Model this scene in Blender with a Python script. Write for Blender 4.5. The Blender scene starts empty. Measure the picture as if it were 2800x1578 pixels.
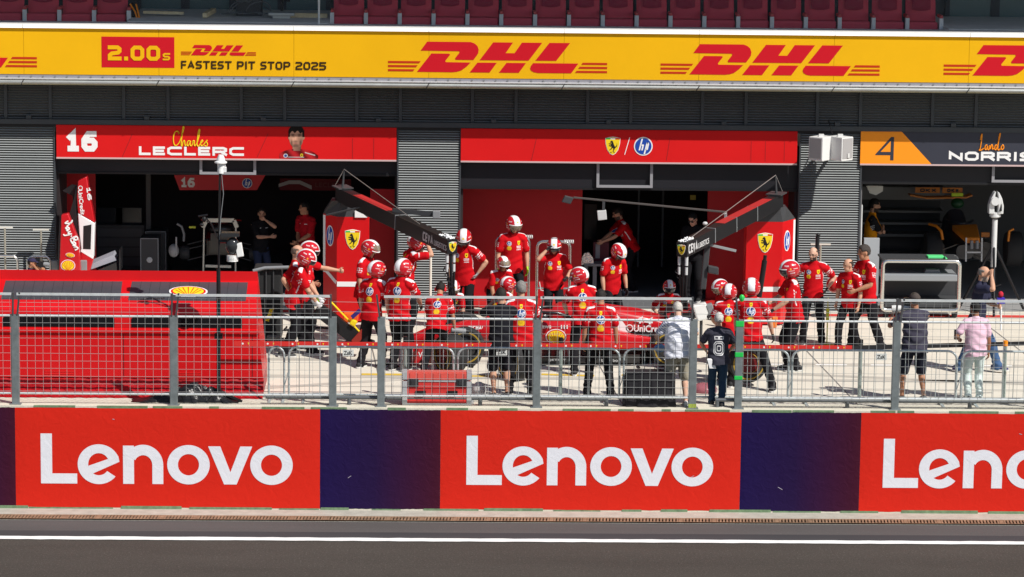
import bpy, bmesh, math, random
import numpy as np
from mathutils import Vector as V, Matrix as MX
random.seed(7)
sc = bpy.context.scene
rad = math.radians
# ---------------------------------------------------------------- camera
F = 9000.0; TH = rad(9.26); PS = rad(1.55); RO = rad(.68)
CAM = V((0, -65.5, 11.1))
fw = V((math.sin(PS)*math.cos(TH), math.cos(PS)*math.cos(TH), -math.sin(TH)))
r0 = V((math.cos(PS), -math.sin(PS), 0)); u0 = r0.cross(fw)
RT = r0*math.cos(RO)+u0*math.sin(RO); UP = RT.cross(fw)
cd = bpy.data.cameras.new('camera'); cam = bpy.data.objects.new('camera', cd); sc.collection.objects.link(cam)
cd.sensor_width = 36; cd.lens = 36*F/2800; cd.clip_end = 2000; cd.clip_start = 1
m = MX((RT, UP, -fw)).transposed().to_4x4(); m.translation = CAM; cam.matrix_world = m
sc.camera = cam
# ---------------------------------------------------------------- light
EL = rad(48); AZ = rad(48)
w = bpy.data.worlds.new('World'); sc.world = w; w.use_nodes = True
nt = w.node_tree; bg = nt.nodes['Background']
sky = nt.nodes.new('ShaderNodeTexSky'); sky.sky_type = 'NISHITA'; sky.sun_disc = False
sky.sun_elevation = EL; sky.sun_rotation = math.pi-AZ
nt.links.new(sky.outputs[0], bg.inputs[0]); bg.inputs[1].default_value = .075
sd = bpy.data.lights.new('sun', 'SUN'); sd.energy = 4.75; sd.angle = rad(.5); sd.color = (1, .955, .89)
sun = bpy.data.objects.new('sun', sd); sc.collection.objects.link(sun)
sun.location = (30, -40, 40)
SD = V((math.sin(AZ)*math.cos(EL), -math.cos(AZ)*math.cos(EL), math.sin(EL)))
sun.rotation_euler = SD.to_track_quat('Z', 'Y').to_euler()
sc.view_settings.view_transform = 'Standard'; sc.view_settings.look = 'None'
sc.view_settings.exposure = .17; sc.view_settings.gamma = 1
sc.cycles.max_bounces = 7; sc.cycles.use_adaptive_sampling = False
try: sc.cycles.use_denoising = True
except Exception: pass
# ---------------------------------------------------------------- photograph pixel -> place
def ray(x, y): return fw+RT*((x-1400)/F)+UP*((789-y)/F)
def P(x, y, Y):
    d = ray(x, y); return CAM+d*((Y-CAM.y)/d.y)
def G(x, y, Z=0.):
    d = ray(x, y); return CAM+d*((Z-CAM.z)/d.z)
def PXx(x, Y, y=700): return P(x, y, Y).x
def PZ(y, Y, x=1400): return P(x, y, Y).z
# ---------------------------------------------------------------- materials
MATS = {}
def mat(name, col=(.5, .5, .5), rough=.6, metal=0., var=0., vscale=3., bump=0., bscale=30., spec=.3, coat=0., alpha=1., trans=0., attr=False, stretch=None):
    if name in MATS: return MATS[name]
    M_ = bpy.data.materials.new(name); M_.use_nodes = True; n = M_.node_tree.nodes; l = M_.node_tree.links
    b = n['Principled BSDF']; b.inputs['Base Color'].default_value = (*col, 1); b.inputs['Roughness'].default_value = rough
    b.inputs['Metallic'].default_value = metal; b.inputs['Specular IOR Level'].default_value = spec
    b.inputs['Coat Weight'].default_value = coat; b.inputs['Coat Roughness'].default_value = .08
    b.inputs['Alpha'].default_value = alpha; b.inputs['Transmission Weight'].default_value = trans
    src = None
    if attr:
        a = n.new('ShaderNodeAttribute'); a.attribute_name = 'Col'; src = a.outputs['Color']
    if var or bump:
        tc = n.new('ShaderNodeTexCoord'); co = tc.outputs['Object']
        if stretch:
            mp = n.new('ShaderNodeMapping'); mp.inputs['Scale'].default_value = stretch; l.new(co, mp.inputs[0]); co = mp.outputs[0]
    if var:
        t = n.new('ShaderNodeTexNoise'); t.inputs['Scale'].default_value = vscale; t.inputs['Detail'].default_value = 6; t.inputs['Roughness'].default_value = .65
        l.new(co, t.inputs['Vector'])
        mr = n.new('ShaderNodeMapRange'); mr.inputs[1].default_value = .3; mr.inputs[2].default_value = .7; mr.inputs[3].default_value = 1-var; mr.inputs[4].default_value = 1+var
        l.new(t.outputs[0], mr.inputs[0])
        mm = n.new('ShaderNodeMix'); mm.data_type = 'RGBA'; mm.blend_type = 'MULTIPLY'; mm.inputs[0].default_value = 1
        if src: l.new(src, mm.inputs[6])
        else: mm.inputs[6].default_value = (*col, 1)
        l.new(mr.outputs[0], mm.inputs[7]); src = mm.outputs[2]
    if src: l.new(src, b.inputs['Base Color'])
    if bump:
        t = n.new('ShaderNodeTexNoise'); t.inputs['Scale'].default_value = bscale; t.inputs['Detail'].default_value = 5
        l.new(co, t.inputs['Vector'])
        bp = n.new('ShaderNodeBump'); bp.inputs['Strength'].default_value = min(1, bump); bp.inputs['Distance'].default_value = .02
        l.new(t.outputs[0], bp.inputs['Height']); l.new(bp.outputs[0], b.inputs['Normal'])
    MATS[name] = M_; return M_
red = mat('team red paint', (.58, .006, .009), .36, coat=.12, var=.04, vscale=1.5)
redm = mat('matt red panel', (.66, .010, .014), .5, var=.05, vscale=1.2)
white = mat('white vinyl', (.80, .80, .80), .5, spec=.2)
black = mat('black vinyl', (.012, .012, .014), .45)
yellow = mat('yellow vinyl', (.82, .60, .015), .5)
blue = mat('blue vinyl', (.012, .06, .36), .45)
signred = mat('sign red', (.62, .009, .010), .6, spec=.15, var=.04, vscale=.8)
galv = mat('galvanised steel', (.62, .65, .65), .42, .25, var=.12, vscale=9)
galvp = mat('grey post steel', (.19, .215, .22), .5, .3, var=.22, vscale=7)
chrome = mat('polished tube', (.72, .72, .70), .22, .95)
blk = mat('black metal', (.014, .014, .016), .42, .1)
dgrey = mat('dark grey plastic', (.05, .052, .056), .5)
mgrey = mat('mid grey plastic', (.22, .23, .24), .5)
lgrey = mat('light grey plastic', (.55, .56, .56), .45)
carbon = mat('carbon fibre', (.016, .016, .018), .3, coat=.5)
rubber = mat('tyre rubber', (.022, .022, .023), .75)
orange = mat('orange vinyl', (.90, .29, .01), .5)
glass = mat('clear glass', (.9, .95, .95), .05, alpha=.012, spec=.05)
green = mat('green tape', (.02, .50, .08), .5)
# ---------------------------------------------------------------- objects
ORG = {}
def link(o): sc.collection.objects.link(o)
def tag(o, label=None, cat=None, group=None, kind=None):
    if label: o['label'] = label
    if cat: o['category'] = cat
    if group: o['group'] = group
    if kind: o['kind'] = kind
    return o
def thing(name, loc, label, cat, group=None):
    o = bpy.data.objects.new(name, None); link(o); o.location = loc; o.empty_display_size = .2
    ORG[o.name] = V(loc); return tag(o, label, cat, group)
def cross(a, b): return V(a).cross(V(b))
TXT = {}
def textgeo(s, off):
    k = (s, off)
    if k not in TXT:
        c = bpy.data.curves.new('t', 'FONT'); c.body = s; c.offset = off; c.resolution_u = 3; c.fill_mode = 'FRONT'
        o = bpy.data.objects.new('t', c); link(o)
        dg = bpy.context.evaluated_depsgraph_get(); me = bpy.data.meshes.new_from_object(o.evaluated_get(dg))
        vs = [v.co.copy() for v in me.vertices]; fs = [tuple(p.vertices) for p in me.polygons]
        x0 = min(v.x for v in vs); x1 = max(v.x for v in vs); y0 = min(v.y for v in vs); y1 = max(v.y for v in vs)
        TXT[k] = ([((v.x-x0)/(x1-x0), (v.y-y0)/(y1-y0)) for v in vs], fs)
        bpy.data.objects.remove(o); bpy.data.meshes.remove(me); bpy.data.curves.remove(c)
    return TXT[k]
class MB:
    def __init__(s): s.v = []; s.f = []; s.m = []
    def add(s, vs, fs, m=0):
        b = len(s.v); s.v += [V(v) for v in vs]
        for f in fs: s.f.append([b+i for i in f]); s.m.append(m)
        return s
    def box(s, x0, x1, y0, y1, z0, z1, m=0):
        return s.add([(x, y, z) for x in (x0, x1) for y in (y0, y1) for z in (z0, z1)],
              [(0, 1, 3, 2), (4, 6, 7, 5), (0, 4, 5, 1), (2, 3, 7, 6), (0, 2, 6, 4), (1, 5, 7, 3)], m)
    def obox(s, c, ax, ay, az, m=0):
        c = V(c); ax = V(ax); ay = V(ay); az = V(az)
        return s.add([c+ax*i+ay*j+az*k for i in (-1, 1) for j in (-1, 1) for k in (-1, 1)],
              [(0, 1, 3, 2), (4, 6, 7, 5), (0, 4, 5, 1), (2, 3, 7, 6), (0, 2, 6, 4), (1, 5, 7, 3)], m)
    def bar(s, p, q, w, h, m=0, up=(0, 0, 1)):
        p = V(p); q = V(q); t = (q-p); L = t.length; t.normalize(); u = V(up)
        sd_ = t.cross(u)
        if sd_.length < 1e-4: sd_ = t.cross(V((1, 0, 0)))
        sd_.normalize(); u = sd_.cross(t)
        return s.obox((p+q)/2, t*(L/2), sd_*(w/2), u*(h/2), m)
    def tube(s, pts, r, m=0, n=6, cap=True, closed=False):
        pts = [V(p) for p in pts]; k = len(pts); rr = r if isinstance(r, (list, tuple)) else [r]*k
        b = len(s.v); prev = None
        for i, p in enumerate(pts):
            if closed: t = pts[(i+1) % k]-pts[i-1]
            else: t = pts[min(i+1, k-1)]-pts[max(i-1, 0)]
            t.normalize()
            if prev is None:
                a = t.cross(V((0, 0, 1)))
                if a.length < .1: a = t.cross(V((1, 0, 0)))
            else: a = prev-t*prev.dot(t)
            a.normalize(); prev = a; c = t.cross(a)
            for j in range(n):
                q = 2*math.pi*(j+.5)/n; s.v.append(p+(a*math.cos(q)+c*math.sin(q))*rr[i])
        for i in range(k if closed else k-1):
            i2 = (i+1) % k
            for j in range(n):
                j2 = (j+1) % n; s.f.append([b+i*n+j, b+i*n+j2, b+i2*n+j2, b+i2*n+j]); s.m.append(m)
        if cap and not closed:
            s.f.append([b+j for j in range(n)][::-1]); s.m.append(m)
            s.f.append([b+(k-1)*n+j for j in range(n)]); s.m.append(m)
        return s
    def ell(s, c, rx, ry, rz, m=0, nu=16, nv=10, ax=None):
        c = V(c); A = ax or (V((1, 0, 0)), V((0, 1, 0)), V((0, 0, 1)))
        vs = []; fs = []
        for i in range(nv+1):
            th = math.pi*i/nv-math.pi/2
            for j in range(nu):
                ph = 2*math.pi*j/nu
                vs.append(c+A[0]*(rx*math.cos(th)*math.cos(ph))+A[1]*(ry*math.cos(th)*math.sin(ph))+A[2]*(rz*math.sin(th)))
        for i in range(nv):
            for j in range(nu):
                j2 = (j+1) % nu; fs.append((i*nu+j, i*nu+j2, (i+1)*nu+j2, (i+1)*nu+j))
        return s.add(vs, fs, m)
    def lathe(s, prof, c, axis=(0, 0, 1), n=24, m=0):
        t = V(axis).normalized(); a = t.cross(V((0, 0, 1)))
        if a.length < .1: a = V((1, 0, 0))
        a.normalize(); b = t.cross(a); c = V(c); vs = []; fs = []
        for r, z in prof:
            for j in range(n):
                q = 2*math.pi*j/n; vs.append(c+t*z+(a*math.cos(q)+b*math.sin(q))*r)
        for i in range(len(prof)-1):
            for j in range(n):
                j2 = (j+1) % n; fs.append((i*n+j, i*n+j2, (i+1)*n+j2, (i+1)*n+j))
        return s.add(vs, fs, m)
    def prism(s, poly, o, ux, uy, d=.004, m=0):
        o = V(o); ux = V(ux); uy = V(uy); nn = ux.cross(uy).normalized(); k = len(poly)
        area = sum(poly[i][0]*poly[(i+1) % k][1]-poly[(i+1) % k][0]*poly[i][1] for i in range(k))
        if area < 0: poly = poly[::-1]
        vs = [o+ux*a+uy*b for a, b in poly]+[o+ux*a+uy*b+nn*d for a, b in poly]
        fs = [tuple(range(k, 2*k)), tuple(range(k-1, -1, -1))]+[(i, (i+1) % k, k+(i+1) % k, k+i) for i in range(k)]
        return s.add(vs, fs, m)
    def text(s, t, o, ux, uy, w, h, m=0, slant=0., off=.02, lift=.003):
        vs, fs = textgeo(t, off); o = V(o); ux = V(ux).normalized(); uy = V(uy).normalized(); nn = ux.cross(uy)
        return s.add([o+ux*(a*w+b*h*slant)+uy*(b*h)+nn*lift for a, b in vs], fs, m)
    def build(s, name, mats, parent=None, smooth=None, bevel=0, label=None, cat=None, group=None, kind=None):
        me = bpy.data.meshes.new(name); o = bpy.data.objects.new(name, me); link(o)
        if parent is not None: og = ORG[parent.name]; o.parent = parent
        else:
            xs = [v.x for v in s.v]; ys = [v.y for v in s.v]; zs = [v.z for v in s.v]
            og = V(((min(xs)+max(xs))/2, (min(ys)+max(ys))/2, min(zs))); o.location = og
        ORG[o.name] = og
        me.from_pydata([v-og for v in s.v], [], s.f)
        for q in (mats if isinstance(mats, (list, tuple)) else [mats]): me.materials.append(q)
        me.polygons.foreach_set('material_index', s.m)
        if smooth is not None:
            me.polygons.foreach_set('use_smooth', [True]*len(me.polygons)); me.set_sharp_from_angle(angle=rad(smooth))
        if bevel:
            bm = bmesh.new(); bm.from_mesh(me); bmesh.ops.remove_doubles(bm, verts=bm.verts, dist=1e-5)
            bmesh.ops.bevel(bm, geom=[e for e in bm.edges if len(e.link_faces) == 2 and e.calc_face_angle(0) > .5], offset=bevel, segments=2, affect='EDGES', profile=.6)
            bm.to_mesh(me); bm.free()
        me.validate(); me.update()
        return tag(o, label, cat, group, kind)
def dup(o, loc=None, label=None, parent=None):
    c = o.copy(); link(c); ORG[c.name] = ORG[o.name]
    if parent is not None: c.parent = parent
    if loc is not None: c.location = loc
    if label: c['label'] = label
    for ch in list(o.children): dup(ch, parent=c)
    return c
# ---------------------------------------------------------------- square stroke lettering
_r = [(.22, 0), (.78, 0), (1, .2), (1, .8), (.78, 1), (.22, 1), (0, .8), (0, .2)]
GL = {'A': [[(0, 0), (.5, 1), (1, 0)], [(.2, .3), (.8, .3)]], 'B': [[(0, 0), (0, 1), (.8, 1), (.95, .85), (.95, .65), (.8, .5), (0, .5)], [(.8, .5), (1, .35), (1, .15), (.85, 0), (0, 0)]],
 'C': [[(1, 1), (.22, 1), (0, .8), (0, .2), (.22, 0), (1, 0)]], 'D': [[(0, 0), (0, 1), (.75, 1), (1, .75), (1, .25), (.75, 0), (0, 0)]], 'E': [[(1, 1), (0, 1), (0, 0), (1, 0)], [(0, .5), (.9, .5)]],
 'F': [[(1, 1), (0, 1), (0, 0)], [(0, .48), (.88, .48)]], 'G': [[(1, 1), (.22, 1), (0, .8), (0, .2), (.22, 0), (1, 0), (1, .48), (.55, .48)]], 'H': [[(0, 0), (0, 1)], [(1, 0), (1, 1)], [(0, .5), (1, .5)]],
 'I': [[(.5, 0), (.5, 1)]], 'L': [[(0, 1), (0, 0), (1, 0)]], 'N': [[(0, 0), (0, 1), (1, 0), (1, 1)]], 'O': [_r+[_r[0]]], 'P': [[(0, 0), (0, 1), (.8, 1), (1, .85), (1, .55), (.8, .4), (0, .4)]],
 'R': [[(0, 0), (0, 1), (.8, 1), (1, .85), (1, .58), (.8, .42), (0, .42)], [(.6, .42), (1, 0)]], 'S': [[(1, 1), (.2, 1), (0, .85), (0, .65), (.2, .5), (.8, .5), (1, .36), (1, .15), (.8, 0), (0, 0)]],
 'T': [[(0, 1), (1, 1)], [(.5, 1), (.5, 0)]], 'V': [[(0, 1), (.5, 0), (1, 1)]], 'X': [[(0, 0), (1, 1)], [(0, 1), (1, 0)]], 'K': [[(0, 0), (0, 1)], [(1, 1), (.1, .5), (1, 0)]], 'Y': [[(0, 1), (.5, .5), (1, 1)], [(.5, .5), (.5, 0)]],
 'U': [[(0, 1), (0, .2), (.22, 0), (.78, 0), (1, .2), (1, 1)]], 'W': [[(0, 1), (.25, 0), (.5, .8), (.75, 0), (1, 1)]], '.': [[(.5, 0), (.5, .001)]], '-': [[(0, .45), (1, .45)]],
 '1': [[(.0, .78), (.55, 1), (.55, 0)], [(.05, 0), (1, 0)]], '2': [[(0, 1), (.8, 1), (1, .86), (1, .66), (.85, .53), (.2, .44), (0, .28), (0, 0), (1, 0)]], '4': [[(.75, 0), (.75, 1), (0, .25), (1, .25)]],
 '5': [[(1, 1), (0, 1), (0, .55), (.8, .55), (1, .4), (1, .15), (.8, 0), (0, 0)]], '6': [[(.9, 1), (.4, 1), (0, .6), (0, .18), (.2, 0), (.8, 0), (1, .18), (1, .4), (.8, .56), (.1, .56)]]}
GL['0'] = GL['O']; GL['s'] = GL['S']
GW = {'I': .34, '.': .34, ' ': .45, '1': .72, 'E': .82, 'F': .8, 'L': .8, 'S': .9, '-': .6, 'W': 1.35, 'A': 1.05, 'V': 1.05}
def stext(mb, s, o, ux, uy, w, h, m=0, th=.2, slant=0., gap=.16):
    """th: stroke width as a share of the height"""
    tot = sum(GW.get(c, 1.) for c in s)+gap*(len(s)-1); k = w/tot; o = V(o); ux = V(ux).normalized(); uy = V(uy).normalized(); nn = ux.cross(uy)
    T = th*h; x = 0.; lay = 0
    for c in s:
        cw = GW.get(c, 1.)*k
        for st in GL.get(c, []):
            p = [V((T/2+a*(cw-T) if cw > T else cw/2, T/2+b*(h-T))) for a, b in st]
            if c == '.': p = [V((cw/2, T*.0)), V((cw/2, T))]
            cl = len(p) > 2 and (p[0]-p[-1]).length < 1e-6
            if cl: p = p[:-1]
            n_ = len(p); L_ = []; R_ = []
            for i in range(n_):
                d0 = (p[i]-p[i-1]) if (cl or i) else None; d1 = (p[(i+1) % n_]-p[i]) if (cl or i < n_-1) else None
                a_ = (d0 or d1).normalized(); b_ = (d1 or d0).normalized(); t = (a_+b_)
                if t.length < .3: t = b_
                t.normalize(); nrm = V((-t.y, t.x)); q = T/2/max(.45, abs(nrm.dot(V((-b_.y, b_.x)))))
                e = V((0, 0))
                if not cl and i in (0, n_-1) and c not in '.AVNXKYW': e = (b_ if i else -b_)*(T/2)
                L_.append(p[i]+nrm*q+e); R_.append(p[i]-nrm*q+e)
            for i in range(n_ if cl else n_-1):
                lay += 1; j = (i+1) % n_; mb.add([o+ux*(x+v.x+v.y*slant)+uy*v.y+nn*(.0025+.00022*(lay % 14)) for v in (L_[i], R_[i], R_[j], L_[j])], [(0, 1, 2, 3)], m)
        x += cw+gap*k
# ---------------------------------------------------------------- emblems
def circ(cx, cy, rx, ry, n=28, a0=0, a1=360):
    full = abs(a1-a0) >= 360; k = n if full else n+1
    return [(cx+rx*math.cos(rad(a0+(a1-a0)*i/n)), cy+ry*math.sin(rad(a0+(a1-a0)*i/n))) for i in range(k)]
def ring(mb, cx, cy, rx, ry, tx, ty, o, ux, uy, m, a0=0, a1=360, n=40, lift=.004):
    A = circ(cx, cy, rx, ry, n, a0, a1); B = circ(cx, cy, rx-tx, ry-ty, n, a0, a1); nn = V(ux).cross(V(uy)).normalized()*lift
    k = len(A); vs = [V(o)+V(ux)*a+V(uy)*b+nn for a, b in A+B]
    fs = [(i, (i+1) % k, k+(i+1) % k, k+i) for i in range(k if abs(a1-a0) >= 360 else k-1)]
    if V(ux).cross(V(uy)).dot(nn) < 0: fs = [f[::-1] for f in fs]
    return mb.add(vs, fs, m)
HORSE = [(.20,.88),(.30,.97),(.40,1.0),(.50,.93),(.56,.80),(.62,.66),(.70,.55),(.74,.46),(.86,.50),(.94,.62),(.97,.78),(1.0,.60),(.95,.45),(.84,.38),(.76,.36),(.72,.24),(.62,.14),(.60,.02),(.48,.0),(.52,.06),(.54,.16),(.58,.28),(.52,.36),(.44,.34),(.34,.22),(.22,.20),(.10,.14),(.12,.20),(.22,.27),(.32,.32),(.36,.42),(.34,.50),(.24,.46),(.16,.52),(.06,.50),(.04,.56),(.16,.60),(.26,.56),(.30,.62),(.20,.68),(.08,.66),(.02,.74),(.10,.74),(.22,.76),(.34,.72),(.36,.80),(.28,.82),(.20,.80)]
EM = [white, yellow, black, blue, signred, green]
def shield(o, ux, uy, w, h, parent, name='shield_emblem'):
    """crest: centre o, width w, height h"""
    mb = MB(); ux = V(ux).normalized(); uy = V(uy).normalized(); nn = ux.cross(uy)
    S = [(-.5, .42), (-.47, .1), (-.36, -.22), (-.18, -.42), (0, -.5), (.18, -.42), (.36, -.22), (.47, .1), (.5, .42), (.25, .47), (0, .5), (-.25, .47)]
    mb.prism(S, o, ux*w*1.07, uy*h*1.05, .006, 0)
    mb.prism(S, V(o)+nn*.0065, ux*w, uy*h*.98, .003, 1)
    B = [(-.5, .36), (.5, .36), (.5, .42), (.25, .47), (0, .5), (-.25, .47), (-.5, .42)]
    for a, b, mm in ((-.5, -.17, 5), (-.17, .17, 0), (.17, .5, 4)):
        mb.prism([(a, .37), (b, .37), (b, .44), (a, .44)], V(o)+nn*.010, ux*w*.98, uy*h, .002, mm)
    mb.prism([((a-.5)*.62, (b-.5)*.66-.02) for a, b in HORSE], V(o)+nn*.0105, ux*w, uy*h, .002, 2)
    mb.text('S  F', V(o)+nn*.0105-ux*w*.16-uy*h*.40, ux, uy, w*.32, h*.07, 2)
    return mb.build(name, EM, parent)
def hplogo(o, ux, uy, w, h, parent, name='round_emblem'):
    mb = MB(); ux = V(ux).normalized(); uy = V(uy).normalized(); nn = ux.cross(uy)
    mb.prism(circ(0, 0, .5, .5, 32), o, ux*w, uy*h, .006, 0)
    mb.prism(circ(0, 0, .44, .44, 32), V(o)+nn*.0065, ux*w, uy*h, .003, 3)
    q = V(o)+nn*.010
    for bx, poly in ((0, [(-.25, -.22), (-.17, -.22), (-.02, .42), (-.10, .42)]), (0, [(.02, -.42), (.10, -.42), (.25, .20), (.17, .20)])):
        mb.prism(poly, q, ux*w, uy*h, .002, 0)
    mb.prism([(-.14, .02), (-.125, .10), (.01, .10), (.035, .07), (-.03, -.22), (-.11, -.22), (-.055, .02)], q, ux*w, uy*h, .002, 0)
    mb.prism([(.12, -.20), (.22, -.20), (.245, -.17), (.31, .12), (.285, .20), (.19, .20), (.175, .13), (.225, .13), (.165, -.13), (.135, -.13)], q, ux*w, uy*h, .002, 0)
    return mb.build(name, EM, parent)
def shellpts(k):
    p = []
    for i in range(33):
        a = rad(-38+256*i/32); r = .5*k*(1+.022*abs(math.sin(a*7)))
        p.append((r*math.cos(a)*1.04, r*math.sin(a)*.94+.02))
    return p+[(-.20*k, -.36*k), (-.20*k, -.47*k), (.20*k, -.47*k), (.20*k, -.36*k)]
def shell(o, ux, uy, w, h, parent, name='scallop_emblem'):
    mb = MB(); ux = V(ux).normalized(); uy = V(uy).normalized(); nn = ux.cross(uy); o = V(o)
    mb.prism(shellpts(1.0), o, ux*w, uy*h, .005, 0)
    mb.prism(shellpts(.91), o+nn*.0055, ux*w, uy*h, .003, 4)
    mb.prism(shellpts(.80), o+nn*.009, ux*w, uy*h, .003, 1)
    for i in range(7):
        a = rad(18+144*i/6); c = math.cos(a); s_ = math.sin(a)
        x1, y1 = .37*c, .36*s_+.0; x0, y0 = .07*c, -.34
        d = V((x1-x0, y1-y0)).normalized(); e = V((-d.y, d.x))*.014
        mb.prism([(x0-e.x*.5, y0-e.y*.5), (x1-e.x, y1-e.y), (x1+e.x, y1+e.y), (x0+e.x*.5, y0+e.y*.5)], o+nn*.0125, ux*w, uy*h, .002, 4)
    return mb.build(name, EM, parent)
# ================================================================ setting: track, pit lane
ZT = -1.80; YW = -10.33
asph = mat('track asphalt', (.068, .059, .051), .85, spec=.15, var=.16, stretch=(.22, 1, 1), vscale=.6, bump=.6, bscale=260)
def speckle(m_, scale, thr, gain):
    n = m_.node_tree.nodes; l = m_.node_tree.links; b = n['Principled BSDF']; src = b.inputs['Base Color'].links[0].from_socket
    tc = n.new('ShaderNodeTexCoord'); t = n.new('ShaderNodeTexNoise'); t.inputs['Scale'].default_value = scale; t.inputs['Detail'].default_value = 3
    l.new(tc.outputs['Object'], t.inputs['Vector']); mr = n.new('ShaderNodeMapRange'); mr.inputs[1].default_value = thr; mr.inputs[2].default_value = thr+.05
    mr.inputs[3].default_value = 1; mr.inputs[4].default_value = gain; l.new(t.outputs[0], mr.inputs[0])
    mm = n.new('ShaderNodeMix'); mm.data_type = 'RGBA'; mm.blend_type = 'MULTIPLY'; mm.inputs[0].default_value = 1
    l.new(src, mm.inputs[6]); l.new(mr.outputs[0], mm.inputs[7]); l.new(mm.outputs[2], b.inputs['Base Color'])
speckle(asph, 30, .60, 1.75); speckle(asph, 75, .58, 1.5); speckle(asph, 19, .62, .72)
asph2 = mat('strip asphalt', (.100, .092, .090), .85, spec=.15, var=.10, vscale=.8, bump=.5, bscale=200, stretch=(.15, 1.5, 1)); speckle(asph2, 40, .66, 1.9)
asph3 = mat('dark asphalt band', (.055, .053, .056), .85, spec=.15, var=.12, vscale=.8, stretch=(.1, 1.5, 1)); speckle(asph3, 40, .66, 1.9)
conc = mat('pit lane concrete', (.64, .60, .515), .9, spec=.1, var=.09, stretch=(.35, 1, 1), vscale=1.1, bump=.25, bscale=90); speckle(conc, 9, .63, .90)
conc2 = mat('pale kerb concrete', (.40, .38, .33), .85, var=.14, vscale=5, bump=.4, bscale=60)
def line_mat(name, col, scale=14):   # worn paint
    return mat(name, col, .7, var=.10, vscale=scale)
roadw = line_mat('white road paint', (.80, .80, .78)); redp = line_mat('red ground paint', (.60, .06, .05)); yelp = line_mat('yellow ground paint', (.62, .42, .06))
def sheet(name, x0, x1, y0, y1, z, m_, kind='structure'):
    return MB().add([(x0, y0, z), (x1, y0, z), (x1, y1, z), (x0, y1, z)], [(0, 1, 2, 3)]).build(name, m_, kind=kind)
sheet('track', -150, 150, -140, YW+.05, ZT, asph)
yl0 = G(1400, 1483.3, ZT).y; yl1 = G(1400, 1474.8, ZT).y; yb = G(1400, 1459, ZT).y; ys = G(1400, 1428, ZT).y
sheet('track_shoulder', -150, 150, yl1, ys, ZT+.004, asph2)
sheet('dark_asphalt_band', -150, 150, yl1, yb, ZT+.008, asph3)
bm_ = MB(); random.seed(3); N = 420; pv = []
for i in range(N+1):
    x = -40+80*i/N; pv += [(x, yl0+random.uniform(-.014, .014), ZT+.012), (x, yl1+random.uniform(-.014, .014), ZT+.012)]
bm_.add(pv, [(2*i, 2*i+2, 2*i+3, 2*i+1) for i in range(N)]); bm_.build('white_track_line', roadw, kind='structure')
# kerb of the wall with the drain channel
yg0 = G(1400, 1425, ZT+.03).y; yg1 = G(1400, 1414, ZT+.03).y
kb = MB(); kb.box(-60, 60, yg1, YW+.02, ZT-.2, ZT+.03); kb.box(-60, 60, ys-.02, yg0, ZT-.2, ZT+.03); kb.build('drain_kerb', conc2, kind='structure')
rust = mat('rusty grating', (.30, .19, .12), .75, .3, var=.35, vscale=6); pit_ = mat('drain dark', (.02, .014, .01), .9)
gr = MB(); x = -9.5
while x < 12.8:
    gr.obox((x, (yg0+yg1)/2, ZT+.022), (.016 if int(x*31) % 17 else .034, 0, 0), (.01, (yg1-yg0)/2-.012, 0), (0, 0, .008)); x += .0565
for yy in (yg0+.012, yg1-.012): gr.box(-9.6, 12.9, yy-.012, yy+.012, ZT+.01, ZT+.0315)
gr = gr.build('drain_grate', rust, label='long rusty slotted drain grate along the foot of the banner wall', cat='drain')
sheet('drain_channel', -60, 60, yg0, yg1, ZT-.05, pit_)
sheet('pit_lane', -150, 150, YW+.05, 60, 0, conc)
# joints of the slabs, painted lines
joint = mat('slab joint', (.17, .16, .15), .9)
jt = MB()
def gline(mb, pts, w_, z=.004):
    for a, b in zip(pts[:-1], pts[1:]):
        a = V((a[0], a[1], z)); b = V((b[0], b[1], z)); t = (b-a).normalized(); n_ = V((-t.y, t.x, 0))*(w_/2)
        mb.add([a-n_, b-n_, b+n_, a+n_], [(0, 1, 2, 3)])
for k in range(-4, 6):
    x0 = 7.55+k*4.1; gline(jt, [(x0-.55, -.6), (x0+.0, -10.0)], .022)
for yy in (-3.2, -8.35): gline(jt, [(-30, yy), (30, yy)], .016, .0045)
jt.build('slab_joints', joint, kind='structure')
ln = MB(); yd = G(2270, 998).y; x = 2218
xd = PXx(2230, yd, 998)
for k in range(-5, 8): gline(ln, [(xd+k*1.02, yd), (xd+k*1.02+.58, yd)], .10, .006)
ln.build('white_lane_dashes', roadw, kind='structure')
rl = MB(); gline(rl, [(-9, G(2500, 864).y), (14, G(2500, 864).y)], .28, .006); rl.build('red_lane_line', redp, kind='structure')
yl = MB(); ya = G(1560, 1028).y
gline(yl, [(G(1480, 1022).x, ya+.12), (G(1625, 1030).x, ya)], .16, .006); gline(yl, [(G(990, 1012).x, ya), (G(1130, 1015).x, ya)], .18, .006); gline(yl, [(G(1700, 1026).x, ya+.1), (G(1760, 1026).x, ya+.05)], .15, .0065)
gline(yl, [(G(1290, 1023).x, ya-.1), (G(1370, 1023).x, ya-.1)], .14, .0055)
yl.build('yellow_box_marks', yelp, kind='structure')
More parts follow.
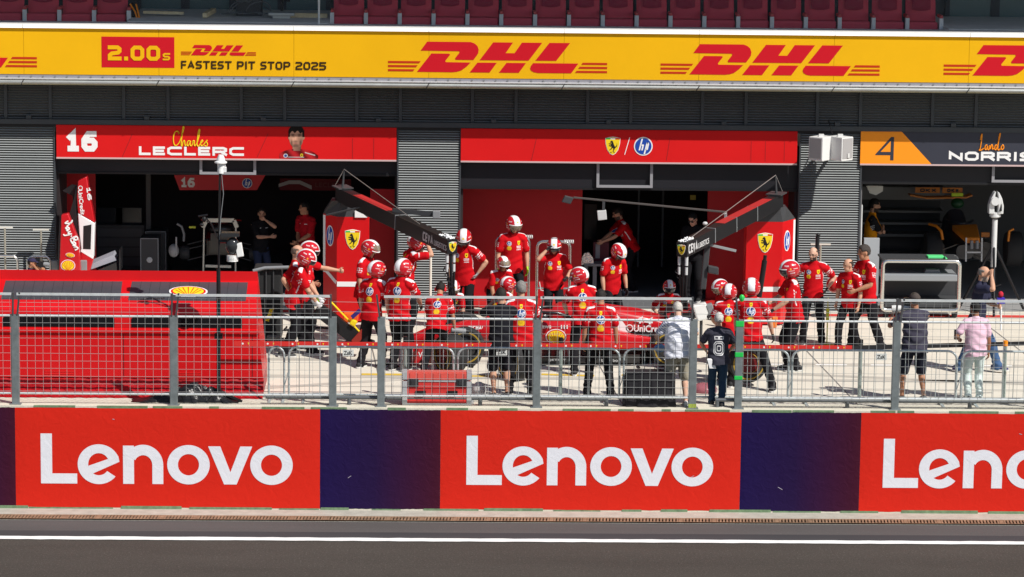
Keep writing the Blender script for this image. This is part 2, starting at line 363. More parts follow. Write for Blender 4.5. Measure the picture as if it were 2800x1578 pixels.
# ================================================================ pit wall with banners
wallc = mat('painted wall concrete', (.60, .57, .47), .85, var=.10, vscale=6, bump=.3, bscale=40)
pw = MB(); pw.box(-30, 30, YW, YW+.55, ZT-.1, .02); pw = pw.build('pit_wall', wallc, label='low concrete pit wall carrying the printed banners', cat='wall')
gp = MB(); random.seed(5); x = -8.0
while x < 11:
    a = random.uniform(.15, .9); gp.box(x, x+a, YW-.006, YW+.012+random.random()*.02, -.006-random.random()*.012, .0245); x += a+random.uniform(.0, .8)
gp.build('paint_edge', mat('green wall paint', (.15, .23, .13), .7, var=.3, vscale=12), pw)
gp = MB(); x = -8.0
while x < 11:
    a = random.uniform(.3, 1.5); gp.box(x, x+a, YW-.010, YW+.01, ZT+.03, ZT+.05+random.random()*.035); x += a+random.uniform(.0, .4)
gp.build('foot_paint', mat('green wall paint'), pw)
bred = mat('banner red print', (.60, .018, .008), .6, spec=.15, var=.03, vscale=.9, bump=.2, bscale=5)
bwhite = mat('banner white print', (.72, .73, .78), .6, spec=.15, bump=.18, bscale=5)
bnavy = mat('banner navy print', (.03, .01, .1), .6, spec=.1, bump=.35, bscale=6)
n = bnavy.node_tree.nodes; l = bnavy.node_tree.links; tc = n.new('ShaderNodeTexCoord'); sx = n.new('ShaderNodeSeparateXYZ'); cr = n.new('ShaderNodeValToRGB')
l.new(tc.outputs['Generated'], sx.inputs[0]); l.new(sx.outputs[0], cr.inputs[0]); l.new(cr.outputs[0], n['Principled BSDF'].inputs['Base Color'])
cr.color_ramp.elements[0].color = (.012, .006, .058, 1); cr.color_ramp.elements[1].color = (.050, .006, .018, 1); cr.color_ramp.elements[1].position = 1.
e = cr.color_ramp.elements.new(.45); e.color = (.016, .006, .044, 1)
for mm_ in (bred, bwhite, bnavy):   # finer creases on top
    n = mm_.node_tree.nodes
    for nd in n:
        if nd.type == 'TEX_NOISE' and nd.inputs['Scale'].default_value in (5., 6.): nd.inputs['Detail'].default_value = 9; nd.inputs['Distortion'].default_value = 1.2
        if nd.type == 'BUMP': nd.inputs['Distance'].default_value = .035
ztop = -.012; zbot = ZT+.055
LEN = dict(h=253.)
def lenovo(mb, o, ux, uy, m_=0):
    """letters in the photograph's own units (1267 wide, 253 tall), scaled by ux, uy"""
    d = .0014; nn = V(ux).cross(V(uy)).normalized()
    def pr(p, k=0): mb.prism(p, V(o)+nn*k*.0003, ux, uy, d, m_)
    pr([(0, 0), (182, 0), (182, 51), (57, 51), (57, 253), (0, 253)])
    d2 = .0022; ring(mb, 291, 99, 106, 101, 53, 45, o, ux, uy, m_, 18, 322, 60, d2)          # e
    pr([(236, 62), (248, 46), (395, 112), (389, 141), (384, 142), (240, 91)], 1)
    pr([(413, 0), (468, 0), (468, 194), (413, 194)])                                   # n
    ring(mb, 514, 96, 101, 103, 55, 53, o, ux, uy, m_, 0, 150, 40, d2)
    pr([(560, 0), (615, 0), (615, 97), (560, 97)], 1)
    ring(mb, 742, 99, 107, 100, 54, 46, o, ux, uy, m_, 0, 360, 64, d2)
    pr([(841, 193), (902, 193), (953, 62), (1003, 193), (1063, 193), (984, 0), (921, 0)])
    ring(mb, 1160, 99, 107, 100, 54, 46, o, ux, uy, m_, 0, 360, 64, d2)
def XW(x): return PXx(x, YW-.02, 1260)
for i, (a, b, redone, lab) in enumerate(((-292, 42, 0, 'narrow sliver of dark maroon banner at the far left end of the wall'), (42, 875, 1, 'red banner with white lettering under the big red cover'), (875, 1204, 0, 'navy to maroon plain banner below the red flight case'),
        (1204, 2025, 1, 'red banner with complete white lettering in the middle of the wall'), (2025, 2352, 0, 'navy to maroon plain banner below the post with green tape'), (2352, 3180, 1, 'red banner with cropped white lettering, rightmost on the wall'))):
    t = thing('advertising_banner', (XW((a+b)/2), YW-.01, zbot), lab, 'banner', 'banners on the pit wall')
    bx = MB(); NX, NZ = 40, 12; x0 = XW(a)+.001; x1 = XW(b)-.001; g = []; random.seed(11+i)
    for j in range(NX+1):
        for k in range(NZ+1):
            ed = (j in (0, NX)) or (k in (0, NZ)); g.append((x0+(x1-x0)*j/NX+(random.uniform(-.0015, .0015) if j in (0, NX) else 0), YW-(.004 if ed else .008+random.random()*.003), zbot+(ztop-zbot)*k/NZ+(random.uniform(-.004, .004) if k in (0, NZ) else 0)))
    bx.add(g, [(j*(NZ+1)+k, (j+1)*(NZ+1)+k, (j+1)*(NZ+1)+k+1, j*(NZ+1)+k+1) for j in range(NX) for k in range(NZ)])
    bx.build('printed_sheet', bred if redone else bnavy, t, smooth=60)
    mb = MB()
    for q in range(1):
        xx = random.uniform(x0+.1, x1-.1); zz_ = random.uniform(zbot+.15, ztop-.1); L = random.uniform(.03, .10); an = random.uniform(-.6, .9); w2 = random.uniform(.002, .005)
        mb.obox((xx, YW-.0125, zz_), V((math.cos(an), 0, math.sin(an)))*L/2, (0, .0008, 0), V((-math.sin(an), 0, math.cos(an)))*w2)
    mb.build('scuff_marks', mat('scuffed film', (.42, .38, .44) if not redone else (.50, .10, .07), .7), t)
    if redone:
        mb = MB(); xl = {42: 111.4, 1204: 1275.5, 2352: 2415.5}[a]; wl = {42: 689., 1204: 675, 2352: 672}[a]
        x0 = XW(xl); x1 = XW(xl+wl); k = (x1-x0)/1267; z0 = P(xl, 1322 if a == 42 else (1326 if a == 1204 else 1334), YW-.02).z
        lenovo(mb, (x0, YW-.0113, z0), V((k, 0, 0)), V((0, 0, k*1.015))); mb.build('lettering', bwhite, t)
# ================================================================ pit building
clad = mat('ribbed grey cladding', (.37, .395, .40), .42, .1, var=.05, vscale=2); rib_shade = mat('shade dark rib underside', (.030, .034, .036), .6); clad_shade = mat('shaded ribbed cladding', (.19, .205, .225), .5, .1, var=.08, vscale=2)  # shade painted in: dark rib undersides, darker copy of clad under the canopy
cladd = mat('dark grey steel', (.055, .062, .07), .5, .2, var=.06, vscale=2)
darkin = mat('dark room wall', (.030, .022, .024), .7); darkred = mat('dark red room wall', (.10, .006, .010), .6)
XF = lambda x: PXx(x, 0., 600)
bld = thing('pit_building', (1.7, 3, 0), 'long grey pit building with ribbed cladding and open garages', 'building')
def louvre(mb, x0, x1, z0, z1, Y, p=.0485, dep=.024, ml=2):
    n_ = int((z1-z0)/p); vs = []
    for i in range(n_):
        z = z0+i*p; vs += [(Y+dep*.0-.002, z), (Y-dep-.002, z-.006+.0), (Y-.002, z+.019)]
    pr = []
    for i in range(n_):
        z = z0+i*p; pr += [(Y-dep, z), (Y-.004, z+.0125)]
    pr.append((Y-dep, z0+n_*p))
    V_ = [(x0, a, b) for a, b in pr]+[(x1, a, b) for a, b in pr]; k = len(pr)
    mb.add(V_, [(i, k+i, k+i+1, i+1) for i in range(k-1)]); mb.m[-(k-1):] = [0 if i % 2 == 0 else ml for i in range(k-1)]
zsT = P(160, 338, 0).z; zBm0 = P(350, 345, 0).z; zBm1 = P(350, 327, 0).z; zF = P(0, 231, -.7).z
xs_ = [(-26, XF(153)), (XF(1085), XF(1259)), (XF(2181), XF(2352)), (16.2, 17.5), (17.5, 40)]
for i, (a, b) in enumerate(xs_):
    mb = MB(); louvre(mb, a, b, 0, zBm0, 0); mb.box(a+.001, b-.001, .0, .5 if i in (0, 4) else 7, 0, zBm0, 1)
    mb.box(a-.0, a+.03, -.03, -.001, 0, zBm0, 1) if i else None; mb.box(b-.03, b, -.03, -.001, 0, zBm0, 1)
    mb.build('cladding_pillar', [clad, cladd, rib_shade], bld)
mb = MB(); louvre(mb, -26, 40, zBm1+.02, 4.95, 0, .053, .02, 1); mb.build('upper_cladding', [clad_shade, rib_shade], bld)
mb = MB(); mb.box(-26, 40, .001, 7, zBm0, 5.0); mb.build('upper_wall', cladd, bld)
for x in (16, 138, 339, 460, 660, 779, 976, 1095, 1292, 1411, 1607, 1725, 1921, 2040, 2235, 2353, 2550, 2669):
    X = PXx(x, 0, 280); MB().box(X-.032, X+.032, -.055, 0, zBm1+.005, 4.93).build('mullion', cladd, bld)
for x in (78, 401, 720, 1035, 1350, 1665, 1980, 2291, 2608):
    X = PXx(x, -.1, 320); MB().box(X-.05, X+.05, -.10, -.023, zBm1+.012, zBm1+.075).build('junction_box', cladd, bld)
mb = MB(); mb.box(-26, 40, -.09, 0, zBm0+.035, zBm1); mb.box(-26, 40, -.05, 0, zBm0-.02, zBm0+.035, 1); mb.build('ledge_beam', [cladd, blk], bld)
# roof deck, parapet and stand above
offw = mat('white coping', (.82, .82, .80), .45, var=.03); offw2 = mat('pale coping face', (.86, .85, .81), .5, var=.03)
zl0 = P(0, 75.5, -0.73).z; zl1 = P(0, 62, -0.73).z
mb = MB(); mb.box(-26, 40, -.69, -.22, zl1-.029, zl1); mb.add([(x, y, z) for x in (-26, 40) for y, z in ((-.745, zl0), (-.69, zl1-.03), (-.3, zl1-.03), (-.3, zl0))], [(0, 1, 5, 4), (1, 2, 6, 5), (2, 3, 7, 6), (3, 0, 4, 7)], 1); mb.build('coping', [offw, offw2], bld)
mb = MB()
for s in range(-1, 9):
    X = PXx(432+(s-1)*370.5, -0.73, 70); mb.box(X-.003, X+.003, -.748, -.73, zl0-.02, zl0+.03); MB().bar((X, -.747, zl0), (X, -.692, zl1-.03), .006, .004).build('coping_joint', dgrey, bld)
pf = P(600, 52, .6).z
for i_, (a_, b_) in enumerate(((356, 903), (2580, 3200))): MB().box(PXx(a_, .6, 50), PXx(b_, .6, 50), -.15, 3.1, 5.13, pf).build('camera_platform', mat('platform concrete', (.85, .84, .80), .8, var=.06), bld)
mb = MB(); mb.box(-26, 40, -0.3, 6, 4.95, 5.12); mb.box(-26, 40, -0.3, -0.22, 5.12, zl1-.03); mb.build('terrace_deck', mat('terrace concrete', (.80, .80, .76), .8, var=.1), bld)
mb = MB(); mb.box(-26, 40, -2.35, 7, 8.5, 8.7); mb.box(-26, 40, 3.3, 7, 5.12, 8.5); mb.build('stand_roof', cladd, bld)
for s in range(-1, 9):
    X = PXx(436+(s-1)*370.5, -0.3, 40); MB().box(X-1.33, X+1.33, -0.278, -0.266, zl1, 6.75).build('glass_balustrade', glass, bld)
# door glazing behind the seats
dg_ = mat('door glass', (.11, .18, .19), .15, spec=.5); frm = mat('door frame', (.03, .038, .05), .5)
def doors(xa, xb):
    xa = PXx(xa, 3, 10); xb = PXx(xb, 3, 10); k = max(1, round((xb-xa)/1.0)); st = (xb-xa)/k
    for i in range(k):
        a = xa+i*st; f = MB(); f.box(a, a+.09, 3.2, 3.29, 5.12, 8); f.box(a+st-.09, a+st, 3.2, 3.29, 5.12, 8); f.box(a+.09, a+st-.09, 3.2, 3.29, 5.12, 5.42)
        f = f.build('glass_door', frm, bld); MB().box(a+.09, a+st-.09, 3.24, 3.26, 5.42, 8).build('pane', dg_, f)
        MB().box(a+.09, a+st-.09, 3.15, 3.2, 5.66, 5.71).build('push_bar', mat('steel bar', (.35, .42, .44), .4, .5), f)
doors(372, 902); doors(2590, 3000)
# ---- garages
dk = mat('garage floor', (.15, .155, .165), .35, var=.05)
cream = mat('frame white', (.27, .27, .29), .5)
zSb = P(600, 437, 0).z; zSh = P(600, 479, 0).z
for i, (a, b) in enumerate(((XF(153), XF(1085)), (XF(1259), XF(2181)), (XF(2352), 16.2))):
    mb = MB(); zSh = (P(600, 479, 0).z, P(1700, 521, 0).z, P(2600, 506, 0).z)[i]; mb.box(a, b, .14, .34, zSh+.03, zSb+.35); mb.box(a, b, .12, .34, zSh-.01, zSh+.03, 1); mb.build('shutter_box', [mat('shutter housing', (.013, .013, .017), .5), blk], bld)
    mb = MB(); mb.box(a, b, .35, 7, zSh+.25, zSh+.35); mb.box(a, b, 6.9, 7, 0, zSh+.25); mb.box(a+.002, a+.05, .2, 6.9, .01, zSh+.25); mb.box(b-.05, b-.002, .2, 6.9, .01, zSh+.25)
    mb.build('garage_room', darkin if i < 2 else mat('bounce lightened grey wall', (.16, .16, .165), .7), bld); sheet('garage_floor', a, b, .12, 6.9, .004, dk if i < 2 else mat('bounce lightened floor', (.34, .34, .34), .4))  # right garage floor and walls lightened for bounce in place of interior lighting
    fx = ((545, 700), (1632, 1786), (2714, 2870))[i]; zf0 = P(600, (478, 479, 480)[i] if i == 0 else 479, .0).z
    xa, xb = PXx(fx[0], 0, 470), PXx(fx[1], 0, 470); mb = MB(); zb = zSh+.01 if i == 0 else zSh-.0
    if i: zb = zSh-.06
    zb = P(fx[0], (478, 514, 500)[i], 0).z; zt = zSb+.05
    for q in (xa, xb-.055): mb.box(q, q+.055, -.0+.06, .035+.06, zb, zt)
    mb.box(xa+.055, xb-.055, -.0+.06, .035+.06, zb, zb+.05); mb.build('number_frame', cream, bld)
# ---- fascia board
ybo = mat('yellow board print', (.80, .43, .004), .6, spec=.15, var=.04, vscale=.6, bump=.3, bscale=1.1)
dred = mat('crimson print', (.56, .008, .018), .6, spec=.15); dorange = mat('rust red print', (.50, .035, .008), .6, spec=.15); dbrown = mat('dark brown print', (.035, .017, .004), .5)
zb0 = P(0, 205, -.9).z; zb1 = P(0, 77, -.9).z
fa = thing('advertising_fascia', (1.7, -.9, zb0), 'long yellow advertising board with red lettering above the garages', 'advertising board')
xe = [PXx(432+(s-1)*370.5, -.9, 140) for s in range(-1, 9)]
xe = [-26]+xe+[40]
for a, b in zip(xe[:-1], xe[1:]): MB().box(a+.0025, b-.0025, -0.7, -0.6, zb0, zb1).build('board_panel', ybo, fa)
RAW = dict(Dt=[(1697,405),(2130,405),(2170,420),(2197,445),(2209,480),(2205,515),(2190,540),(2158,583),(1985,583),(1976,575),(1978,565),(2018,512),(2020,503),(2012,497),(1633,494)],
  Db=[(1740,522),(1915,522),(1925,528),(1922,538),(1880,592),(1880,602),(1888,607),(2130,609),(2090,650),(2040,688),(1995,702),(1950,707),(1598,706)],
  Ht=[(2352,406),(2549,406),(2477,512),(2565,512),(2638,406),(2839,406),(2707,584),(2220,584)], Hl=[(2198,609),(2390,609),(2320,707),(2122,707)], Hr=[(2487,609),(2680,609),(2610,707),(2412,707)],
  Lt=[(2911,406),(3116,406),(2981,584),(2773,584)], Lb=[(2751,609),(3201,609),(3131,707),(2800,707),(2760,700),(2732,684),(2722,662),(2730,637)])
STR = [[(1311,y),(1633-(y-602)*.74,y),(1618-(y-602)*.74,y+21),(1311,y+21)] for y in (600, 640, 681)]+[[(3488,y),(3243-(y-602)*.74,y),(3228-(y-602)*.74,y+21),(3488,y+21)] for y in (600, 640, 681)]
def dhl(xpx0, xpx1, ybot):
    X0 = PXx(xpx0, -0.704, ybot); X1 = PXx(xpx1, -0.704, ybot); k = (X1-X0)/(3488-1311); z0 = P(xpx0, ybot, -0.704).z; mb = MB()
    for p in RAW.values(): mb.prism([(a-1311, 707-b) for a, b in p], (X0, -0.702, z0), V((k, 0, 0)), V((0, 0, k)), .003, 0)
    for p in STR: mb.prism([(a-1311, 707-b) for a, b in p], (X0, -0.702, z0), V((k, 0, 0)), V((0, 0, k)), .003, 1)
    mb.build('lettering', [dred, dorange], fa)
dhl(1061, 1660, 196); dhl(1806, 2405, 203); dhl(2580, 3180, 206); dhl(-499, 101, 180); dhl(495, 700, 151)
def sq(a, b, y0, y1, mats_, parent, name, Y, m_=0, lift=.003):
    X0 = PXx(a, Y, y0); X1 = PXx(b, Y, y0); z0 = P(a, y0, Y).z; z1 = P(a, y1, Y).z
    return MB().box(X0, X1, Y-lift, Y-.0005, z0, z1).build(name, mats_, parent)
sq(278, 477, 184, 100, dred, fa, 'time_panel', -0.701)
def txt(mb, s, xa, xb, yb_, yt, Y, m_=0, slant=0, off=.02):
    X0 = PXx(xa, Y, yb_); X1 = PXx(xb, Y, yb_); z0 = P(xa, yb_, Y).z; z1 = P(xa, yt, Y).z
    hh = z1-z0; stext(mb, s, (X0, Y-.002, z0), (1, 0, 0), (0, 0, 1), X1-X0, hh, m_, off)
mb = MB(); txt(mb, '2.00', 295, 438, 165, 124, -0.706, 0, 0, .26); txt(mb, 's', 445, 465, 165, 145, -0.706, 0, 0, .24); txt(mb, 'FASTEST PIT STOP 2025', 495, 892, 188, 166, -0.704, 1, 0, .205)
mb.build('lettering', [ybo, dbrown], fa)
# gutter under the board
gut = mat('zinc gutter', (.42, .44, .43), .45, .5, var=.12, vscale=4); oliv = mat('pale drip edge', (.50, .45, .28), .6)
mb = MB(); mb.box(-26, 40, -0.69, -0.6, zb0-.07, zb0-.002); mb.build('bolt_rail', mat('grey rail', (.34, .34, .38), .5, .2), bld)
zr = zb0-.035; x = -9.4; b0 = MB().tube([(x, -.705, zr-.005), (x, -.688, zr-.005)], .018, n=7).build('rail_bolt', mgrey, bld)
while x < 12.3: x += .2345; dup(b0, V((x+9.4, 0, 0)), parent=bld)
mb = MB(); mb.tube([(-26, -0.705, zb0-.085), (40, -0.705, zb0-.085)], .018, n=10); mb.build('bright_pipe', mat('bright pipe', (.8, .8, .8), .25, .6), bld, smooth=60)
mb = MB(); pr = [(-0.66-.07*math.sin(q), zb0-.105-.045*(1-math.cos(q))) for q in [math.pi*i/12 for i in range(1, 10)]]
mb.add([(-26, a, b) for a, b in pr]+[(40, a, b) for a, b in pr], [(i, i+1, len(pr)+i+1, len(pr)+i) for i in range(len(pr)-1)]); mb.build('gutter', gut, bld, smooth=70)
mb = MB(); mb.box(-26, 40, -0.685, -0.4, zF-.0, zF+.028); mb.build('drip_edge', oliv, bld)
mb = MB(); mb.box(-26, 40, -0.64, .0, zF+.04, zb1); mb.build('fascia_core', cladd, bld)
for s in range(-1, 9):
    X = PXx(432+(s-1)*370.5, -.9, 222); MB().tube([(X+.02, -0.755, zb0-.09), (X-.02, -0.745, zb0-.14), (X-.05, -0.7, zF+.0)], .009, n=5).build('gutter_hook', dgrey, bld)
# ================================================================ garage signs
YS = -.06
def sign(a, b, yl_, yh_, lab, m_):
    X0 = XF(a)+.0; X1 = PXx(b, YS, 400); z0 = P(a, yl_, YS).z; z1 = P(a, yh_, YS).z; X0 = PXx(a, YS, 400)
    t = thing('garage_sign', ((X0+X1)/2, YS, z0), lab, 'sign', 'name boards over the garage doors')
    MB().box(X0, X1, YS, -.001, z0, z1).build('board', m_, t, bevel=.006)
    MB().box(X0, X1, YS-.012, YS, z0-.02, z0+.012).build('bottom_rail', mat('pale rail', (.55, .40, .40), .5), t)
    return t, X0, X1, z0, z1
s1, a, b, z0, z1 = sign(154, 1084, 431, 341, 'red garage sign with number, driver name and printed portrait', signred)
mb = MB(); txt(mb, '16', 184, 267, 414, 358, YS, 0, 0, .28); txt(mb, 'LECLERC', 380, 667, 424, 400, YS, 0, .0, .28); mb.build('lettering', white, s1)
def script(mb, strokes, x0, y0, k, Y, r, m_=0):
    for st in strokes:
        # smooth polyline
        pts = [V((PXx(x0+a*k, Y, y0), Y-.006, P(x0+a*k, y0-b*k, Y).z)) for a, b in st]
        q = []
        for i in range(len(pts)-1):
            p0 = pts[max(i-1, 0)]; p1 = pts[i]; p2 = pts[i+1]; p3 = pts[min(i+2, len(pts)-1)]
            for j in range(5):
                t = j/5; q.append(.5*((2*p1)+(p2-p0)*t+(2*p0-5*p1+4*p2-p3)*t*t+(3*p1-p0-3*p2+p3)*t**3))
        q.append(pts[-1]); mb.tube(q, r, m_, n=5)
mb = MB(); script(mb, [[(14, 40), (16, 34), (12, 42), (4, 38), (0, 22), (2, 6), (8, 2), (16, 10), (22, 24), (28, 44), (30, 52), (27, 52), (22, 10), (24, 0), (27, 12), (31, 16), (32, 8), (33, 2), (37, 4)],
    [(46, 15), (41, 14), (38, 6), (41, 1), (46, 10), (48, 15), (47, 4), (50, 1), (54, 8), (55, 15), (59, 14), (58, 6), (60, 1), (66, 10), (72, 30), (74, 46), (71, 44), (67, 20), (66, 4), (70, 0), (76, 8), (82, 14), (80, 17), (76, 10), (78, 1), (84, 4), (90, 12), (95, 17), (92, 14), (95, 6), (92, 0), (87, 2)]], 474, 400, .98, YS, .011)
mb.build('signature', yellow, s1)
def skewline(x0, y0, x1, y1, Y, par, m_, w_=.012):
    MB().bar(P(x0, y0, Y-.002), P(x1, y1, Y-.002), w_, .002, up=(0, 1, 0)).build('groove', m_, par)
gv = mat('groove red', (.30, .008, .01), .6)
for x0, x1 in ((334, 362), (703, 733)): skewline(x0, 430, x1, 366, YS, s1, gv)
for x in (964, 1022): MB().box(PXx(x, YS, 400)-.006, PXx(x, YS, 400)+.006, YS-.003, YS-.0005, P(x, 434, YS).z, P(x, 378, YS).z).build('groove', gv, s1)
# printed portrait on the sign: flat print
sk = mat('print skin', (.50, .27, .19), .6); skd = mat('print skin tone', (.34, .16, .11), .6); hair_ = mat('print hair', (.012, .009, .008), .6); jers = mat('print jersey', (.27, .010, .014), .6)
# photographic print: one flat sheet whose printed colours are stored per vertex
o = P(810, 433, YS); k = P(811, 433, YS).x-o.x; NXp, NYp = 110, 104; xs_p = np.linspace(-46, 60, NXp); ys_p = np.linspace(0, 95, NYp); Xp, Yp = np.meshgrid(xs_p, ys_p, indexing='ij')
def g2(cx, cy, sx, sy): return np.exp(-((Xp-cx)/sx)**2-((Yp-cy)/sy)**2)
fw_ = 19*np.clip(1-((np.clip(56-Yp, 0, 60))/27)**3*.62, .05, 1); face_p = (np.abs(Xp) < fw_) & (Yp > 30.5) & (Yp < 84); rr_p = np.clip(np.abs(Xp)/20, 0, 1)
lit = .55+.55*np.clip(.8*np.sqrt(np.clip(1-rr_p**2, 0, 1))-.30*Xp/20+.18, 0, 1.2)
colp = np.zeros((NXp, NYp, 3)); skin_ = np.array((.50, .265, .18)); colp[:] = skin_*lit[..., None]
for cx, cy, sx, sy, am in ((-9, 62, 5.5, 4, .45), (8.5, 62, 5.5, 4, .45), (6, 53, 3, 7, .25), (-1.5, 49, 5, 1.8, .35), (13, 47, 5, 10, .35), (-1.5, 37, 6, 2, .2)): colp *= (1-am*g2(cx, cy, sx, sy))[..., None]
colp *= (1+.25*g2(-2, 54, 2, 5)+.18*g2(-9, 53, 5, 4)+.12*g2(0, 72, 10, 6))[..., None]
bd = np.clip(g2(-1, 33, 12, 8)+.8*g2(12, 43, 3.5, 9)+.8*g2(-13, 43, 3, 9)+.75*g2(-1.5, 45.5, 7, 1.8), 0, .8); colp = colp*(1-bd[..., None])+np.array((.07, .035, .027))*bd[..., None]
lp_ = .8*g2(-1.5, 41, 5, 1.7); colp = colp*(1-lp_[..., None])+np.array((.30, .09, .08))*lp_[..., None]
for cx in (-9, 8.5): e_ = np.clip(g2(cx, 66.5-.05*abs(cx), 5.5, 1.3)+.95*g2(cx, 61.8, 2.8, 1.2), 0, .95); colp = colp*(1-e_[..., None])+np.array((.015, .01, .009))*e_[..., None]
hair_p = (((Xp/22.5)**2+((Yp-70)/23.5)**2 < 1) & (Yp > 73+3*np.sin(Xp*.42)-.010*Xp**2)) | ((np.abs(np.abs(Xp)-19.5) < 2.6) & (Yp > 59) & (Yp < 78)); hn = .7+.5*np.sin(Xp*1.3+.4*Yp)*np.sin(Yp*.5)
ear = (((Xp-20.5)/3)**2+((Yp-57)/6)**2 < 1) | (((Xp+20)/2.5)**2+((Yp-57)/6)**2 < 1)
neck = (np.abs(Xp-1.5) < 12) & (Yp > 17) & (Yp < 42); sh_l = 26-.00045*np.abs(Xp-4)**2.62; body_p = (Yp < sh_l) & ~((np.abs(Xp-1.5) < 9) & (Yp > 21))
colo = np.zeros_like(colp); al = np.zeros((NXp, NYp), bool)
def put(m_, c): colo[m_] = c[m_] if c.ndim == 3 else c; al[m_] = True
jl = (.24+.16*np.clip(np.sin(Xp*.16+Yp*.12+1), -1, 1)); put(neck, skin_*(.50-.018*Xp)[..., None]); put(body_p, np.stack([jl*1.15, jl*.04, jl*.05], -1))
put(body_p & (np.abs(Xp-1.5) < 14) & (Yp > 18) & (Yp > 18+.3*np.abs(Xp-1.5)), np.array((.16, .006, .01))); put(ear, skin_*.7); put(face_p, colp); put(hair_p, np.array((.016, .011, .010))*hn[..., None])
put(body_p & (((Xp+29)/6)**2+((Yp-7)/5.5)**2 < 1), np.array((.55, .56, .60))); put(body_p & (((Xp+29)/4)**2+((Yp-7)/3.8)**2 < 1), np.array((.02, .06, .25))); put(body_p & (((Xp-15)/4)**2+((Yp-8.5)/5)**2 < 1), np.array((.60, .42, .02))); put(body_p & (((Xp-15)/1.5)**2+((Yp-8.5)/2.6)**2 < 1), np.array((.03, .02, .01)))
put(body_p & (np.abs(Yp-(17-.28*Xp+6)) < 1.3) & (Xp > 24) & (Xp < 52), np.array((.5, .5, .5))); put(body_p & (np.abs(Yp-3) < 1.1) & (np.abs(Xp) < 22), np.array((.45, .42, .42)))
idx = -np.ones((NXp, NYp), int); vs = []; cs = []
for i in range(NXp):
    for j in range(NYp):
        if al[i, j]: idx[i, j] = len(vs); vs.append(o+V((xs_p[i]*k, -.004, ys_p[j]*k))); cs.append(colo[i, j])
mb = MB(); mb.add(vs, [(idx[i, j], idx[i+1, j], idx[i+1, j+1], idx[i, j+1]) for i in range(NXp-1) for j in range(NYp-1) if min(idx[i, j], idx[i+1, j], idx[i+1, j+1], idx[i, j+1]) >= 0])
pm = mb.build('printed_portrait', mat('portrait print', (.5, .5, .5), .6, attr=True, spec=.15), s1); c4 = np.ones((len(vs), 4), np.float32); c4[:, :3] = np.array(cs); at_ = pm.data.color_attributes.new('Col', 'FLOAT_COLOR', 'POINT')
if len(pm.data.vertices) == len(vs): at_.data.foreach_set('color', c4.ravel())
s2, a, b, z0, z1 = sign(1260, 2180, 441, 351, 'red garage sign with yellow crest and round blue emblem', signred)
shield(P(1675.5, 399, YS), (1, 0, 0), (0, 0, 1), .285, .355, s2); hplogo(P(1759, 400, YS-.002), (1, 0, 0), (0, 0, 1), .375, .375, s2)
skewline(1708, 423, 1722, 376, YS, s2, white, .014)
for x0, x1 in ((1453, 1467), (1822, 1832)): skewline(x0, 439, x1, 378, YS, s2, gv)
for x in (2054, 2093, 2145): MB().box(PXx(x, YS, 400)-.005, PXx(x, YS, 400)+.005, YS-.003, YS-.0005, P(x, 442, YS).z, P(x, 386, YS).z).build('groove', gv, s2)
navy = mat('navy sign', (.035, .038, .055), .5, var=.04)
s3, a, b, z0, z1 = sign(2353, 3275, 449, 358, 'navy and orange garage sign with number and driver name', navy)
zz0 = z0+.012; mb = MB(); mb.prism([(a, zz0), (PXx(2547, YS, 449), zz0), (PXx(2465, YS, 362), z1-.002), (a, z1-.002)], (0, YS, 0), (1, 0, 0), (0, 0, 1), .004); mb.build('orange_panel', orange, s3)
mb = MB(); k = mb
o = P(2393, 438, YS-.004); kk = P(2394, 438, YS-.004).x-o.x
mb.prism([(0, 16), (42, 64), (50, 64), (50, 0), (41, 0), (41, 14), (0, 14)], o, (kk, 0, 0), (0, 0, kk), .004, 0); mb.prism([(14, 23), (41, 23), (41, 53)], o+V((0, -.005, 0)), (kk, 0, 0), (0, 0, kk), .002, 1)
mb.build('number', [navy, orange], s3)
mb = MB(); txt(mb, 'NORRIS', 2594, 2822, 439, 414, YS, 0, 0, .28); mb.build('lettering', white, s3)
mb = MB(); script(mb, [[(0, 30), (2, 44), (4, 46), (3, 30), (0, 6), (-3, 0), (4, 1), (10, 6)], [(20, 15), (15, 14), (13, 5), (17, 2), (21, 12), (21, 4), (25, 2), (27, 14), (28, 4), (32, 16), (35, 12), (35, 3), (39, 6)], [(48, 15), (43, 14), (41, 5), (45, 2), (50, 16), (56, 46), (54, 44), (50, 6), (54, 1), (58, 5)], [(64, 15), (60, 9), (62, 2), (67, 6), (66, 14), (63, 16)]], 2680, 411, .95, YS, .012)
mb.build('signature', orange, s3)
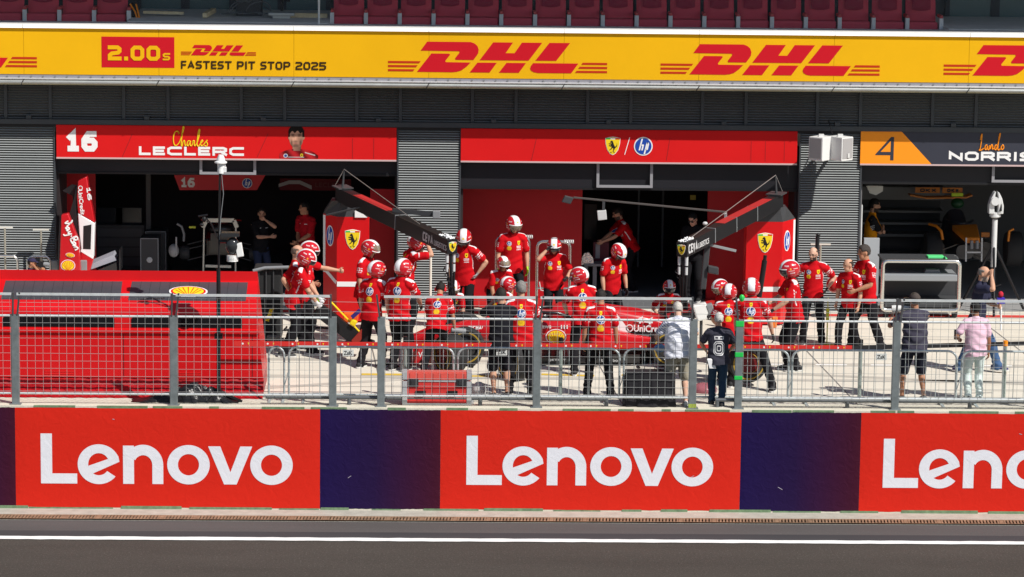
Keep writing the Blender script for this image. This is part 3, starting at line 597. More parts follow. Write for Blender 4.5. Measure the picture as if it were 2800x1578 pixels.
# ================================================================ stand seats
maroon = mat('maroon seat cloth', (.66, .085, .125), .9, spec=.05, var=.06); maroond = mat('dark maroon cloth', (.34, .034, .07), .9, spec=.05); armr = mat('red armrest', (.62, .09, .09), .5)
def seat(x0, lab):
    Y0 = .55; X = PXx(x0, Y0, 30); zf = P(900, 26, Y0).z-.66; W = .655
    t = thing('stand_seat', (X+W/2, Y0+.3, 5.12), lab, 'seat', 'maroon stand seats')
    def pad(nx, nz, f):
        mb = MB(); g = []; 
        for i in range(nx+1):
            for j in range(nz+1): g.append(f(i/nx, j/nz))
        mb.add(g, [(i*(nz+1)+j, (i+1)*(nz+1)+j, (i+1)*(nz+1)+j+1, i*(nz+1)+j+1) for i in range(nx) for j in range(nz)]); return mb
    b0 = pad(12, 12, lambda u, v: (X+.022+(W-.044)*(u*(1-.10*max(0, v-.7))+.05*max(0, v-.7)), Y0+.42-.07*(1-(2*u-1)**4)*(1-(2*v-1)**6)+.12*v, zf+.42+.62*v)); b0.box(X+.06, X+W-.06, Y0+.56, Y0+.60, zf+.42, zf+.98); b0.build('backrest', maroon, t, smooth=60)
    h0 = pad(8, 8, lambda u, v: (X+.14+(W-.28)*u, Y0+.37-.035*(1-(2*u-1)**4)*(1-(2*v-1)**4)+.06*v, zf+.72+.34*v-.03*math.sin(math.pi*u)*(1-v)+.03)); h0.build('headrest', maroond, t, smooth=60)
    s0 = MB(); s0.box(X+.03, X+W-.03, Y0+.03, Y0+.42, zf+.33, zf+.52); s0.build('seat_cushion', maroon, t, bevel=.045, smooth=40)
    MB().box(X-.03, X+.03, Y0-.02, Y0+.40, zf+.60, zf+.66).build('armrest', armr, t, bevel=.012)
    MB().box(X-.04, X+.04, Y0-.015, Y0+.10, 5.12, zf+.60).build('leg', mat('seat post', (.75, .75, .76), .5, .2), t)
    return t, X, zf, Y0
ords = ['first', 'second', 'third', 'fourth', 'fifth', 'sixth', 'seventh', 'eighth', 'ninth', 'tenth', 'eleventh', 'twelfth', 'thirteenth', 'fourteenth', 'fifteenth', 'sixteenth', 'seventeenth', 'eighteenth']
t0, X0, zf, Y0 = seat(908, 'maroon stand seat, first of the long row beside the cluttered gap')
px2x = lambda x: PXx(x, .55, 30)
for i in range(1, 18): dup(t0, V(t0.location)+V((px2x(908+i*92.6)-X0, 0, 0)), 'maroon stand seat, %s from the left end of the long row' % ords[i])
for i, nm in enumerate(('next to the cluttered gap', 'second from the cluttered gap', 'third from the cluttered gap', 'fourth from the cluttered gap')): dup(t0, V(t0.location)+V((px2x(257-i*95)-X0, 0, 0)), 'maroon stand seat of the short left row, '+nm)
for x, par in ((2575, None), (352, None)):
    X = px2x(x); t = thing('end_armrest', (X, Y0, 5.12), 'free armrest on a post ending the %s seat row' % ('long' if x > 900 else 'short'), 'armrest')
    MB().box(X-.03, X+.03, Y0-.02, Y0+.40, zf+.60, zf+.66).build('armrest', armr, t, bevel=.012); MB().box(X-.04, X+.04, Y0-.015, Y0+.10, 5.12, zf+.60).build('leg', mat('seat post'), t)
# clutter in the gap of the stand
wood = mat('raw timber', (.75, .62, .38), .7, var=.15, vscale=12)
def at2(x, y, Y): return P(x, y, Y)
a = at2(392, 33, 1.2); b = at2(503, 36, 1.2); m1 = MB(); m1.bar(a, b, .10, .055); tag(m1.build('timber_plank', wood), 'long raw timber plank lying on the stand floor', 'plank')
a = at2(560, 42, .6); b = at2(585, 28, 1.5); m1 = MB(); m1.bar(a, b, .09, .09); tag(m1.build('timber_block', wood), 'short raw timber block lying at an angle on the stand floor', 'timber')
a = at2(795, 42, 1.2); b = at2(895, 44, 1.2); m1 = MB(); m1.bar(a, b, .10, .10); tag(m1.build('timber_beam', wood), 'thick timber beam beside the thin white pole', 'timber')
a = at2(872, 60, -.3); a.z = 5.12
m1 = MB(); m1.tube([a, a+V((0, 0, 1.9))], .022, n=10); tag(m1.build('white_pole', mat('white pole paint', (.75, .77, .74), .4), smooth=60), 'thin white upright pole at the edge of the stand', 'pole')
sw = thing('mitre_saw', at2(770, 45, .9), 'silver bench saw among cables on the stand floor', 'saw'); o = V(sw.location)
m1 = MB(); m1.box(o.x-.26, o.x+.26, o.y-.12, o.y+.12, o.z+.02, o.z+.08); m1.box(o.x-.18, o.x+.18, o.y-.1, o.y+.1, o.z-.04, o.z+.02); m1.build('saw_bed', mat('cast aluminium', (.5, .5, .48), .4, .6), sw, bevel=.01)
m1 = MB(); m1.lathe([(0, -.02), (.12, -.02), (.12, .02), (0, .02)], o+V((0, 0, .24)), (1, 0, .2), 20); m1.tube([o+V((0, .1, .1)), o+V((0, .12, .3)), o+V((.05, -.05, .36)), o+V((.16, -.1, .32))], .03); m1.build('saw_head', blk, sw)
cb = MB()
for k in range(5):
    p0 = at2(640+k*22, 40, 1.2); cb.tube([p0+V((.5*math.cos(q*1.1+k)*.5, .2*math.sin(q*1.7+k), .03+.24*abs(math.sin(q+k))*(k % 2))) for q in [i*.45 for i in range(10)]], .012, n=5)
tag(cb.build('cable_heap', mat('grey cable', (.16, .17, .18), .6)), 'loose grey cables heaped on the stand floor', 'cables')
hb = MB(); p0 = at2(690, 30, 1.6); hb.box(p0.x-.32, p0.x+.2, p0.y-.2, p0.y+.2, 5.12, p0.z+.45); hb = hb.build('tool_case', dgrey, bevel=.03); tag(hb, 'dark tool case behind the cables on the stand', 'case')
bg_ = thing('shoulder_bag', at2(362, 40, .9), 'black and orange bag leaning against the end of the short seat row', 'bag'); o = V(bg_.location); o.z = 5.12; bg_.location = o; ORG[bg_.name] = o
m1 = MB(); m1.ell(o+V((0, 0, .42)), .16, .14, .5, nu=14, nv=10); m1.build('bag_body', blk, bg_, smooth=60)
m1 = MB()
for k in (-1, 1): m1.tube([o+V((.06*k+.03, -.16, .9)), o+V((.10+.03*k, -.20, .75)), o+V((.15+.02*k, -.18, .55))], .018)
m1.build('strap', orange, bg_)
# ================================================================ fence on the wall
YF = -10.18
ZTm = P(1400, 868, YF).z; ZTp = P(1400, 812, YF).z; zBr = P(1400, 1084, YF).z
wire = mat('bright wire', (.40, .41, .40), .45, .2); gpost = galvp
def post(par, x, arms, cap=True):
    X = PXx(x, YF, 1000); mb = MB(); mb.box(X-.064, X+.064, YF-.03, YF+.05, .02, ZTm-.01); mb.box(X-.10, X+.10, YF-.09, YF+.09, .0215, .032)
    p = mb.build('post', gpost, par, bevel=.008)
    for dx, lean in arms:
        MB().bar((X+dx, YF+.0, ZTm-.08), (X+dx+lean, YF-.07, ZTp+.03), .03, .045, up=(0, 1, 0)).build('post_arm', mat('arm steel', (.10, .105, .11), .5, .3), p)
    return X
def panel(par, xa, xb):
    mb = MB(); z1 = ZTm-.03
    mb.tube([(xa, YF, z1), (xb, YF, z1)], .021, n=8); mb.tube([(xa, YF, zBr), (xb, YF, zBr)], .021, n=8)
    f = mb.build('panel_frame', galv, par, smooth=50); MB().bar((xa-.03, YF-.07, ZTp), (xb+.03, YF-.07, ZTp), .035, .04).build('top_rail', galv, par)
    w_ = MB(); n_ = max(1, round((xb-xa)/.1335)); r = .0035
    def jig(): return random.uniform(-.004, .004)
    for i in range(n_+1):
        x = xa+(xb-xa)*i/n_; x += jig() if 0 < i < n_ else 0
        w_.tube([(x, YF-.018, zBr-.03), (x+jig()*.6, YF-.018, z1+.03)], r, n=4, cap=False); w_.tube([(x, YF-.01, z1+.02), (x+jig(), YF-.075, ZTp)], r*.8, n=4, cap=False)
    z = zBr+.045; k = 0
    while z < z1-.03:
        w_.tube([(xa, YF-.025, z+jig()*.5), ((xa+xb)/2, YF-.025, z+jig()), (xb, YF-.025, z+jig()*.5)], r, n=4, cap=False); z += .131
    for q in (.2, .42, .62, .86):
        w_.tube([(xa-.02, YF-.02-.05*q, z1+(ZTp-z1)*q+jig()), (xb+.02, YF-.02-.05*q, z1+(ZTp-z1)*q+jig())], r, n=4, cap=False)
    w_.build('wire_mesh', wire, f)
random.seed(21)
def run(px, lab, lone=()):
    t = thing('mesh_fence', (PXx(sum(px)/len(px), YF, 1000), YF, .02), lab, 'fence', 'wire fences on the pit wall'); X = []
    for i, x in enumerate(px):
        arms = []
        if i > 0: arms.append((-.035, .02 if i < len(px)-1 else .0))
        if i < len(px)-1: arms.append((.035 if i else -.02, .06 if i else -.06))
        X.append(post(t, x, arms))
    for a, b in zip(X[:-1], X[1:]): panel(t, a+.075, b-.075)
    return t, X
f1, XA = run((-391, 42, 475, 910), 'wire mesh fence in front of the big red cover')
f2, XB = run((1042, 1468, 1895), 'wire mesh fence in front of the red flight case and the mechanics')
f3, XC = run((2020, 2450, 2880), 'wire mesh fence with green tape on its first post')
gw = MB()
for a, b in ((XA[-1], XB[0]), (XB[-1], XC[0])):
    for y in (.25, .72): gw.tube([(a, YF-.04, ZTm+(ZTp-ZTm)*y), (b, YF-.04, ZTm+(ZTp-ZTm)*y-.01)], .004, n=4)
gw = [gw]
for k, (a, b, lab) in enumerate(((XA[-1], XB[0], 'pair of thin wires closing the gap left of the red flight case'), (XB[-1], XC[0], 'pair of thin wires closing the gap in front of the grey haired man'))):
    t = thing('gap_wires', ((a+b)/2, YF, ZTm), lab, 'wires', 'wires across the fence gaps')
    for y in (.25, .72): MB().tube([(a, YF-.04, ZTm+(ZTp-ZTm)*y), (b, YF-.04, ZTm+(ZTp-ZTm)*y-.01)], .004, n=4).build('wire', wire, t)
for y0, y1, dx in ((877, 893, 0), (963, 976, 0), (1027, 1038, -.004)):
    X = XC[0]+dx; mb = MB(); mb.box(X-.07, X+.07, YF-.036, YF+.056, P(2020, y1, YF).z, P(2020, y0, YF).z); mb.build('tape_band', green, f3, bevel=.01)
X = XC[0]; MB().ell((X+.02, YF-.07, ZTp+.02), .05, .04, .065, nu=8, nv=6).build('tape_band', green, f3)
X = XB[-1]; MB().box(X-.067, X+.067, YF-.0335, YF+.053, .033, .10).build('paint_patch', mat('worn yellow green paint', (.30, .36, .06), .7, var=.4, vscale=20), f2)
# low guard rail tube behind the fence foot
grail = mat('dark grey rail', (.13, .14, .15), .4, .4)
def lowrail(x0, x1, stubs, lab):
    Y = -10.06; z = P(1400, 1090, Y).z; t = thing('guard_rail', (PXx((x0+x1)/2, Y, 1088), Y, .02), lab, 'rail', 'low tube rails behind the fence')
    MB().tube([(PXx(x0, Y, 1088), Y, z), (PXx(x1, Y, 1088), Y, z)], .034, n=10).build('rail_tube', grail, t, smooth=60)
    for s in stubs: MB().tube([(PXx(s, Y, 1095), Y, .0), (PXx(s, Y, 1095), Y, z)], .036, n=10).build('rail_foot', grail, t, smooth=60)
lowrail(726, 1662, (955, 1313, 1658), 'long low grey tube rail running from the red cover to the right')
lowrail(1957, 2860, (1961, 2317, 2652), 'low grey tube rail at the right end behind the taped post')
# ================================================================ crowd barriers
YB = -9.66; zb_t = P(1000, 949, YB).z
bargal = mat('barrier steel', (.50, .55, .55), .4, .45, var=.1, vscale=6)
def barrier(x0, x1, lab):
    X0 = PXx(x0, YB, 1000); X1 = PXx(x1, YB, 1000); t = thing('crowd_barrier', ((X0+X1)/2, YB, 0), lab, 'barrier', 'crowd barriers behind the fence'); c = .16
    pts = [(X0, YB, .10)]+[(X0+c-c*math.cos(q), YB, zb_t-c+c*math.sin(q)) for q in [math.pi/2*i/5 for i in range(6)]]+[(X1-c+c*math.sin(q), YB, zb_t-c+c*math.cos(q)) for q in [math.pi/2*i/5 for i in range(6)]]+[(X1, YB, .10)]
    mb = MB(); mb.tube(pts, .021, n=8); mb.tube([(X0, YB, .115), (X1, YB, .115)], .02, n=8); mb.build('tube_frame', bargal, t, smooth=60)
    n_ = int((X1-X0)/.172)
    mb = MB()
    for i in range(1, n_): x = X0+(X1-X0)*i/n_; mb.tube([(x, YB, .11), (x, YB, zb_t)], .0065, n=5, cap=False)
    mb.build('bars', bargal, t)
    for x in (X0+.25, X1-.25): MB().bar((x, YB-.28, .02), (x, YB+.28, .02), .05, .02).bar((x, YB, .03), (x, YB, .11), .03, .03).build('foot', bargal, t)
    MB().tube([(X1, YB-.02, .25), (X1+.05, YB-.03, .42), (X1+.06, YB-.02, .5)], .008, n=5).build('hook', bargal, t)
for a, b, lab in ((735, 777, 'short end of a grey crowd barrier beside the red cover'), (790, 1240, 'grey crowd barrier passing behind the red flight case'), (1252, 1694, 'grey crowd barrier crossing the legs of the photographer in black'),
    (1706, 2156, 'grey crowd barrier behind the man in the white polo shirt'), (2166, 2616, 'grey crowd barrier in front of the photographer with the grey cap'), (2630, 3085, 'grey crowd barrier in front of the man in pink')): barrier(a, b, lab)
# belt with pedestals just behind the barriers
YT = -9.42
belt = MB(); zt0 = P(1500, 952, YT).z; zt1 = zt0+.085
beltt = thing('barrier_belt', (PXx(1530, YT, 945), YT, zt0), 'long red belt with small yellow crests stretched behind the crowd barriers', 'belt')
xA = PXx(640, YT, 945); xM = PXx(2330, YT, 955)
MB().box(xA, xM, YT-.003, YT+.003, zt0, zt1).build('belt_web', mat('red belt', (.62, .03, .025), .6), beltt)
mb = MB(); x = xA+.15; k = 0
while x < xM:
    mb.prism([(-.013, .018), (0, -.022), (.013, .018)] if k % 2 else circ(0, 0, .016, .018, 8), (x, YT-.0035, (zt0+zt1)/2), (1, 0, 0), (0, 0, 1), .001, k % 2); k += 1; x += .10 if k % 2 else .33
mb.build('belt_emblems', [white, yellow], beltt)
bt = MB(); bt.add([(xM, YT-.003, zt0), (PXx(2850, YT, 945), YT+.3, zt0+.06), (PXx(2850, YT, 945), YT+.3, zt1+.05), (xM, YT-.003, zt1)], [(0, 1, 2, 3)])
me_ = bt.build('belt_tape', mat('black belt', (.02, .02, .022), .6)); tag(me_, 'black belt continuing to the right behind the photographer with the grey cap', 'belt')
plate = mat('pale plate', (.62, .64, .62), .6)
for i, (x, y, lab) in enumerate(((952, 965, 'small pale plate reading ZsK hanging beside the yellow jack'), (1372, 963, 'small pale plate reading ZsK between the photographer in black and the car'), (2410, 976, 'small pale plate reading ZsK near the photographer with the grey cap'))):
    o = P(x, y, YT-.02); t = thing('name_plate', o, lab, 'plate', 'plates hanging from the belt')
    MB().box(o.x-.095, o.x+.095, o.y, o.y+.01, o.z-.058, o.z+.058).build('plate_board', plate, t); mb = MB(); mb.text('ZsK', o+V((-.075, -.001, -.035)), (1, 0, 0), (0, 0, 1), .15, .07, 0, off=.01); mb.build('lettering', black, t)
for i, (x, lab) in enumerate(((1108, 'steel belt post behind the red flight case'), (1533, 'greenish belt post in front of the shell emblem of the car'), (2352, 'belt post left of the photographer with the grey cap'), (2747, 'belt post with an orange cap at the far right'))):
    X = PXx(x, YT+.05, 1000); t = thing('belt_post', (X, YT+.05, 0), lab, 'post', 'posts holding the belt')
    MB().tube([(X, YT+.05, 0), (X, YT+.05, 1.0)], .034, n=12).build('post_tube', mat('post steel tube', (.42, .50, .47), .3, .6), t, smooth=60)
    MB().tube([(X, YT+.05, 1.0), (X, YT+.05, 1.09)], .042, n=12).build('post_head', orange if x > 2700 else blk, t, smooth=60); MB().lathe([(0, .03), (.15, .02), (.16, 0), (0, 0)], (X, YT+.05, 0), n=20).build('post_base', blk, t)
# ================================================================ big red cover (folded pit stand)
cover = mat('red cover gloss', (.56, .006, .009), .38, coat=.12, var=.05, vscale=1.2, bump=.08, bscale=3)
coverd = mat('red skirt', (.34, .004, .008), .45, var=.2, vscale=4, bump=.5, bscale=7)
YC = -9.20
yt = lambda y, Y: P(500, y, Y).z
sec = [(YC, .30), (YC, yt(913, YC)), (YC-.035, yt(911, YC)), (YC-.035, yt(902, YC)), (YC, yt(899, YC)), (YC, yt(868, YC)-.0), (YC+.03, yt(850, YC)+.0), (YC+.12, yt(838, YC+.12)), (YC+.22, yt(829, YC+.22)), (YC+1.15, yt(767, YC+1.15)), (YC+1.16, yt(741, YC+1.16)), (YC+1.24, yt(741, YC+1.24)), (YC+1.3, yt(760, YC+1.3)), (YC+1.5, 0.3)]
cv = thing('covered_pit_stand', (G(250, 1100).x, YC+.7, 0), 'big glossy red folded pit stand with black windows and scallop emblem', 'pit stand')
xr = lambda z: PXx(724, YC, 1100)-.095*max(0, z)
mb = MB(); xl = PXx(-420, YC, 900); n_ = len(sec); vs = [(xl, a, b) for a, b in sec]+[(xr(b)-(.28*max(0, a-YC)*0), a, b) for a, b in sec]
mb.add(vs, [(i, n_+i, n_+(i+1) % n_, (i+1) % n_) for i in range(n_)]+[tuple(range(n_-1, -1, -1)), tuple(range(n_, 2*n_))]); mb.build('body_shell', cover, cv, smooth=35)
mb = MB(); g = []; random.seed(9); NX = 90
for i in range(NX+1):
    for j in range(7):
        v = j/6; x = xl+(xr(.1)-.01-xl)*i/NX; g.append((x, YC+.03-.36*(1-v)**1.5+.018*math.sin(i*1.9+j*.7)*(1-v*.6)+random.uniform(-.006, .006), .005+.31*v))
mb.add(g, [(i*7+j, (i+1)*7+j, (i+1)*7+j+1, i*7+j+1) for i in range(NX) for j in range(6)]); mb.box(xl, xr(.1)-.02, YC+.12, YC+1.4, .0, .3); mb.build('skirt', coverd, cv, smooth=70)
for a, b in ((8, 313), (359, 662)):
    X0 = PXx(a, YC, 880); X1 = PXx(b, YC, 880); za = yt(896, YC); zb_ = yt(862, YC); c = .07
    mb = MB(); mb.prism([(X0, za), (X1, za), (X1, zb_-c), (X1-c, zb_), (X0+c, zb_), (X0, zb_-c)], (0, YC, 0), (1, 0, 0), (0, 0, 1), .006); mb.build('window', mat('black window', (.008, .008, .01), .12), cv)
def roofpt(px, f, dz=.004):
    a = sec[8]; b = sec[9]; Y = a[0]+(b[0]-a[0])*f; return V((PXx(px, Y, 800), Y, a[1]+(b[1]-a[1])*f+dz))
for a, b, c, d in ((16, 335, 2, 328), (361, 678, 350, 672)):
    mb = MB(); q = [roofpt(c, .10), roofpt(d, .10), roofpt(b, .93), roofpt(a, .93)]; q2 = [v-V((0, 0, .02)) for v in q]
    mb.add(q+q2, [(0, 1, 2, 3), (4, 5, 1, 0), (5, 6, 2, 1), (6, 7, 3, 2), (7, 4, 0, 3)]); mb.build('roof_panel', mat('dark roof panel', (.055, .058, .068), .35, var=.08), cv)
    gl = MB()
    for k in range(1, 12): 
        u = k/12; gl.bar(q[0].lerp(q[1], u)+V((0, 0, .003)), q[3].lerp(q[2], u)+V((0, 0, .003)), .006, .003)
    gl.build('panel_seams', mat('panel seam', (.035, .037, .042), .5), cv)
o = roofpt(515, .48, .008); uy = (roofpt(515, .9)-roofpt(515, .1)).normalized(); shell(o, (1, 0, 0), uy, .64, .46, cv)
for x0, x1, y0, y1 in ((122, 202, 1018, 1044), (488, 550, 1020, 1036)):
    mb = MB(); X0 = PXx(x0, YC, 1030); X1 = PXx(x1, YC, 1030)
    for k in range(5):
        z = yt(y0+(y1-y0)*k/4, YC); mb.box(X0, X1, YC-.006, YC-.0005, z-.006, z+.006)
    mb.build('vent_slats', mat('red vent', (.62, .02, .02), .35), cv)
for x0, x1, y in ((382, 450, 818), (362, 452, 842), (92, 160, 842)):
    mb = MB(); a = P(x0, y, YC+.2); b = P(x1, y-3, YC+.2); mb.tube([a, b], .012, n=6); mb.ell(a.lerp(b, .2), .03, .025, .02, nu=8, nv=6); mb.ell(a.lerp(b, .9), .03, .025, .02, nu=8, nv=6); mb.build('tie_rod', dgrey if y < 830 else lgrey, cv)
for x in (30, 338, 690): MB().box(PXx(x, YC, 950)-.006, PXx(x, YC, 950)+.006, YC-.004, YC-.0005, .32, yt(915, YC)).build('panel_gap', mat('dark gap', (.12, .004, .006), .6), cv)
# ---- weather mast in front of the cover
YM = -9.92; X = PXx(598, YM, 1000)
ms = thing('weather_mast', (X, YM, 0), 'tall black weather mast with white sensors before the red cover', 'mast')
zz = lambda y: P(600, y, YM).z
MB().tube([(X, YM, .0), (X, YM, zz(735))], .036, n=12).build('lower_pole', blk, ms, smooth=60); MB().tube([(X+.005, YM, zz(735)), (X+.03, YM, zz(470))], .019, n=10).build('upper_pole', blk, ms, smooth=60)
mb = MB(); mb.lathe([(.0, .16), (.04, .155), (.065, .10), (.075, .05), (.105, .035), (.105, .015), (.06, .0), (.055, -.1), (.06, -.1), (.06, -.16), (0, -.16)], (X+.045, YM, zz(448)), n=24); mb.build('rain_sensor', mat('white plastic', (.82, .82, .80), .3), ms, smooth=40)
mb = MB(); mb.box(X+.09, X+.14, YM-.04, YM+.04, zz(470), zz(457)); mb.tube([(X+.115, YM, zz(457)), (X+.12, YM, zz(440))], .008); mb.build('gps_stub', white, ms)
mb = MB(); mb.ell((X+.24, YM, zz(672)), .12, .12, .15, nu=18, nv=12); mb.box(X+.05, X+.36, YM-.11, YM+.11, zz(645), zz(635)); mb.tube([(X, YM, zz(660)), (X+.24, YM, zz(660))], .03); mb.build('dome_camera', mat('smoke dome', (.03, .032, .035), .15), ms, smooth=40)
mb = MB()
for k in range(5): mb.lathe([(.0, 0), (.095, .0), (.10, .008), (.095, .016), (0, .016)], (X+.24, YM, zz(714)+.022*k), n=20)
mb.build('radiation_shield', mat('white plastic'), ms)
mb = MB(); mb.obox((X+.36, YM-.03, zz(682)), (.055, 0, .01), (0, .05, 0), (-.02, 0, .115)); mb.build('sensor_box', mat('white plastic'), ms, bevel=.012)
mb = MB(); mb.tube([(X, YM, zz(655)), (X-.12, YM, zz(612)), (X-.2, YM, zz(598))], .012); mb.tube([(X-.34, YM, zz(592)), (X-.18, YM, zz(588))], .016); mb.ell((X-.24, YM, zz(600)), .04, .04, .05); mb.ell((X-.28, YM, zz(615)), .035, .035, .03); mb.build('wind_vane', blk, ms)
mb = MB(); mb.tube([(X+.05, YM-.02, zz(460)), (X+.09, YM-.02, zz(530)), (X+.04, YM-.02, zz(600)), (X+.02, YM-.03, zz(655))], .006, n=5); mb.build('cable', mgrey, ms)
mb = MB(); mb.box(X-.07, X+.07, YM-.06, YM+.06, zz(925), zz(912)); mb.build('clamp', blk, ms)
mb = MB()
for q in (0, 2.1, 4.2): mb.bar((X, YM, .22), (X+.4*math.cos(q), YM+.02+.12*math.sin(q), .03), .04, .04)
mb.build('tripod_base', blk, ms)
# ---- crumpled black sheeting at its foot
mb = MB(); NX, NY = 46, 16; g = []; random.seed(4); X0 = PXx(362, -9.75, 1100); X1 = PXx(655, -9.75, 1100)
from mathutils import noise as NZ
for i in range(NX+1):
    for j in range(NY+1):
        u = i/NX; v = j/NY; q = V((u*7, v*3, 1.3)); h = (.07+.27*math.exp(-((u-.52)/.22)**2)*(1-.3*v)+.12*math.exp(-((u-.8)/.15)**2))*math.sin(math.pi*min(1, max(0, v)))**.6*min(1, u*5, (1-u)*6)
        h *= .72+.5*abs(NZ.noise(q*1.3))+.16*NZ.noise(q*3); g.append((X0+(X1-X0)*u+.05*NZ.noise(q*3), -10.02+.40*v+.05*NZ.noise(q*2+V((5, 0, 0))), max(.012, h+.03)))
mb.add(g, [(i*(NY+1)+j, (i+1)*(NY+1)+j, (i+1)*(NY+1)+j+1, i*(NY+1)+j+1) for i in range(NX) for j in range(NY)])
sh_ = mb.build('plastic_sheet', mat('black plastic sheet', (.014, .014, .016), .3, bump=.5, bscale=14), smooth=70); tag(sh_, 'crumpled black plastic sheet heaped at the foot of the mast', 'plastic sheet')
# ================================================================ flight case, draped box
fc = thing('flight_case', (PXx(1193, -9.95, 1100), -9.95, 0), 'red flight case with grey metal edges and latches behind the fence', 'case')
ya, yb2 = -10.10, -9.74; X0 = PXx(1100, ya, 1060); X1 = PXx(1290, ya, 1060); zt = P(1190, 1020, ya).z; zl = P(1190, 1041, ya).z
pnk = mat('faded red laminate', (.55, .035, .032), .5, var=.16, vscale=5); pnk2 = mat('faded red lid', (.66, .09, .07), .5, var=.1, vscale=5)
MB().box(X0+.02, X1-.02, ya+.012, yb2-.012, .05, zl-.01).build('case_body', pnk, fc)
MB().box(X0+.03, X1-.03, ya+.006, yb2-.012, zl+.014, zt-.012).build('lid', pnk2, fc)
alu = mat('brushed alloy', (.50, .51, .52), .4, .3, var=.1, vscale=10)
mb = MB()
for x in (X0, X1-.085): mb.box(x, x+.085, ya, ya+.02, .03, zl-.012); mb.box(x, x+.085, ya, ya+.02, zl+.008, zt); mb.box(x, x+.085, ya+.02, yb2, zt-.006, zt)
mb.box(X0+.085, X1-.085, ya+.002, ya+.022, zl-.022, zl+.008); mb.box(X0+.085, X1-.085, ya+.002, ya+.022, .03, .06); mb.build('edge_profile', alu, fc)
for x in (1130, 1262):
    X = PXx(x, ya, 1050); MB().box(X-.09, X+.09, ya-.012, ya+.005, P(x, 1058, ya).z, P(x, 1036, ya).z).box(X-.05, X+.05, ya-.022, ya-.013, P(x, 1053, ya).z, P(x, 1040, ya).z).build('latch', mat('dark chrome', (.12, .12, .125), .3, .8), fc, bevel=.008)
for x in (1150, 1237):
    X = PXx(x, ya, 1075); MB().box(X-.09, X+.09, ya-.004, ya+.006, P(x, 1082, ya).z, P(x, 1069, ya).z).tube([(X-.07, ya-.015, P(x, 1079, ya).z), (X-.06, ya-.03, P(x, 1077, ya).z), (X+.06, ya-.03, P(x, 1077, ya).z), (X+.07, ya-.015, P(x, 1079, ya).z)], .01).build('handle', blk, fc)
dr = MB(); X0 = PXx(1713, -9.95, 1080); X1 = PXx(1838, -9.95, 1080); ztp = P(1770, 1020, -10.05).z; g = []; NX, NZv = 36, 14
def ringpt(u, off): # around a rectangle
    per = [(X0, -10.08), (X1, -10.08), (X1, -9.75), (X0, -9.75)]; L = [X1-X0, .33, X1-X0, .33]; s = u*sum(L)
    for k in range(4):
        if s <= L[k] or k == 3: a = per[k]; b = per[(k+1) % 4]; f = s/L[k]; return V((a[0]+(b[0]-a[0])*f, a[1]+(b[1]-a[1])*f, 0)), k
        s -= L[k]
for j in range(NZv+1):
    for i in range(NX*2):
        p, k = ringpt(i/(NX*2), 0); v = j/NZv; c = V(((X0+X1)/2, -9.91, 0)); d = (p-c).normalized(); fl = (1-v)
        p = p+d*(.02+.05*fl*abs(math.sin(i*.55))+.03*fl*NZ.noise(V((i*.3, v*2, 0)))); g.append((p.x, p.y, .012+ztp*v))
M2 = NX*2; dr.add(g, [(j*M2+i, j*M2+(i+1) % M2, (j+1)*M2+(i+1) % M2, (j+1)*M2+i) for j in range(NZv) for i in range(M2)]+[tuple(NZv*M2+i for i in range(M2))])
o_ = dr.build('draped_box', mat('black cloth', (.016, .015, .018), .85, bump=.3, bscale=25), smooth=45); tag(o_, 'box draped in black cloth beside the man in the white polo', 'draped box')
# ================================================================ people
skinm = mat('skin', (.5, .3, .2), .55, attr=True); clothm = mat('printed cloth', (.5, .5, .5), .9, attr=True, bump=.35, bscale=16, spec=.1); helm = mat('helmet gloss', (.5, .5, .5), .22, attr=True, coat=.4)
hairm = mat('hair', (.03, .02, .015), .7, attr=True, bump=.5, bscale=120); visorm = mat('dark visor', (.02, .02, .024), .06, spec=.8); visorc = mat('smoke visor', (.30, .25, .18), .05, alpha=.45, spec=.8)
shoem = mat('shoe cloth', (.02, .02, .022), .7); solem = mat('white sole', (.62, .62, .60), .6)
RED = (.50, .006, .011); WH = (.78, .78, .80); YE = (.80, .56, .02); BL = (.012, .06, .24); DK = (.014, .014, .017)
def limb(mb, pts, ra, rb, ref, n=14):
    pts = [V(p) for p in pts]; ref = V(ref); k = len(pts); P_ = []; A_ = []; B_ = []
    t0 = (pts[0]-pts[1]).normalized(); t1 = (pts[-1]-pts[-2]).normalized(); e0 = min(ra[0], rb[0]); e1 = min(ra[-1], rb[-1])
    P_ += [pts[0]+t0*e0*.85, pts[0]+t0*e0*.5]; A_ += [ra[0]*.45, ra[0]*.85]; B_ += [rb[0]*.45, rb[0]*.85]
    P_ += pts; A_ += list(ra); B_ += list(rb)
    P_ += [pts[-1]+t1*e1*.5, pts[-1]+t1*e1*.85]; A_ += [ra[-1]*.85, ra[-1]*.45]; B_ += [rb[-1]*.85, rb[-1]*.45]
    K = len(P_); vs = []
    for i in range(K):
        t = (P_[min(i+1, K-1)]-P_[max(i-1, 0)]).normalized(); s = ref-t*ref.dot(t)
        if s.length < .05: s = V((0, 1, .1))-t*t.dot(V((0, 1, .1)))
        s.normalize(); o = t.cross(s)
        for j in range(n):
            q = 2*math.pi*j/n; vs.append(P_[i]+s*(A_[i]*math.cos(q))+o*(B_[i]*math.sin(q)))
    fs = [(i*n+j, i*n+(j+1) % n, (i+1)*n+(j+1) % n, (i+1)*n+j) for i in range(K-1) for j in range(n)]
    fs += [tuple(range(n-1, -1, -1)), tuple((K-1)*n+j for j in range(n))]
    return mb.add(vs, fs)
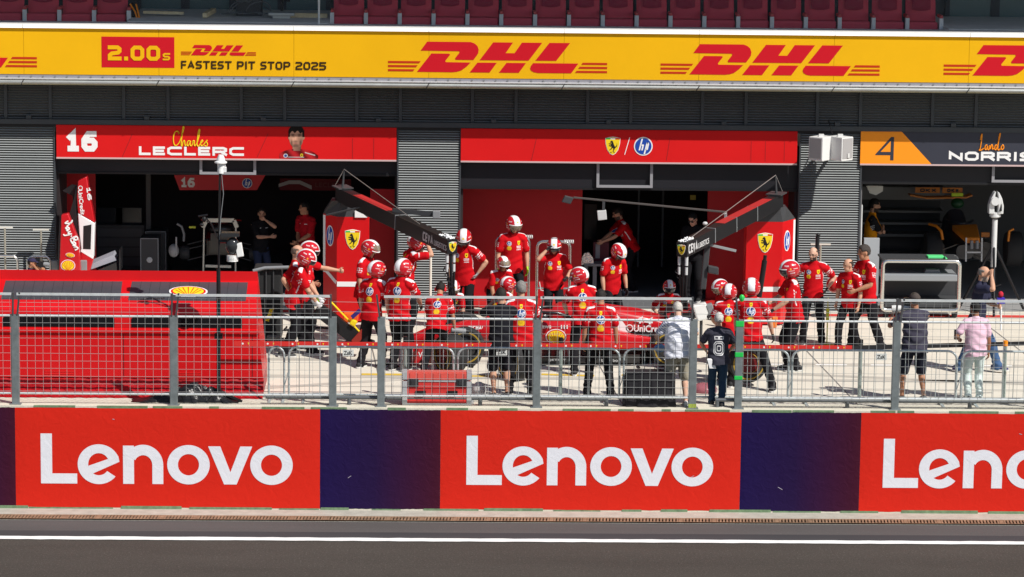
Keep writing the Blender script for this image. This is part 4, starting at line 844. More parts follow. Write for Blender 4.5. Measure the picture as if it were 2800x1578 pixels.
def fuse(mb, vox, it, name):
    me = bpy.data.meshes.new('tmp'); me.from_pydata([tuple(v) for v in mb.v], [], mb.f); o = bpy.data.objects.new('tmp', me); link(o)
    r = o.modifiers.new('r', 'REMESH'); r.mode = 'VOXEL'; r.voxel_size = vox; r.use_smooth_shade = True
    s = o.modifiers.new('s', 'SMOOTH'); s.factor = .5; s.iterations = it
    dg = bpy.context.evaluated_depsgraph_get(); out = bpy.data.meshes.new_from_object(o.evaluated_get(dg)); out.name = name
    bpy.data.objects.remove(o); bpy.data.meshes.remove(me)
    co = np.empty(len(out.vertices)*3, np.float32); out.vertices.foreach_get('co', co); return out, co.reshape(-1, 3)
def paint(me, col, m_, name, par, co=None):
    if co is not None: me.vertices.foreach_set('co', co.astype(np.float32).ravel())
    n_ = len(me.vertices); c4 = np.ones((n_, 4), np.float32); c4[:, :3] = col; a = me.color_attributes.new('Col', 'FLOAT_COLOR', 'POINT'); a.data.foreach_set('color', c4.ravel())
    me.materials.clear(); me.materials.append(m_); me.polygons.foreach_set('use_smooth', [True]*len(me.polygons)); me.update()
    o = bpy.data.objects.new(name, me); link(o); o.parent = par; ORG[o.name] = ORG[par.name]; return o
def npv(v): return np.array(v, np.float32)
def ik(S, T, a, b, pole):
    d = T-S; L = min(max(d.length, .12), (a+b)*.995); d.normalize(); x = (a*a-b*b+L*L)/(2*L); h = math.sqrt(max(0, a*a-x*x))
    p = pole-d*pole.dot(d)
    if p.length < 1e-3: p = V((0, 1, 0))-d*d.y
    p.normalize(); return S+d*x+p*h, S+d*L
def segd(co, a, b):
    a = npv(a); b = npv(b); d = b-a; t = ((co-a)@d)/(d@d); q = a+np.clip(t, 0, 1)[:, None]*d; return np.linalg.norm(co-q, axis=1), t
SKINS = dict(light=(.53, .29, .19), tan=(.42, .20, .115), brown=(.30, .135, .075), pale=(.60, .36, .26), dark=(.16, .075, .045))
GLV = dict(green=(.42, .72, .04), black=(.018, .018, .02), grey=(.30, .30, .31), white=(.7, .7, .7))
def person(hx, top, Y, face, label, outfit='team', helmet=None, hair=(.02, .014, .01), skin='light', lean=4, side=0, twist=0, hip=.93, headp=5, heady=0, headr=0,
           R=None, L=None, poleR=(.7, -.7, -.3), poleL=(-.7, -.7, -.3), fR=(.11, .02), fL=(-.11, -.02), belly=0., gR=None, gL=None, curl=(.5, .5), shirt=None, trousers=(.013, .0125, .015), shorts=False, hat=None, beard=None, tattoo=0, muffs=None,
           group=None, emblem=None, shoes=True, sol=None, kneeR=(.1, 1, 0), kneeL=(-.1, 1, 0), bald=False, girth=1., smax=1.14, stripes=False):
    up = V((0, 0, 1)); ex = V((1, 0, 0)); ey = V((0, 1, 0))
    Pc = V((0, 0, hip)); cl = math.cos(rad(lean)); sl = math.sin(rad(lean)); A = V((math.sin(rad(side)), sl, cl)).normalized()
    cx = V((math.cos(rad(twist)), -math.sin(rad(twist)), 0)); cx = (cx-A*cx.dot(A)).normalized(); cy = A.cross(cx)   # chest right, chest forward
    Nk = Pc+A*.53; bend = A*.28-cy*(.02*sl)
    hu = MX.Rotation(rad(-headp), 3, 'X') @ V((0, 0, 1)); yaw = MX.Rotation(rad(-heady), 3, 'Z'); Hu = yaw @ hu; Hf = yaw @ (MX.Rotation(rad(-headp), 3, 'X') @ V((0, 1, 0)))
    if headr: q = MX.Rotation(rad(headr), 3, Hf); Hu = q @ Hu
    Hr = Hf.cross(Hu); Hc = Nk+(A*.5+up*.5).normalized()*.060+Hu*.11+Hf*.025
    ltop = Hc.z+max(.135, .135*Hu.z)+(.045 if helmet else (.02 if hat else .0)); ztop = P(hx, top, Y).z
    s = min(smax, max(.82, ztop/ltop)); fa = rad(face); f = V((math.sin(fa), -math.cos(fa), 0)); r = f.cross(up)
    rot = MX((r, f, up)).transposed()
    hw = rot @ Hc; root = V((PXx(hx, Y, top+25)-hw.x*s, Y, 0))
    print('person', hx, 's=%.2f raw %.2f' % (s, ztop/ltop))
    t = thing('person', root, label, 'person', group)
    W = lambda mbv: [rot @ v*s for v in mbv]
    Sr = Pc+A*.475+cx*.185; Sl = Pc+A*.475-cx*.185
    R = V(R) if R else Sr+V((.07, .05, -.53)); L = V(L) if L else Sl+V((-.07, .05, -.53))
    Er, Wr = ik(Sr, R, .29, .255, V(poleR)); El_, Wl = ik(Sl, L, .29, .255, V(poleL))
    Hpr = Pc+V((.09, 0, -.03)); Hpl = Pc+V((-.09, 0, -.03)); ar = V((fR[0], fR[1], .085+(fR[2] if len(fR) > 2 else 0))); al = V((fL[0], fL[1], .085+(fL[2] if len(fL) > 2 else 0)))
    Kr, ar = ik(Hpr, ar, .43, .42, V(kneeR)); Kl, al = ik(Hpl, al, .43, .42, V(kneeL))
    # ---- body
    b = MB()
    limb(b, [Pc-A*.02, Pc+A*.25, Pc+A*.44], [.13, .11, .14], [.085, .08, .09], cx)
    limb(b, [Pc+A*.44, Nk+A*.03, Hc-Hu*.05-Hf*.02], [.085, .056, .055], [.07, .056, .058], cx)
    H_ = lambda x, y, z: Hc+Hr*x+Hf*y+Hu*z
    b.ell(H_(0, -.008, .03), .076, .097, .10, ax=(Hr, Hf, Hu)); b.ell(H_(0, .030, -.05), .054, .060, .068, ax=(Hr, Hf, Hu)); b.ell(H_(0, .062, -.095), .026, .022, .020, ax=(Hr, Hf, Hu), nu=10, nv=8)
    limb(b, [H_(0, .082, .025), H_(0, .105, -.012)], [.010, .016], [.010, .014], Hr, 8)
    for q in (-1, 1): b.ell(H_(.076*q, -.012, -.005), .012, .021, .034, ax=(Hr, Hf, Hu), nu=8, nv=8); b.ell(H_(.03*q, .082, .035), .022, .012, .008, ax=(Hr, Hf, Hu), nu=8, nv=6)
    hands = []
    for S_, E_, Wt, sg, cu in ((Sr, Er, Wr, 1, curl[0]), (Sl, El_, Wl, -1, curl[1])):
        limb(b, [S_, S_.lerp(E_, .5), E_], [.052, .047, .040], [.052, .047, .040], ey); limb(b, [E_, E_.lerp(Wt, .3), E_.lerp(Wt, .75), Wt], [.040, .043, .032, .027], [.040, .043, .030, .022], ey)
        d = (Wt-E_).normalized(); n_ = V((-sg, .15, 0)); n_ = n_-d*n_.dot(d)
        if n_.length < .3: n_ = V((0, -1, 0))-d*(-d.y)
        n_.normalize(); th = d.cross(n_)*sg
        limb(b, [Wt, Wt+d*.045, Wt+d*.088], [.028, .040, .040], [.019, .017, .013], th, 10)
        for k in range(4):
            ln_ = (.070, .080, .075, .058)[k]; B0 = Wt+d*(.086-.004*abs(k-1))+th*(.031-.0205*k); d1 = (d*math.cos(cu)+n_*math.sin(cu)); d2 = (d*math.cos(cu*2.1)+n_*math.sin(cu*2.1))
            limb(b, [B0-d*.01, B0+d1*ln_*.5, B0+d1*ln_*.5+d2*ln_*.5], [.0098, .0092, .0078], [.0098, .0092, .0078], n_, 7)
        T0 = Wt+d*.022+th*.026; d1 = (d*.65+th*.72+n_*.2).normalized(); limb(b, [T0, T0+d1*.04, T0+d1*.04+(d*.85+th*.25+n_*.35).normalized()*.035], [.0125, .0105, .0085], [.0125, .0105, .0085], n_, 7)
    for Hp, K_, a_, fo in ((Hpr, Kr, ar, fR), (Hpl, Kl, al, fL)):
        limb(b, [Hp, Hp.lerp(K_, .5), K_], [.072, .066, .052], [.072, .066, .052], ex); limb(b, [K_, K_.lerp(a_, .3), K_.lerp(a_, .8), a_], [.05, .056, .036, .034], [.05, .058, .038, .036], ex)
        limb(b, [a_+V((0, -.03, -.04)), a_+V((0, .1, -.05))], [.03, .032], [.03, .022], ex, 8)
    me, co = fuse(b, .0088, 3, 'body')
    sk = npv(SKINS[skin]); col = np.tile(sk, (len(co), 1))*(1+.05*np.sin(co[:, :1]*60)*np.sin(co[:, 2:3]*47))
    hl = np.stack([(co-npv(Hc))@npv(q) for q in (Hr, Hf, Hu)], 1); ax_ = np.abs(hl[:, 0])
    face_ = (hl[:, 1] > .045) & (np.abs(hl[:, 2]) < .14) & (ax_ < .08)
    if beard is not None: col[(hl[:, 2] < -.03) & (hl[:, 2] > -.15) & (hl[:, 1] > -.015+.2*(hl[:, 2]+.03)*0) & (np.linalg.norm(hl, axis=1) < .16) & ~((ax_ < .022) & (np.abs(hl[:, 2]+.055) < .010))] = npv(beard)
    col[face_ & (np.hypot(ax_-.031, hl[:, 2]-.014) < .0105)] = (.03, .018, .012); col[face_ & (np.abs(ax_-.031) < .020) & (np.abs(hl[:, 2]-.037) < .005)] = npv(hair)*.8+sk*.15
    col[face_ & (ax_ < .024) & (np.abs(hl[:, 2]+.057) < .0065)] = sk*npv((.75, .45, .42)); col[(np.abs(hl[:, 2]-.0) < .04) & (ax_ > .035) & face_ & (hl[:, 2] < 0)] *= npv((1.06, .9, .88))
    for S_, E_, Wt, g in ((Sr, Er, Wr, gR), (Sl, El_, Wl, gL)):
        if g:
            dd = (Wt-E_).normalized(); k = ((co-npv(Wt))@npv(dd)); near = np.linalg.norm(co-npv(Wt+dd*.08), axis=1) < .145; col[near & (k > -.025)] = npv(GLV[g])
    if tattoo: dd, tt = segd(co, Er, Wr); q = (dd < .06) & (tt > .05) & (tt < .6) & (np.sin(co[:, 2]*90+co[:, 0]*70) > .2); col[q] = col[q]*.55
    body = paint(me, col, skinm, 'body', t, npv([tuple(v) for v in (co@np.array(rot.transposed())*s)]))
    TR = lambda c: (c@np.array(rot.transposed())*s)
    # ---- shirt
    sb = MB(); bl = belly; g_ = girth
    limb(sb, [Pc-A*.26, Pc-A*.05, Pc+A*.05, Pc+A*.18, Pc+A*.33, Pc+A*.44, Pc+A*.495], [g_*q for q in (.192, .192, .180+bl*.3, .168+bl*.5, .180, .172, .115)], [g_*q for q in (.142, .142, .130+bl*.5, .120+bl, .128+bl*.3, .112, .082)], cx, 22)
    limb(sb, [Nk-A*.06, Nk+A*.025], [.085, .068], [.075, .070], cx)
    sv = []
    for S_ in (Sr, Sl): limb(sb, [Nk-A*.02, Nk.lerp(S_, .5)+A*.012, S_+A*.015], [.06, .058, .055], [.055, .055, .06], ey)
    for S_, E_ in ((Sr, Er), (Sl, El_)):
        e = S_.lerp(E_, .70); limb(sb, [S_.lerp(Pc+A*.44, .25), S_.lerp(E_, .12), S_.lerp(E_, .45), e], [.085, .079, .073, .074], [.075, .074, .070, .071], ey)
    me, co = fuse(sb, .0105, 4, 'shirt')
    if outfit == 'team' or emblem == 'zero':   # finer mesh where the prints are
        q = co-npv(Pc); hq = (q@npv(A))/.53; xq = q@npv(cx); yq = q@npv(cy); reg = (np.abs(yq) > .03) & (np.abs(xq) < .135) & (hq > (.05 if emblem else .25)) & (hq < .96)
        bm = bmesh.new(); bm.from_mesh(me); bm.verts.ensure_lookup_table(); fs_ = [f_ for f_ in bm.faces if all(reg[v_.index] for v_ in f_.verts)]; es_ = list({e_ for f_ in fs_ for e_ in f_.edges})
        bmesh.ops.subdivide_edges(bm, edges=es_, cuts=2, use_grid_fill=True); bm.to_mesh(me); bm.free(); co = np.empty(len(me.vertices)*3, np.float32); me.vertices.foreach_get('co', co); co = co.reshape(-1, 3)
    q = co-npv(Pc); hh = (q@npv(A))/.53; x = q@npv(cx); y = q@npv(cy)
    ph = hx*.37; fold = .0095*np.sin(34*(hh*.53)+9*x+3*np.sin(12*x+ph)+ph)*np.clip(1.15-hh, 0, 1)*(.5+.5*np.sin(7*x+5*y+ph))+.0065*np.sin(22*x+14*hh+2*np.sin(9*hh+ph))*np.clip(1-hh, 0, 1)
    nr = np.empty(len(co)*3, np.float32); me.vertices.foreach_get('normal', nr); nr = nr.reshape(-1, 3); co = co+nr*fold[:, None]; cut = hh*.53 < -.125+.012*np.sin(9*x+ph)
    base = npv(shirt if shirt else RED); col = np.tile(base, (len(co), 1)); up_ = nr@npv(A)
    d1, t1 = segd(co, Sr, Er); d2, t2 = segd(co, Sl, El_); sleeve = (np.minimum(d1, d2) < .10) & (np.abs(x) > .165); st = np.where(d1 < d2, t1, t2)
    rnd = np.sin(co[:, 0]*311+co[:, 2]*173)*np.sin(co[:, 1]*257+co[:, 2]*97)
    if outfit == 'team':
        col[(hh > .84) & (np.abs(x) > .075) & (np.abs(x) < .235) & (up_ > .25) & (np.abs(y+.012) < .036+.0*x)] = WH
        for a, c in ((.28, .335), (.39, .46), (.51, .545)): col[sleeve & (st > a) & (st < c) & (np.abs(y) < .055) & (np.where(c == .46, 1, 0)+rnd*.0+np.sin(y*190)*.5 > (-.1 if c != .46 else .75))] = WH
        col[sleeve & (st > .66) & (st < .695) & (np.abs(y) < .2)] = npv(RED)*.75
        col[~sleeve & (np.abs(y-.02-.10*(hh-.5)) < .008) & (np.abs(x) > .11) & (hh > .28) & (hh < .80)] = WH
        col[(hh > .98) & (np.abs(x) < .09)] = npv(RED)*.9
        def disc(cx_, ch, rr, sel): return sel & (np.hypot(x-cx_, (hh-ch)*.53) < rr)
        bk = y < -.02; fr = y > .02
        for sel, cx0, ch, rr, cs, csh, shx, shh, sr in ((bk, 0., .665, .072, 0., .40, 0., .87, .030), (fr, .085, .74, .040, .085, .585, -.085, .76, .034)):
            sg = -1 if sel is fr else 1; U = .5*(x-cx0)*sg/rr; Vv = .5*(hh-ch)*.53/rr
            col[disc(cx0, ch, rr, sel)] = WH; i_ = disc(cx0, ch, rr*.88, sel); col[i_] = BL
            hl_ = U-.234*(Vv+.22); pl_ = U-.234*(Vv+.42)
            hb = ((np.abs(hl_+.21) < .045) & (Vv > -.24)) | ((np.abs(hl_+.06) < .042) & (Vv > -.24) & (Vv < .06)) | ((hl_ > -.21) & (hl_ < -.03) & (Vv > .02) & (Vv < .10))
            hb |= ((np.abs(pl_-.06) < .045) & (Vv < .20)) | ((np.abs(pl_-.215) < .042) & (Vv < .16) & (Vv > -.17)) | ((pl_ > .06) & (pl_ < .23) & (((Vv > .12) & (Vv < .20)) | ((Vv > -.21) & (Vv < -.13))))
            col[i_ & hb] = WH
            rs = .058 if cx0 == 0. else .040
            col[disc(cs, csh, rs, sel) & ((hh-csh) > -rs*1.55)] = npv((.70, .30, .02)); dsh = disc(cs, csh, rs*.84, sel) & ((hh-csh) > -rs*1.3); an = np.arctan2((hh-csh)*.53+rs*.9, x-cs); col[dsh] = YE; col[dsh & (np.sin(an*17) > .72)] = npv((.62, .22, .02))
            vs_ = (hh-shh)*.53; wd = sr*.72*np.sqrt(np.clip(1-np.clip(-vs_/(sr*1.25), 0, 1)**1.6, 0, 1)); ins = sel & (np.abs(x-shx) < wd) & (vs_ < sr) & (vs_ > -sr*1.25); col[ins] = YE
            col[ins & (np.hypot((x-shx)*1.3, vs_) < sr*.42) & (rnd > -.4)] = (.08, .06, .01)
        wt = fr & (np.abs(x+.085) < .042) & ((np.abs(hh-.615) < .045) & (np.sin(hh*150+x*20) > -.4) | (np.abs(hh-.535) < .012)); col[wt & (np.sin(x*420)+rnd > -.9)] = WH
    if stripes: col[sleeve & (np.sin(st*52) > .2)] = npv((.16, .17, .28)); col[(hh > .9) & (np.abs(x) < .1) & (np.sin(hh*160) > .5)] = npv((.16, .17, .28))
    if emblem == 'zero':   # outlined number on the back
        bk = y < 0; u = np.abs(x); v_ = (hh-.34)*.53; e = np.maximum(u/.098, np.abs(v_)/.132); e = np.maximum(e, (u/.098+np.abs(v_)/.132)/1.62)
        for a, c in ((.88, 1.0), (.66, .76), (.28, .40)): col[bk & (e > a) & (e < c)] = (.72, .72, .72)
        v2 = (hh-.71)*.53; bx = bk & (u < .088) & (np.abs(v2) < .032); col[bx] = (.62, .62, .62); col[bx & (np.abs(u-.044) < .026) & (np.abs(v2) < .016)] = base
    if emblem == 'orange': col[sleeve] = (.02, .02, .022); col[sleeve & (st > .3) & (st < .62) & (np.sin(st*60) > .45) & (np.abs(y) < .05)] = WH
    if emblem == 'small': col[(y > 0) & (np.abs(x+.08) < .03) & (np.abs(hh-.78) < .012)] = WH; col[(y > 0) & (np.abs(x-.06) < .012) & (np.abs(hh-.78) < .012)] = WH
    so = paint(me, col, clothm, 'shirt', t, TR(co)); bm = bmesh.new(); bm.from_mesh(so.data); bm.verts.ensure_lookup_table(); bmesh.ops.delete(bm, geom=[bm.verts[i] for i in np.nonzero(cut)[0]], context='VERTS'); bm.to_mesh(so.data); bm.free()
    # ---- trousers
    tb = MB(); limb(tb, [Pc+A*.06, Pc-up*.0+A*.0, Pc-up*.07], [.140, .158, .162], [.095, .112, .114], ex, 18)
    for Hp, K_, a_ in ((Hpr, Kr, ar), (Hpl, Kl, al)):
        Hq = Hp+V((0, 0, -.02))
        if shorts: e = Hq.lerp(K_, .98); limb(tb, [Hq, Hq.lerp(K_, .5), e], [.098, .100, .098], [.105, .108, .104], ex)
        else: limb(tb, [Hq, Hq.lerp(K_, .5), K_], [.095, .088, .076], [.103, .096, .080], ex); limb(tb, [K_, K_.lerp(a_, .35), K_.lerp(a_, .8), a_+V((0, .005, -.02))], [.076, .074, .066, .068], [.080, .080, .072, .076], ex)
    me, co = fuse(tb, .012, 4, 'trousers'); nr = np.empty(len(co)*3, np.float32); me.vertices.foreach_get('normal', nr); nr = nr.reshape(-1, 3)
    fold = .006*np.sin(70*co[:, 2]+14*co[:, 0]+3*np.sin(9*co[:, 1]+ph))*np.exp(-((co[:, 2]-.16)/.12)**2)+.004*np.sin(26*co[:, 0]+18*co[:, 2]+ph); co = co+nr*fold[:, None]
    col = np.tile(npv(trousers), (len(co), 1)); paint(me, col, clothm, 'shorts' if shorts else 'trousers', t, TR(co))
    # ---- shoes
    for a_, fo, K_ in ((ar, fR, Kr), (al, fL, Kl)):
        ms_ = MB(); d = V((a_.x*.35, 1, 0)).normalized(); z0 = a_.z-.085; o = V((a_.x, a_.y, z0)); sd2 = d.cross(up)
        limb(ms_, [o-d*.075+up*.055, o+d*.01+up*.06, o+d*.10+up*.042, o+d*.165+up*.035], [.037, .041, .045, .036], [.045, .05, .034, .024], sd2, 12)
        n0 = len(ms_.f); prof = [(-.115, 0), (-.10, .032), (-.02, .037), (.08, .048), (.16, .042), (.195, .02), (.2, 0), (.195, -.02), (.16, -.042), (.08, -.046), (-.02, -.036), (-.10, -.032)]
        ms_.prism([(b_, a2) for a2, b_ in prof], o+up*.002, sd2, d, .026, 1)
        for i in range(len(ms_.v)):
            v = ms_.v[i]
            if v.z < z0+.004: ms_.v[i] = V((v.x, v.y, z0+.004))
        ms_.v = [(rot @ v)*s+root for v in ms_.v]; ms_.build('shoe', [mat('shoe cloth') if shoes is True else shoes, sol or solem], t, smooth=50)
    # ---- head wear
    def grid(fn, nu, nv):
        g = [fn(2*math.pi*i/nu, -math.pi/2+math.pi*j/nv) for j in range(nv+1) for i in range(nu)]
        fs = [(j*nu+i, j*nu+(i+1) % nu, (j+1)*nu+(i+1) % nu, (j+1)*nu+i) for j in range(nv) for i in range(nu)]; return g, fs
    if helmet:
        nu, nv = 40, 26; C0 = Hc+Hu*.025-Hf*.005; vis = helmet
        def opening(az, el): return abs(az) < rad(58) and el < rad(4) and el > rad(-62)
        def fn(u, v):
            az = (u+math.pi) % (2*math.pi)-math.pi; ce = math.cos(v); k = 1.
            if v < rad(-42): k = max(.75, 1-(rad(-42)-v)*.9)
            rr = (.128, .152+.008*max(0, -math.cos(az)), .142); return V((math.sin(az)*ce*rr[0]*k, math.cos(az)*ce*rr[1]*k, max(-.125, math.sin(v)*rr[2])))
        g, fs = grid(fn, nu, nv); g = np.array([tuple(v) for v in g]); keep = []
        for j in range(nv):
            v = -math.pi/2+math.pi*(j+.5)/nv
            for i in range(nu):
                az = ((2*math.pi*(i+.5)/nu)+math.pi) % (2*math.pi)-math.pi
                if not opening(az, v): keep.append(fs[j*nu+i])
        col = np.tile(npv((.50, .012, .022)), (len(g), 1)); az = np.arctan2(g[:, 0], g[:, 1]); el = np.arcsin(np.clip(g[:, 2]/.142, -1, 1))
        # densify for markings
        me = bpy.data.meshes.new('helmet'); me.from_pydata([tuple(v) for v in g], [], keep); bm = bmesh.new(); bm.from_mesh(me)
        bmesh.ops.subdivide_edges(bm, edges=bm.edges[:], cuts=2, use_grid_fill=True, smooth=.0)
        for f_ in list(bm.verts):
            if not f_.link_faces: bm.verts.remove(f_)
        bm.to_mesh(me); bm.free(); g = np.empty(len(me.vertices)*3, np.float32); me.vertices.foreach_get('co', g); g = g.reshape(-1, 3)
        az = np.arctan2(g[:, 0], g[:, 1]); el = np.arctan2(g[:, 2], np.hypot(g[:, 0], g[:, 1])); col = np.tile(npv((.50, .012, .022)), (len(g), 1)); X_ = np.abs(g[:, 0])
        col[(X_ < .050) & (g[:, 2] > -.06)] = WH; col[(X_ > .050) & (X_ < .054)] = (.2, .0, .01); col[(X_ < .014) & (az < 2) & (np.abs(az) < 1) & (np.abs(el-.5) < .1)] = YE
        aa = np.abs(az); col[(np.hypot((aa-1.45)*.14, (el-.12)*.14) < .017)] = (.80, .30, .03)
        for a0, a1, e0, e1, fq in ((.75, 1.25, .42, .58, 60), (1.7, 2.3, .50, .62, 70), (1.2, 1.9, -.12, -.06, 0), (1.3, 2.0, -.42, -.30, 55), (1.8, 2.4, .1, .16, 0)):
            col[(aa > a0) & (aa < a1) & (el > e0) & (el < e1) & ((np.sin(aa*fq) > -.3) if fq else True)] = WH
        col[(g[:, 2] < -.115)] = DK
        Wm = lambda v: rot @ (C0+Hr*v[0]+Hf*v[1]+Hu*v[2])*s
        ho = paint(me, col, helm, 'helmet', t, np.array([tuple(Wm(v)) for v in g]))
        sol_ = ho.modifiers.new('shell', 'SOLIDIFY'); sol_.thickness = .012*s; sol_.offset = -1
        # brow lip and lining
        lp = MB(); a_ = [V((math.sin(q)*.133, math.cos(q)*.158, .012+.004*math.cos(q))) for q in [rad(-62+124*i/14) for i in range(15)]]
        lp.v = []; lp.tube([Wm(v)+root for v in a_], .011*s, n=6); lp.build('brow_lip', white, t, smooth=60)
        vb = MB(); e0, e1, mm_ = {'down': (-24, 4, visorm), 'mid': (-40, -2, visorm), 'up': (14, 50, visorc), 'clear': (-34, 2, visorc)}[vis]
        nA = 14; nE = 6
        for j in range(nE+1):
            for i in range(nA+1):
                q = rad(-60+120*i/nA); e = rad(e0+(e1-e0)*j/nE); vb.v.append(Wm(V((math.sin(q)*math.cos(e)*.139, math.cos(q)*math.cos(e)*.166+.0, math.sin(e)*.155)))+root)
        vb.f = [(j*(nA+1)+i, j*(nA+1)+i+1, (j+1)*(nA+1)+i+1, (j+1)*(nA+1)+i) for j in range(nE) for i in range(nA)]; vb.m = [0]*len(vb.f)
        vo = vb.build('visor', mm_, t, smooth=80); so = vo.modifiers.new('shell', 'SOLIDIFY'); so.thickness = .004
        ck = MB()
        for q in (-1, 1): ck.tube([Wm(V((q*.098, .06, -.03)))+root, Wm(V((q*.085, .075, -.10)))+root, Wm(V((q*.03, .085, -.148)))+root], .008*s, n=5)
        ck.build('chin_strap', blk, t)
    else:
        hc = npv(hair)
        if not bald or True:
            def fn(u, v):
                az = (u+math.pi) % (2*math.pi)-math.pi; x_ = math.sin(az)*math.cos(v); y_ = math.cos(az)*math.cos(v); z_ = math.sin(v)
                line = (.50+.08*math.cos(az*6)) if abs(az) < .75 else (.12 if abs(az) < 1.25 else (.0 if abs(az) < 1.75 else -.62))
                if bald: line = 1.2 if abs(az) < 1.3 else (.2 if abs(az) < 1.7 else -.55)
                kk = 1.15+.07*NZ.noise(V((x_*5+hx, y_*5, z_*5)))+.03*NZ.noise(V((x_*14, y_*14+hx, z_*14)))
                if bald: kk -= .045; kk = kk if v < .55 else .9
                if v < line: kk = .84
                return H_(x_*.076*kk, -.008+y_*.097*kk, .03+z_*.10*kk*(1.03 if not bald else 1))
            g, fs = grid(fn, 30, 22); hm = bpy.data.meshes.new('hair'); hm.from_pydata([tuple(v) for v in g], [], fs); g = np.array([tuple(v) for v in g])
            rn = np.array([NZ.noise(V(v)*60) for v in g]); paint(hm, hc[None, :]*(1+.5*rn[:, None]), hairm, 'hair', t, TR(g))
        if hat:
            def fn(u, v):
                az = (u+math.pi) % (2*math.pi)-math.pi; kk = 1.17 if v > .14 else .8; return H_(math.sin(az)*math.cos(v)*.078*kk, -.008+math.cos(az)*math.cos(v)*.097*kk, .03+math.sin(v)*.10*kk)
            g, fs = grid(fn, 26, 18); hm = bpy.data.meshes.new('cap'); hm.from_pydata([tuple(v) for v in g], [], fs); paint(hm, npv(hat)[None, :]*np.ones((len(g), 1)), clothm, 'cap', t, TR(np.array([tuple(v) for v in g])))
            pk = MB(); pk.prism([(-.07, 0), (-.06, .06), (-.03, .085), (.03, .085), (.06, .06), (.07, 0)], H_(0, .085, .048), Hr, (Hf-Hu*.2), .006); pk.v = [(rot @ v)*s+root for v in pk.v]; pk.build('cap_peak', mat('peak cloth %.2f' % hat[0], tuple(hat), .8), t)
        if muffs:
            mf = MB()
            for q in (-1, 1): mf.ell(H_(.088*q, -.012, 0), .026, .036, .046, ax=(Hr, Hf, Hu), nu=12, nv=8)
            mf.tube([H_(.088*math.sin(q), -.012, .035+.10*math.cos(q)) for q in [rad(-90+180*i/10) for i in range(11)]], .010, n=6); mf.v = [(rot @ v)*s+root for v in mf.v]; mf.build('ear_protectors', mat('red ear cups', (.60, .015, .02), .35), t, smooth=60)
    t['_'] = 0; del t['_']
    loc = lambda v: rot @ V(v)*s+root
    return dict(t=t, loc=loc, s=s, R=rot @ Wr*s+root, L=rot @ Wl*s+root, rot=rot, H=loc(Hc), Hf=rot @ Hf, Hr=rot @ Hr, Hu=rot @ Hu)
CREW = 'helmeted mechanics round the car'
PEOPLE = {}
AK = dict(R=(.24, .02, 1.0), poleR=(1, -.6, .1)); AKL = dict(L=(-.24, .02, 1.0), poleL=(-1, -.6, .1))
def add(k, *a, **kw): PEOPLE[k] = person(*a, **kw)
# --- left group
add('bald_hip', 814, 663, -4.9, 95, 'bald mechanic with hand on hip behind the crouching jack operator', hair=(.12, .08, .06), bald=True, R=(.25, -.05, 1.02), poleR=(.5, -1, .0), L=(-.15, .35, 1.1), fR=(.1, -.12), fL=(-.1, .15))
add('fist', 847, 640, -4.65, 95, 'helmeted mechanic stretching one fist towards the left red cabinet', helmet='down', headp=12, L=(-.18, .58, 1.27), poleL=(-.6, .0, -1), R=(.22, .22, .84), gR='green', curl=(.6, 1.5), group=CREW)
add('jackman', 838, 667, -5.4, 88, 'helmeted mechanic with tattooed arm gripping the yellow jack', helmet='down', lean=12, headp=24, hip=.92, R=(.20, .42, .83), poleR=(.6, -1, -.2), L=(-.1, .46, .83), gR='white', gL='white', tattoo=1, curl=(1.2, 1.2), fR=(.12, -.16), fL=(-.12, .28), group=CREW)
add('visorup', 1013, 654, -4.1, 68, 'helmeted mechanic with raised visor looking down beside the left crest', helmet='up', headp=24, gR='grey', gL='grey', lean=6, group=CREW)
add('back1', 1030, 714, -6.5, 148, 'helmeted mechanic seen from behind beside the left fence gap', helmet='down', heady=22, headp=12, lean=8, R=(.22, .25, .92), gR='black', gL='black', fR=(.14, .10), fL=(-.14, -.12), group=CREW)
add('back2', 1103, 705, -6.8, 150, 'helmeted mechanic seen from behind, left of the one with red ear cups', helmet='down', heady=10, headp=10, lean=6, R=(.16, .40, 1.0), poleR=(1, -.3, -.5), gR='black', gL='black', group=CREW)
add('underboom', 1138, 632, -3.4, 110, 'helmeted mechanic holding his tilted helmet under the left boom', helmet='down', headp=34, lean=12, R=(.10, .36, 1.60), poleR=(1, .2, -.8), L=(-.10, .38, 1.56), poleL=(-1, .2, -.8), gR='black', group=CREW)
add('earcups', 1205, 781, -6.95, 168, 'dark haired mechanic with red ear cups bending towards the front wheel', hair=(.015, .012, .01), muffs=True, lean=30, hip=.88, headp=38, R=(.30, .34, .62), L=(-.22, .42, .66), skin='tan', fR=(.2, .12), fL=(-.2, -.12))
add('frontwheel', 1240, 757, -4.0, 8, 'helmeted mechanic crouching behind the front wheel under the hanging cables', helmet='clear', lean=42, hip=.72, headp=20, R=(.22, .48, .5), L=(-.2, .48, .5), gR='black', gL='black', fR=(.2, .1), fL=(-.2, .0), group=CREW)
add('akimbo', 1268, 623, -2.5, 338, 'helmeted mechanic with one arm akimbo left of the tallest mechanic', helmet='mid', headp=28, heady=-18, lean=3, L=(-.25, .03, 1.0), poleL=(-1, -.5, .1), gL='grey', gR='grey', curl=(.4, .8), fR=(.16, .05), fL=(-.14, -.05), group=CREW)
add('tall', 1405, 588, -1.0, 12, 'tallest helmeted mechanic with bright green gloves before the red panel', helmet='clear', headp=8, heady=-12, lean=1, gL='green', gR='green', fR=(.15, 0), fL=(-.15, 0), group=CREW)
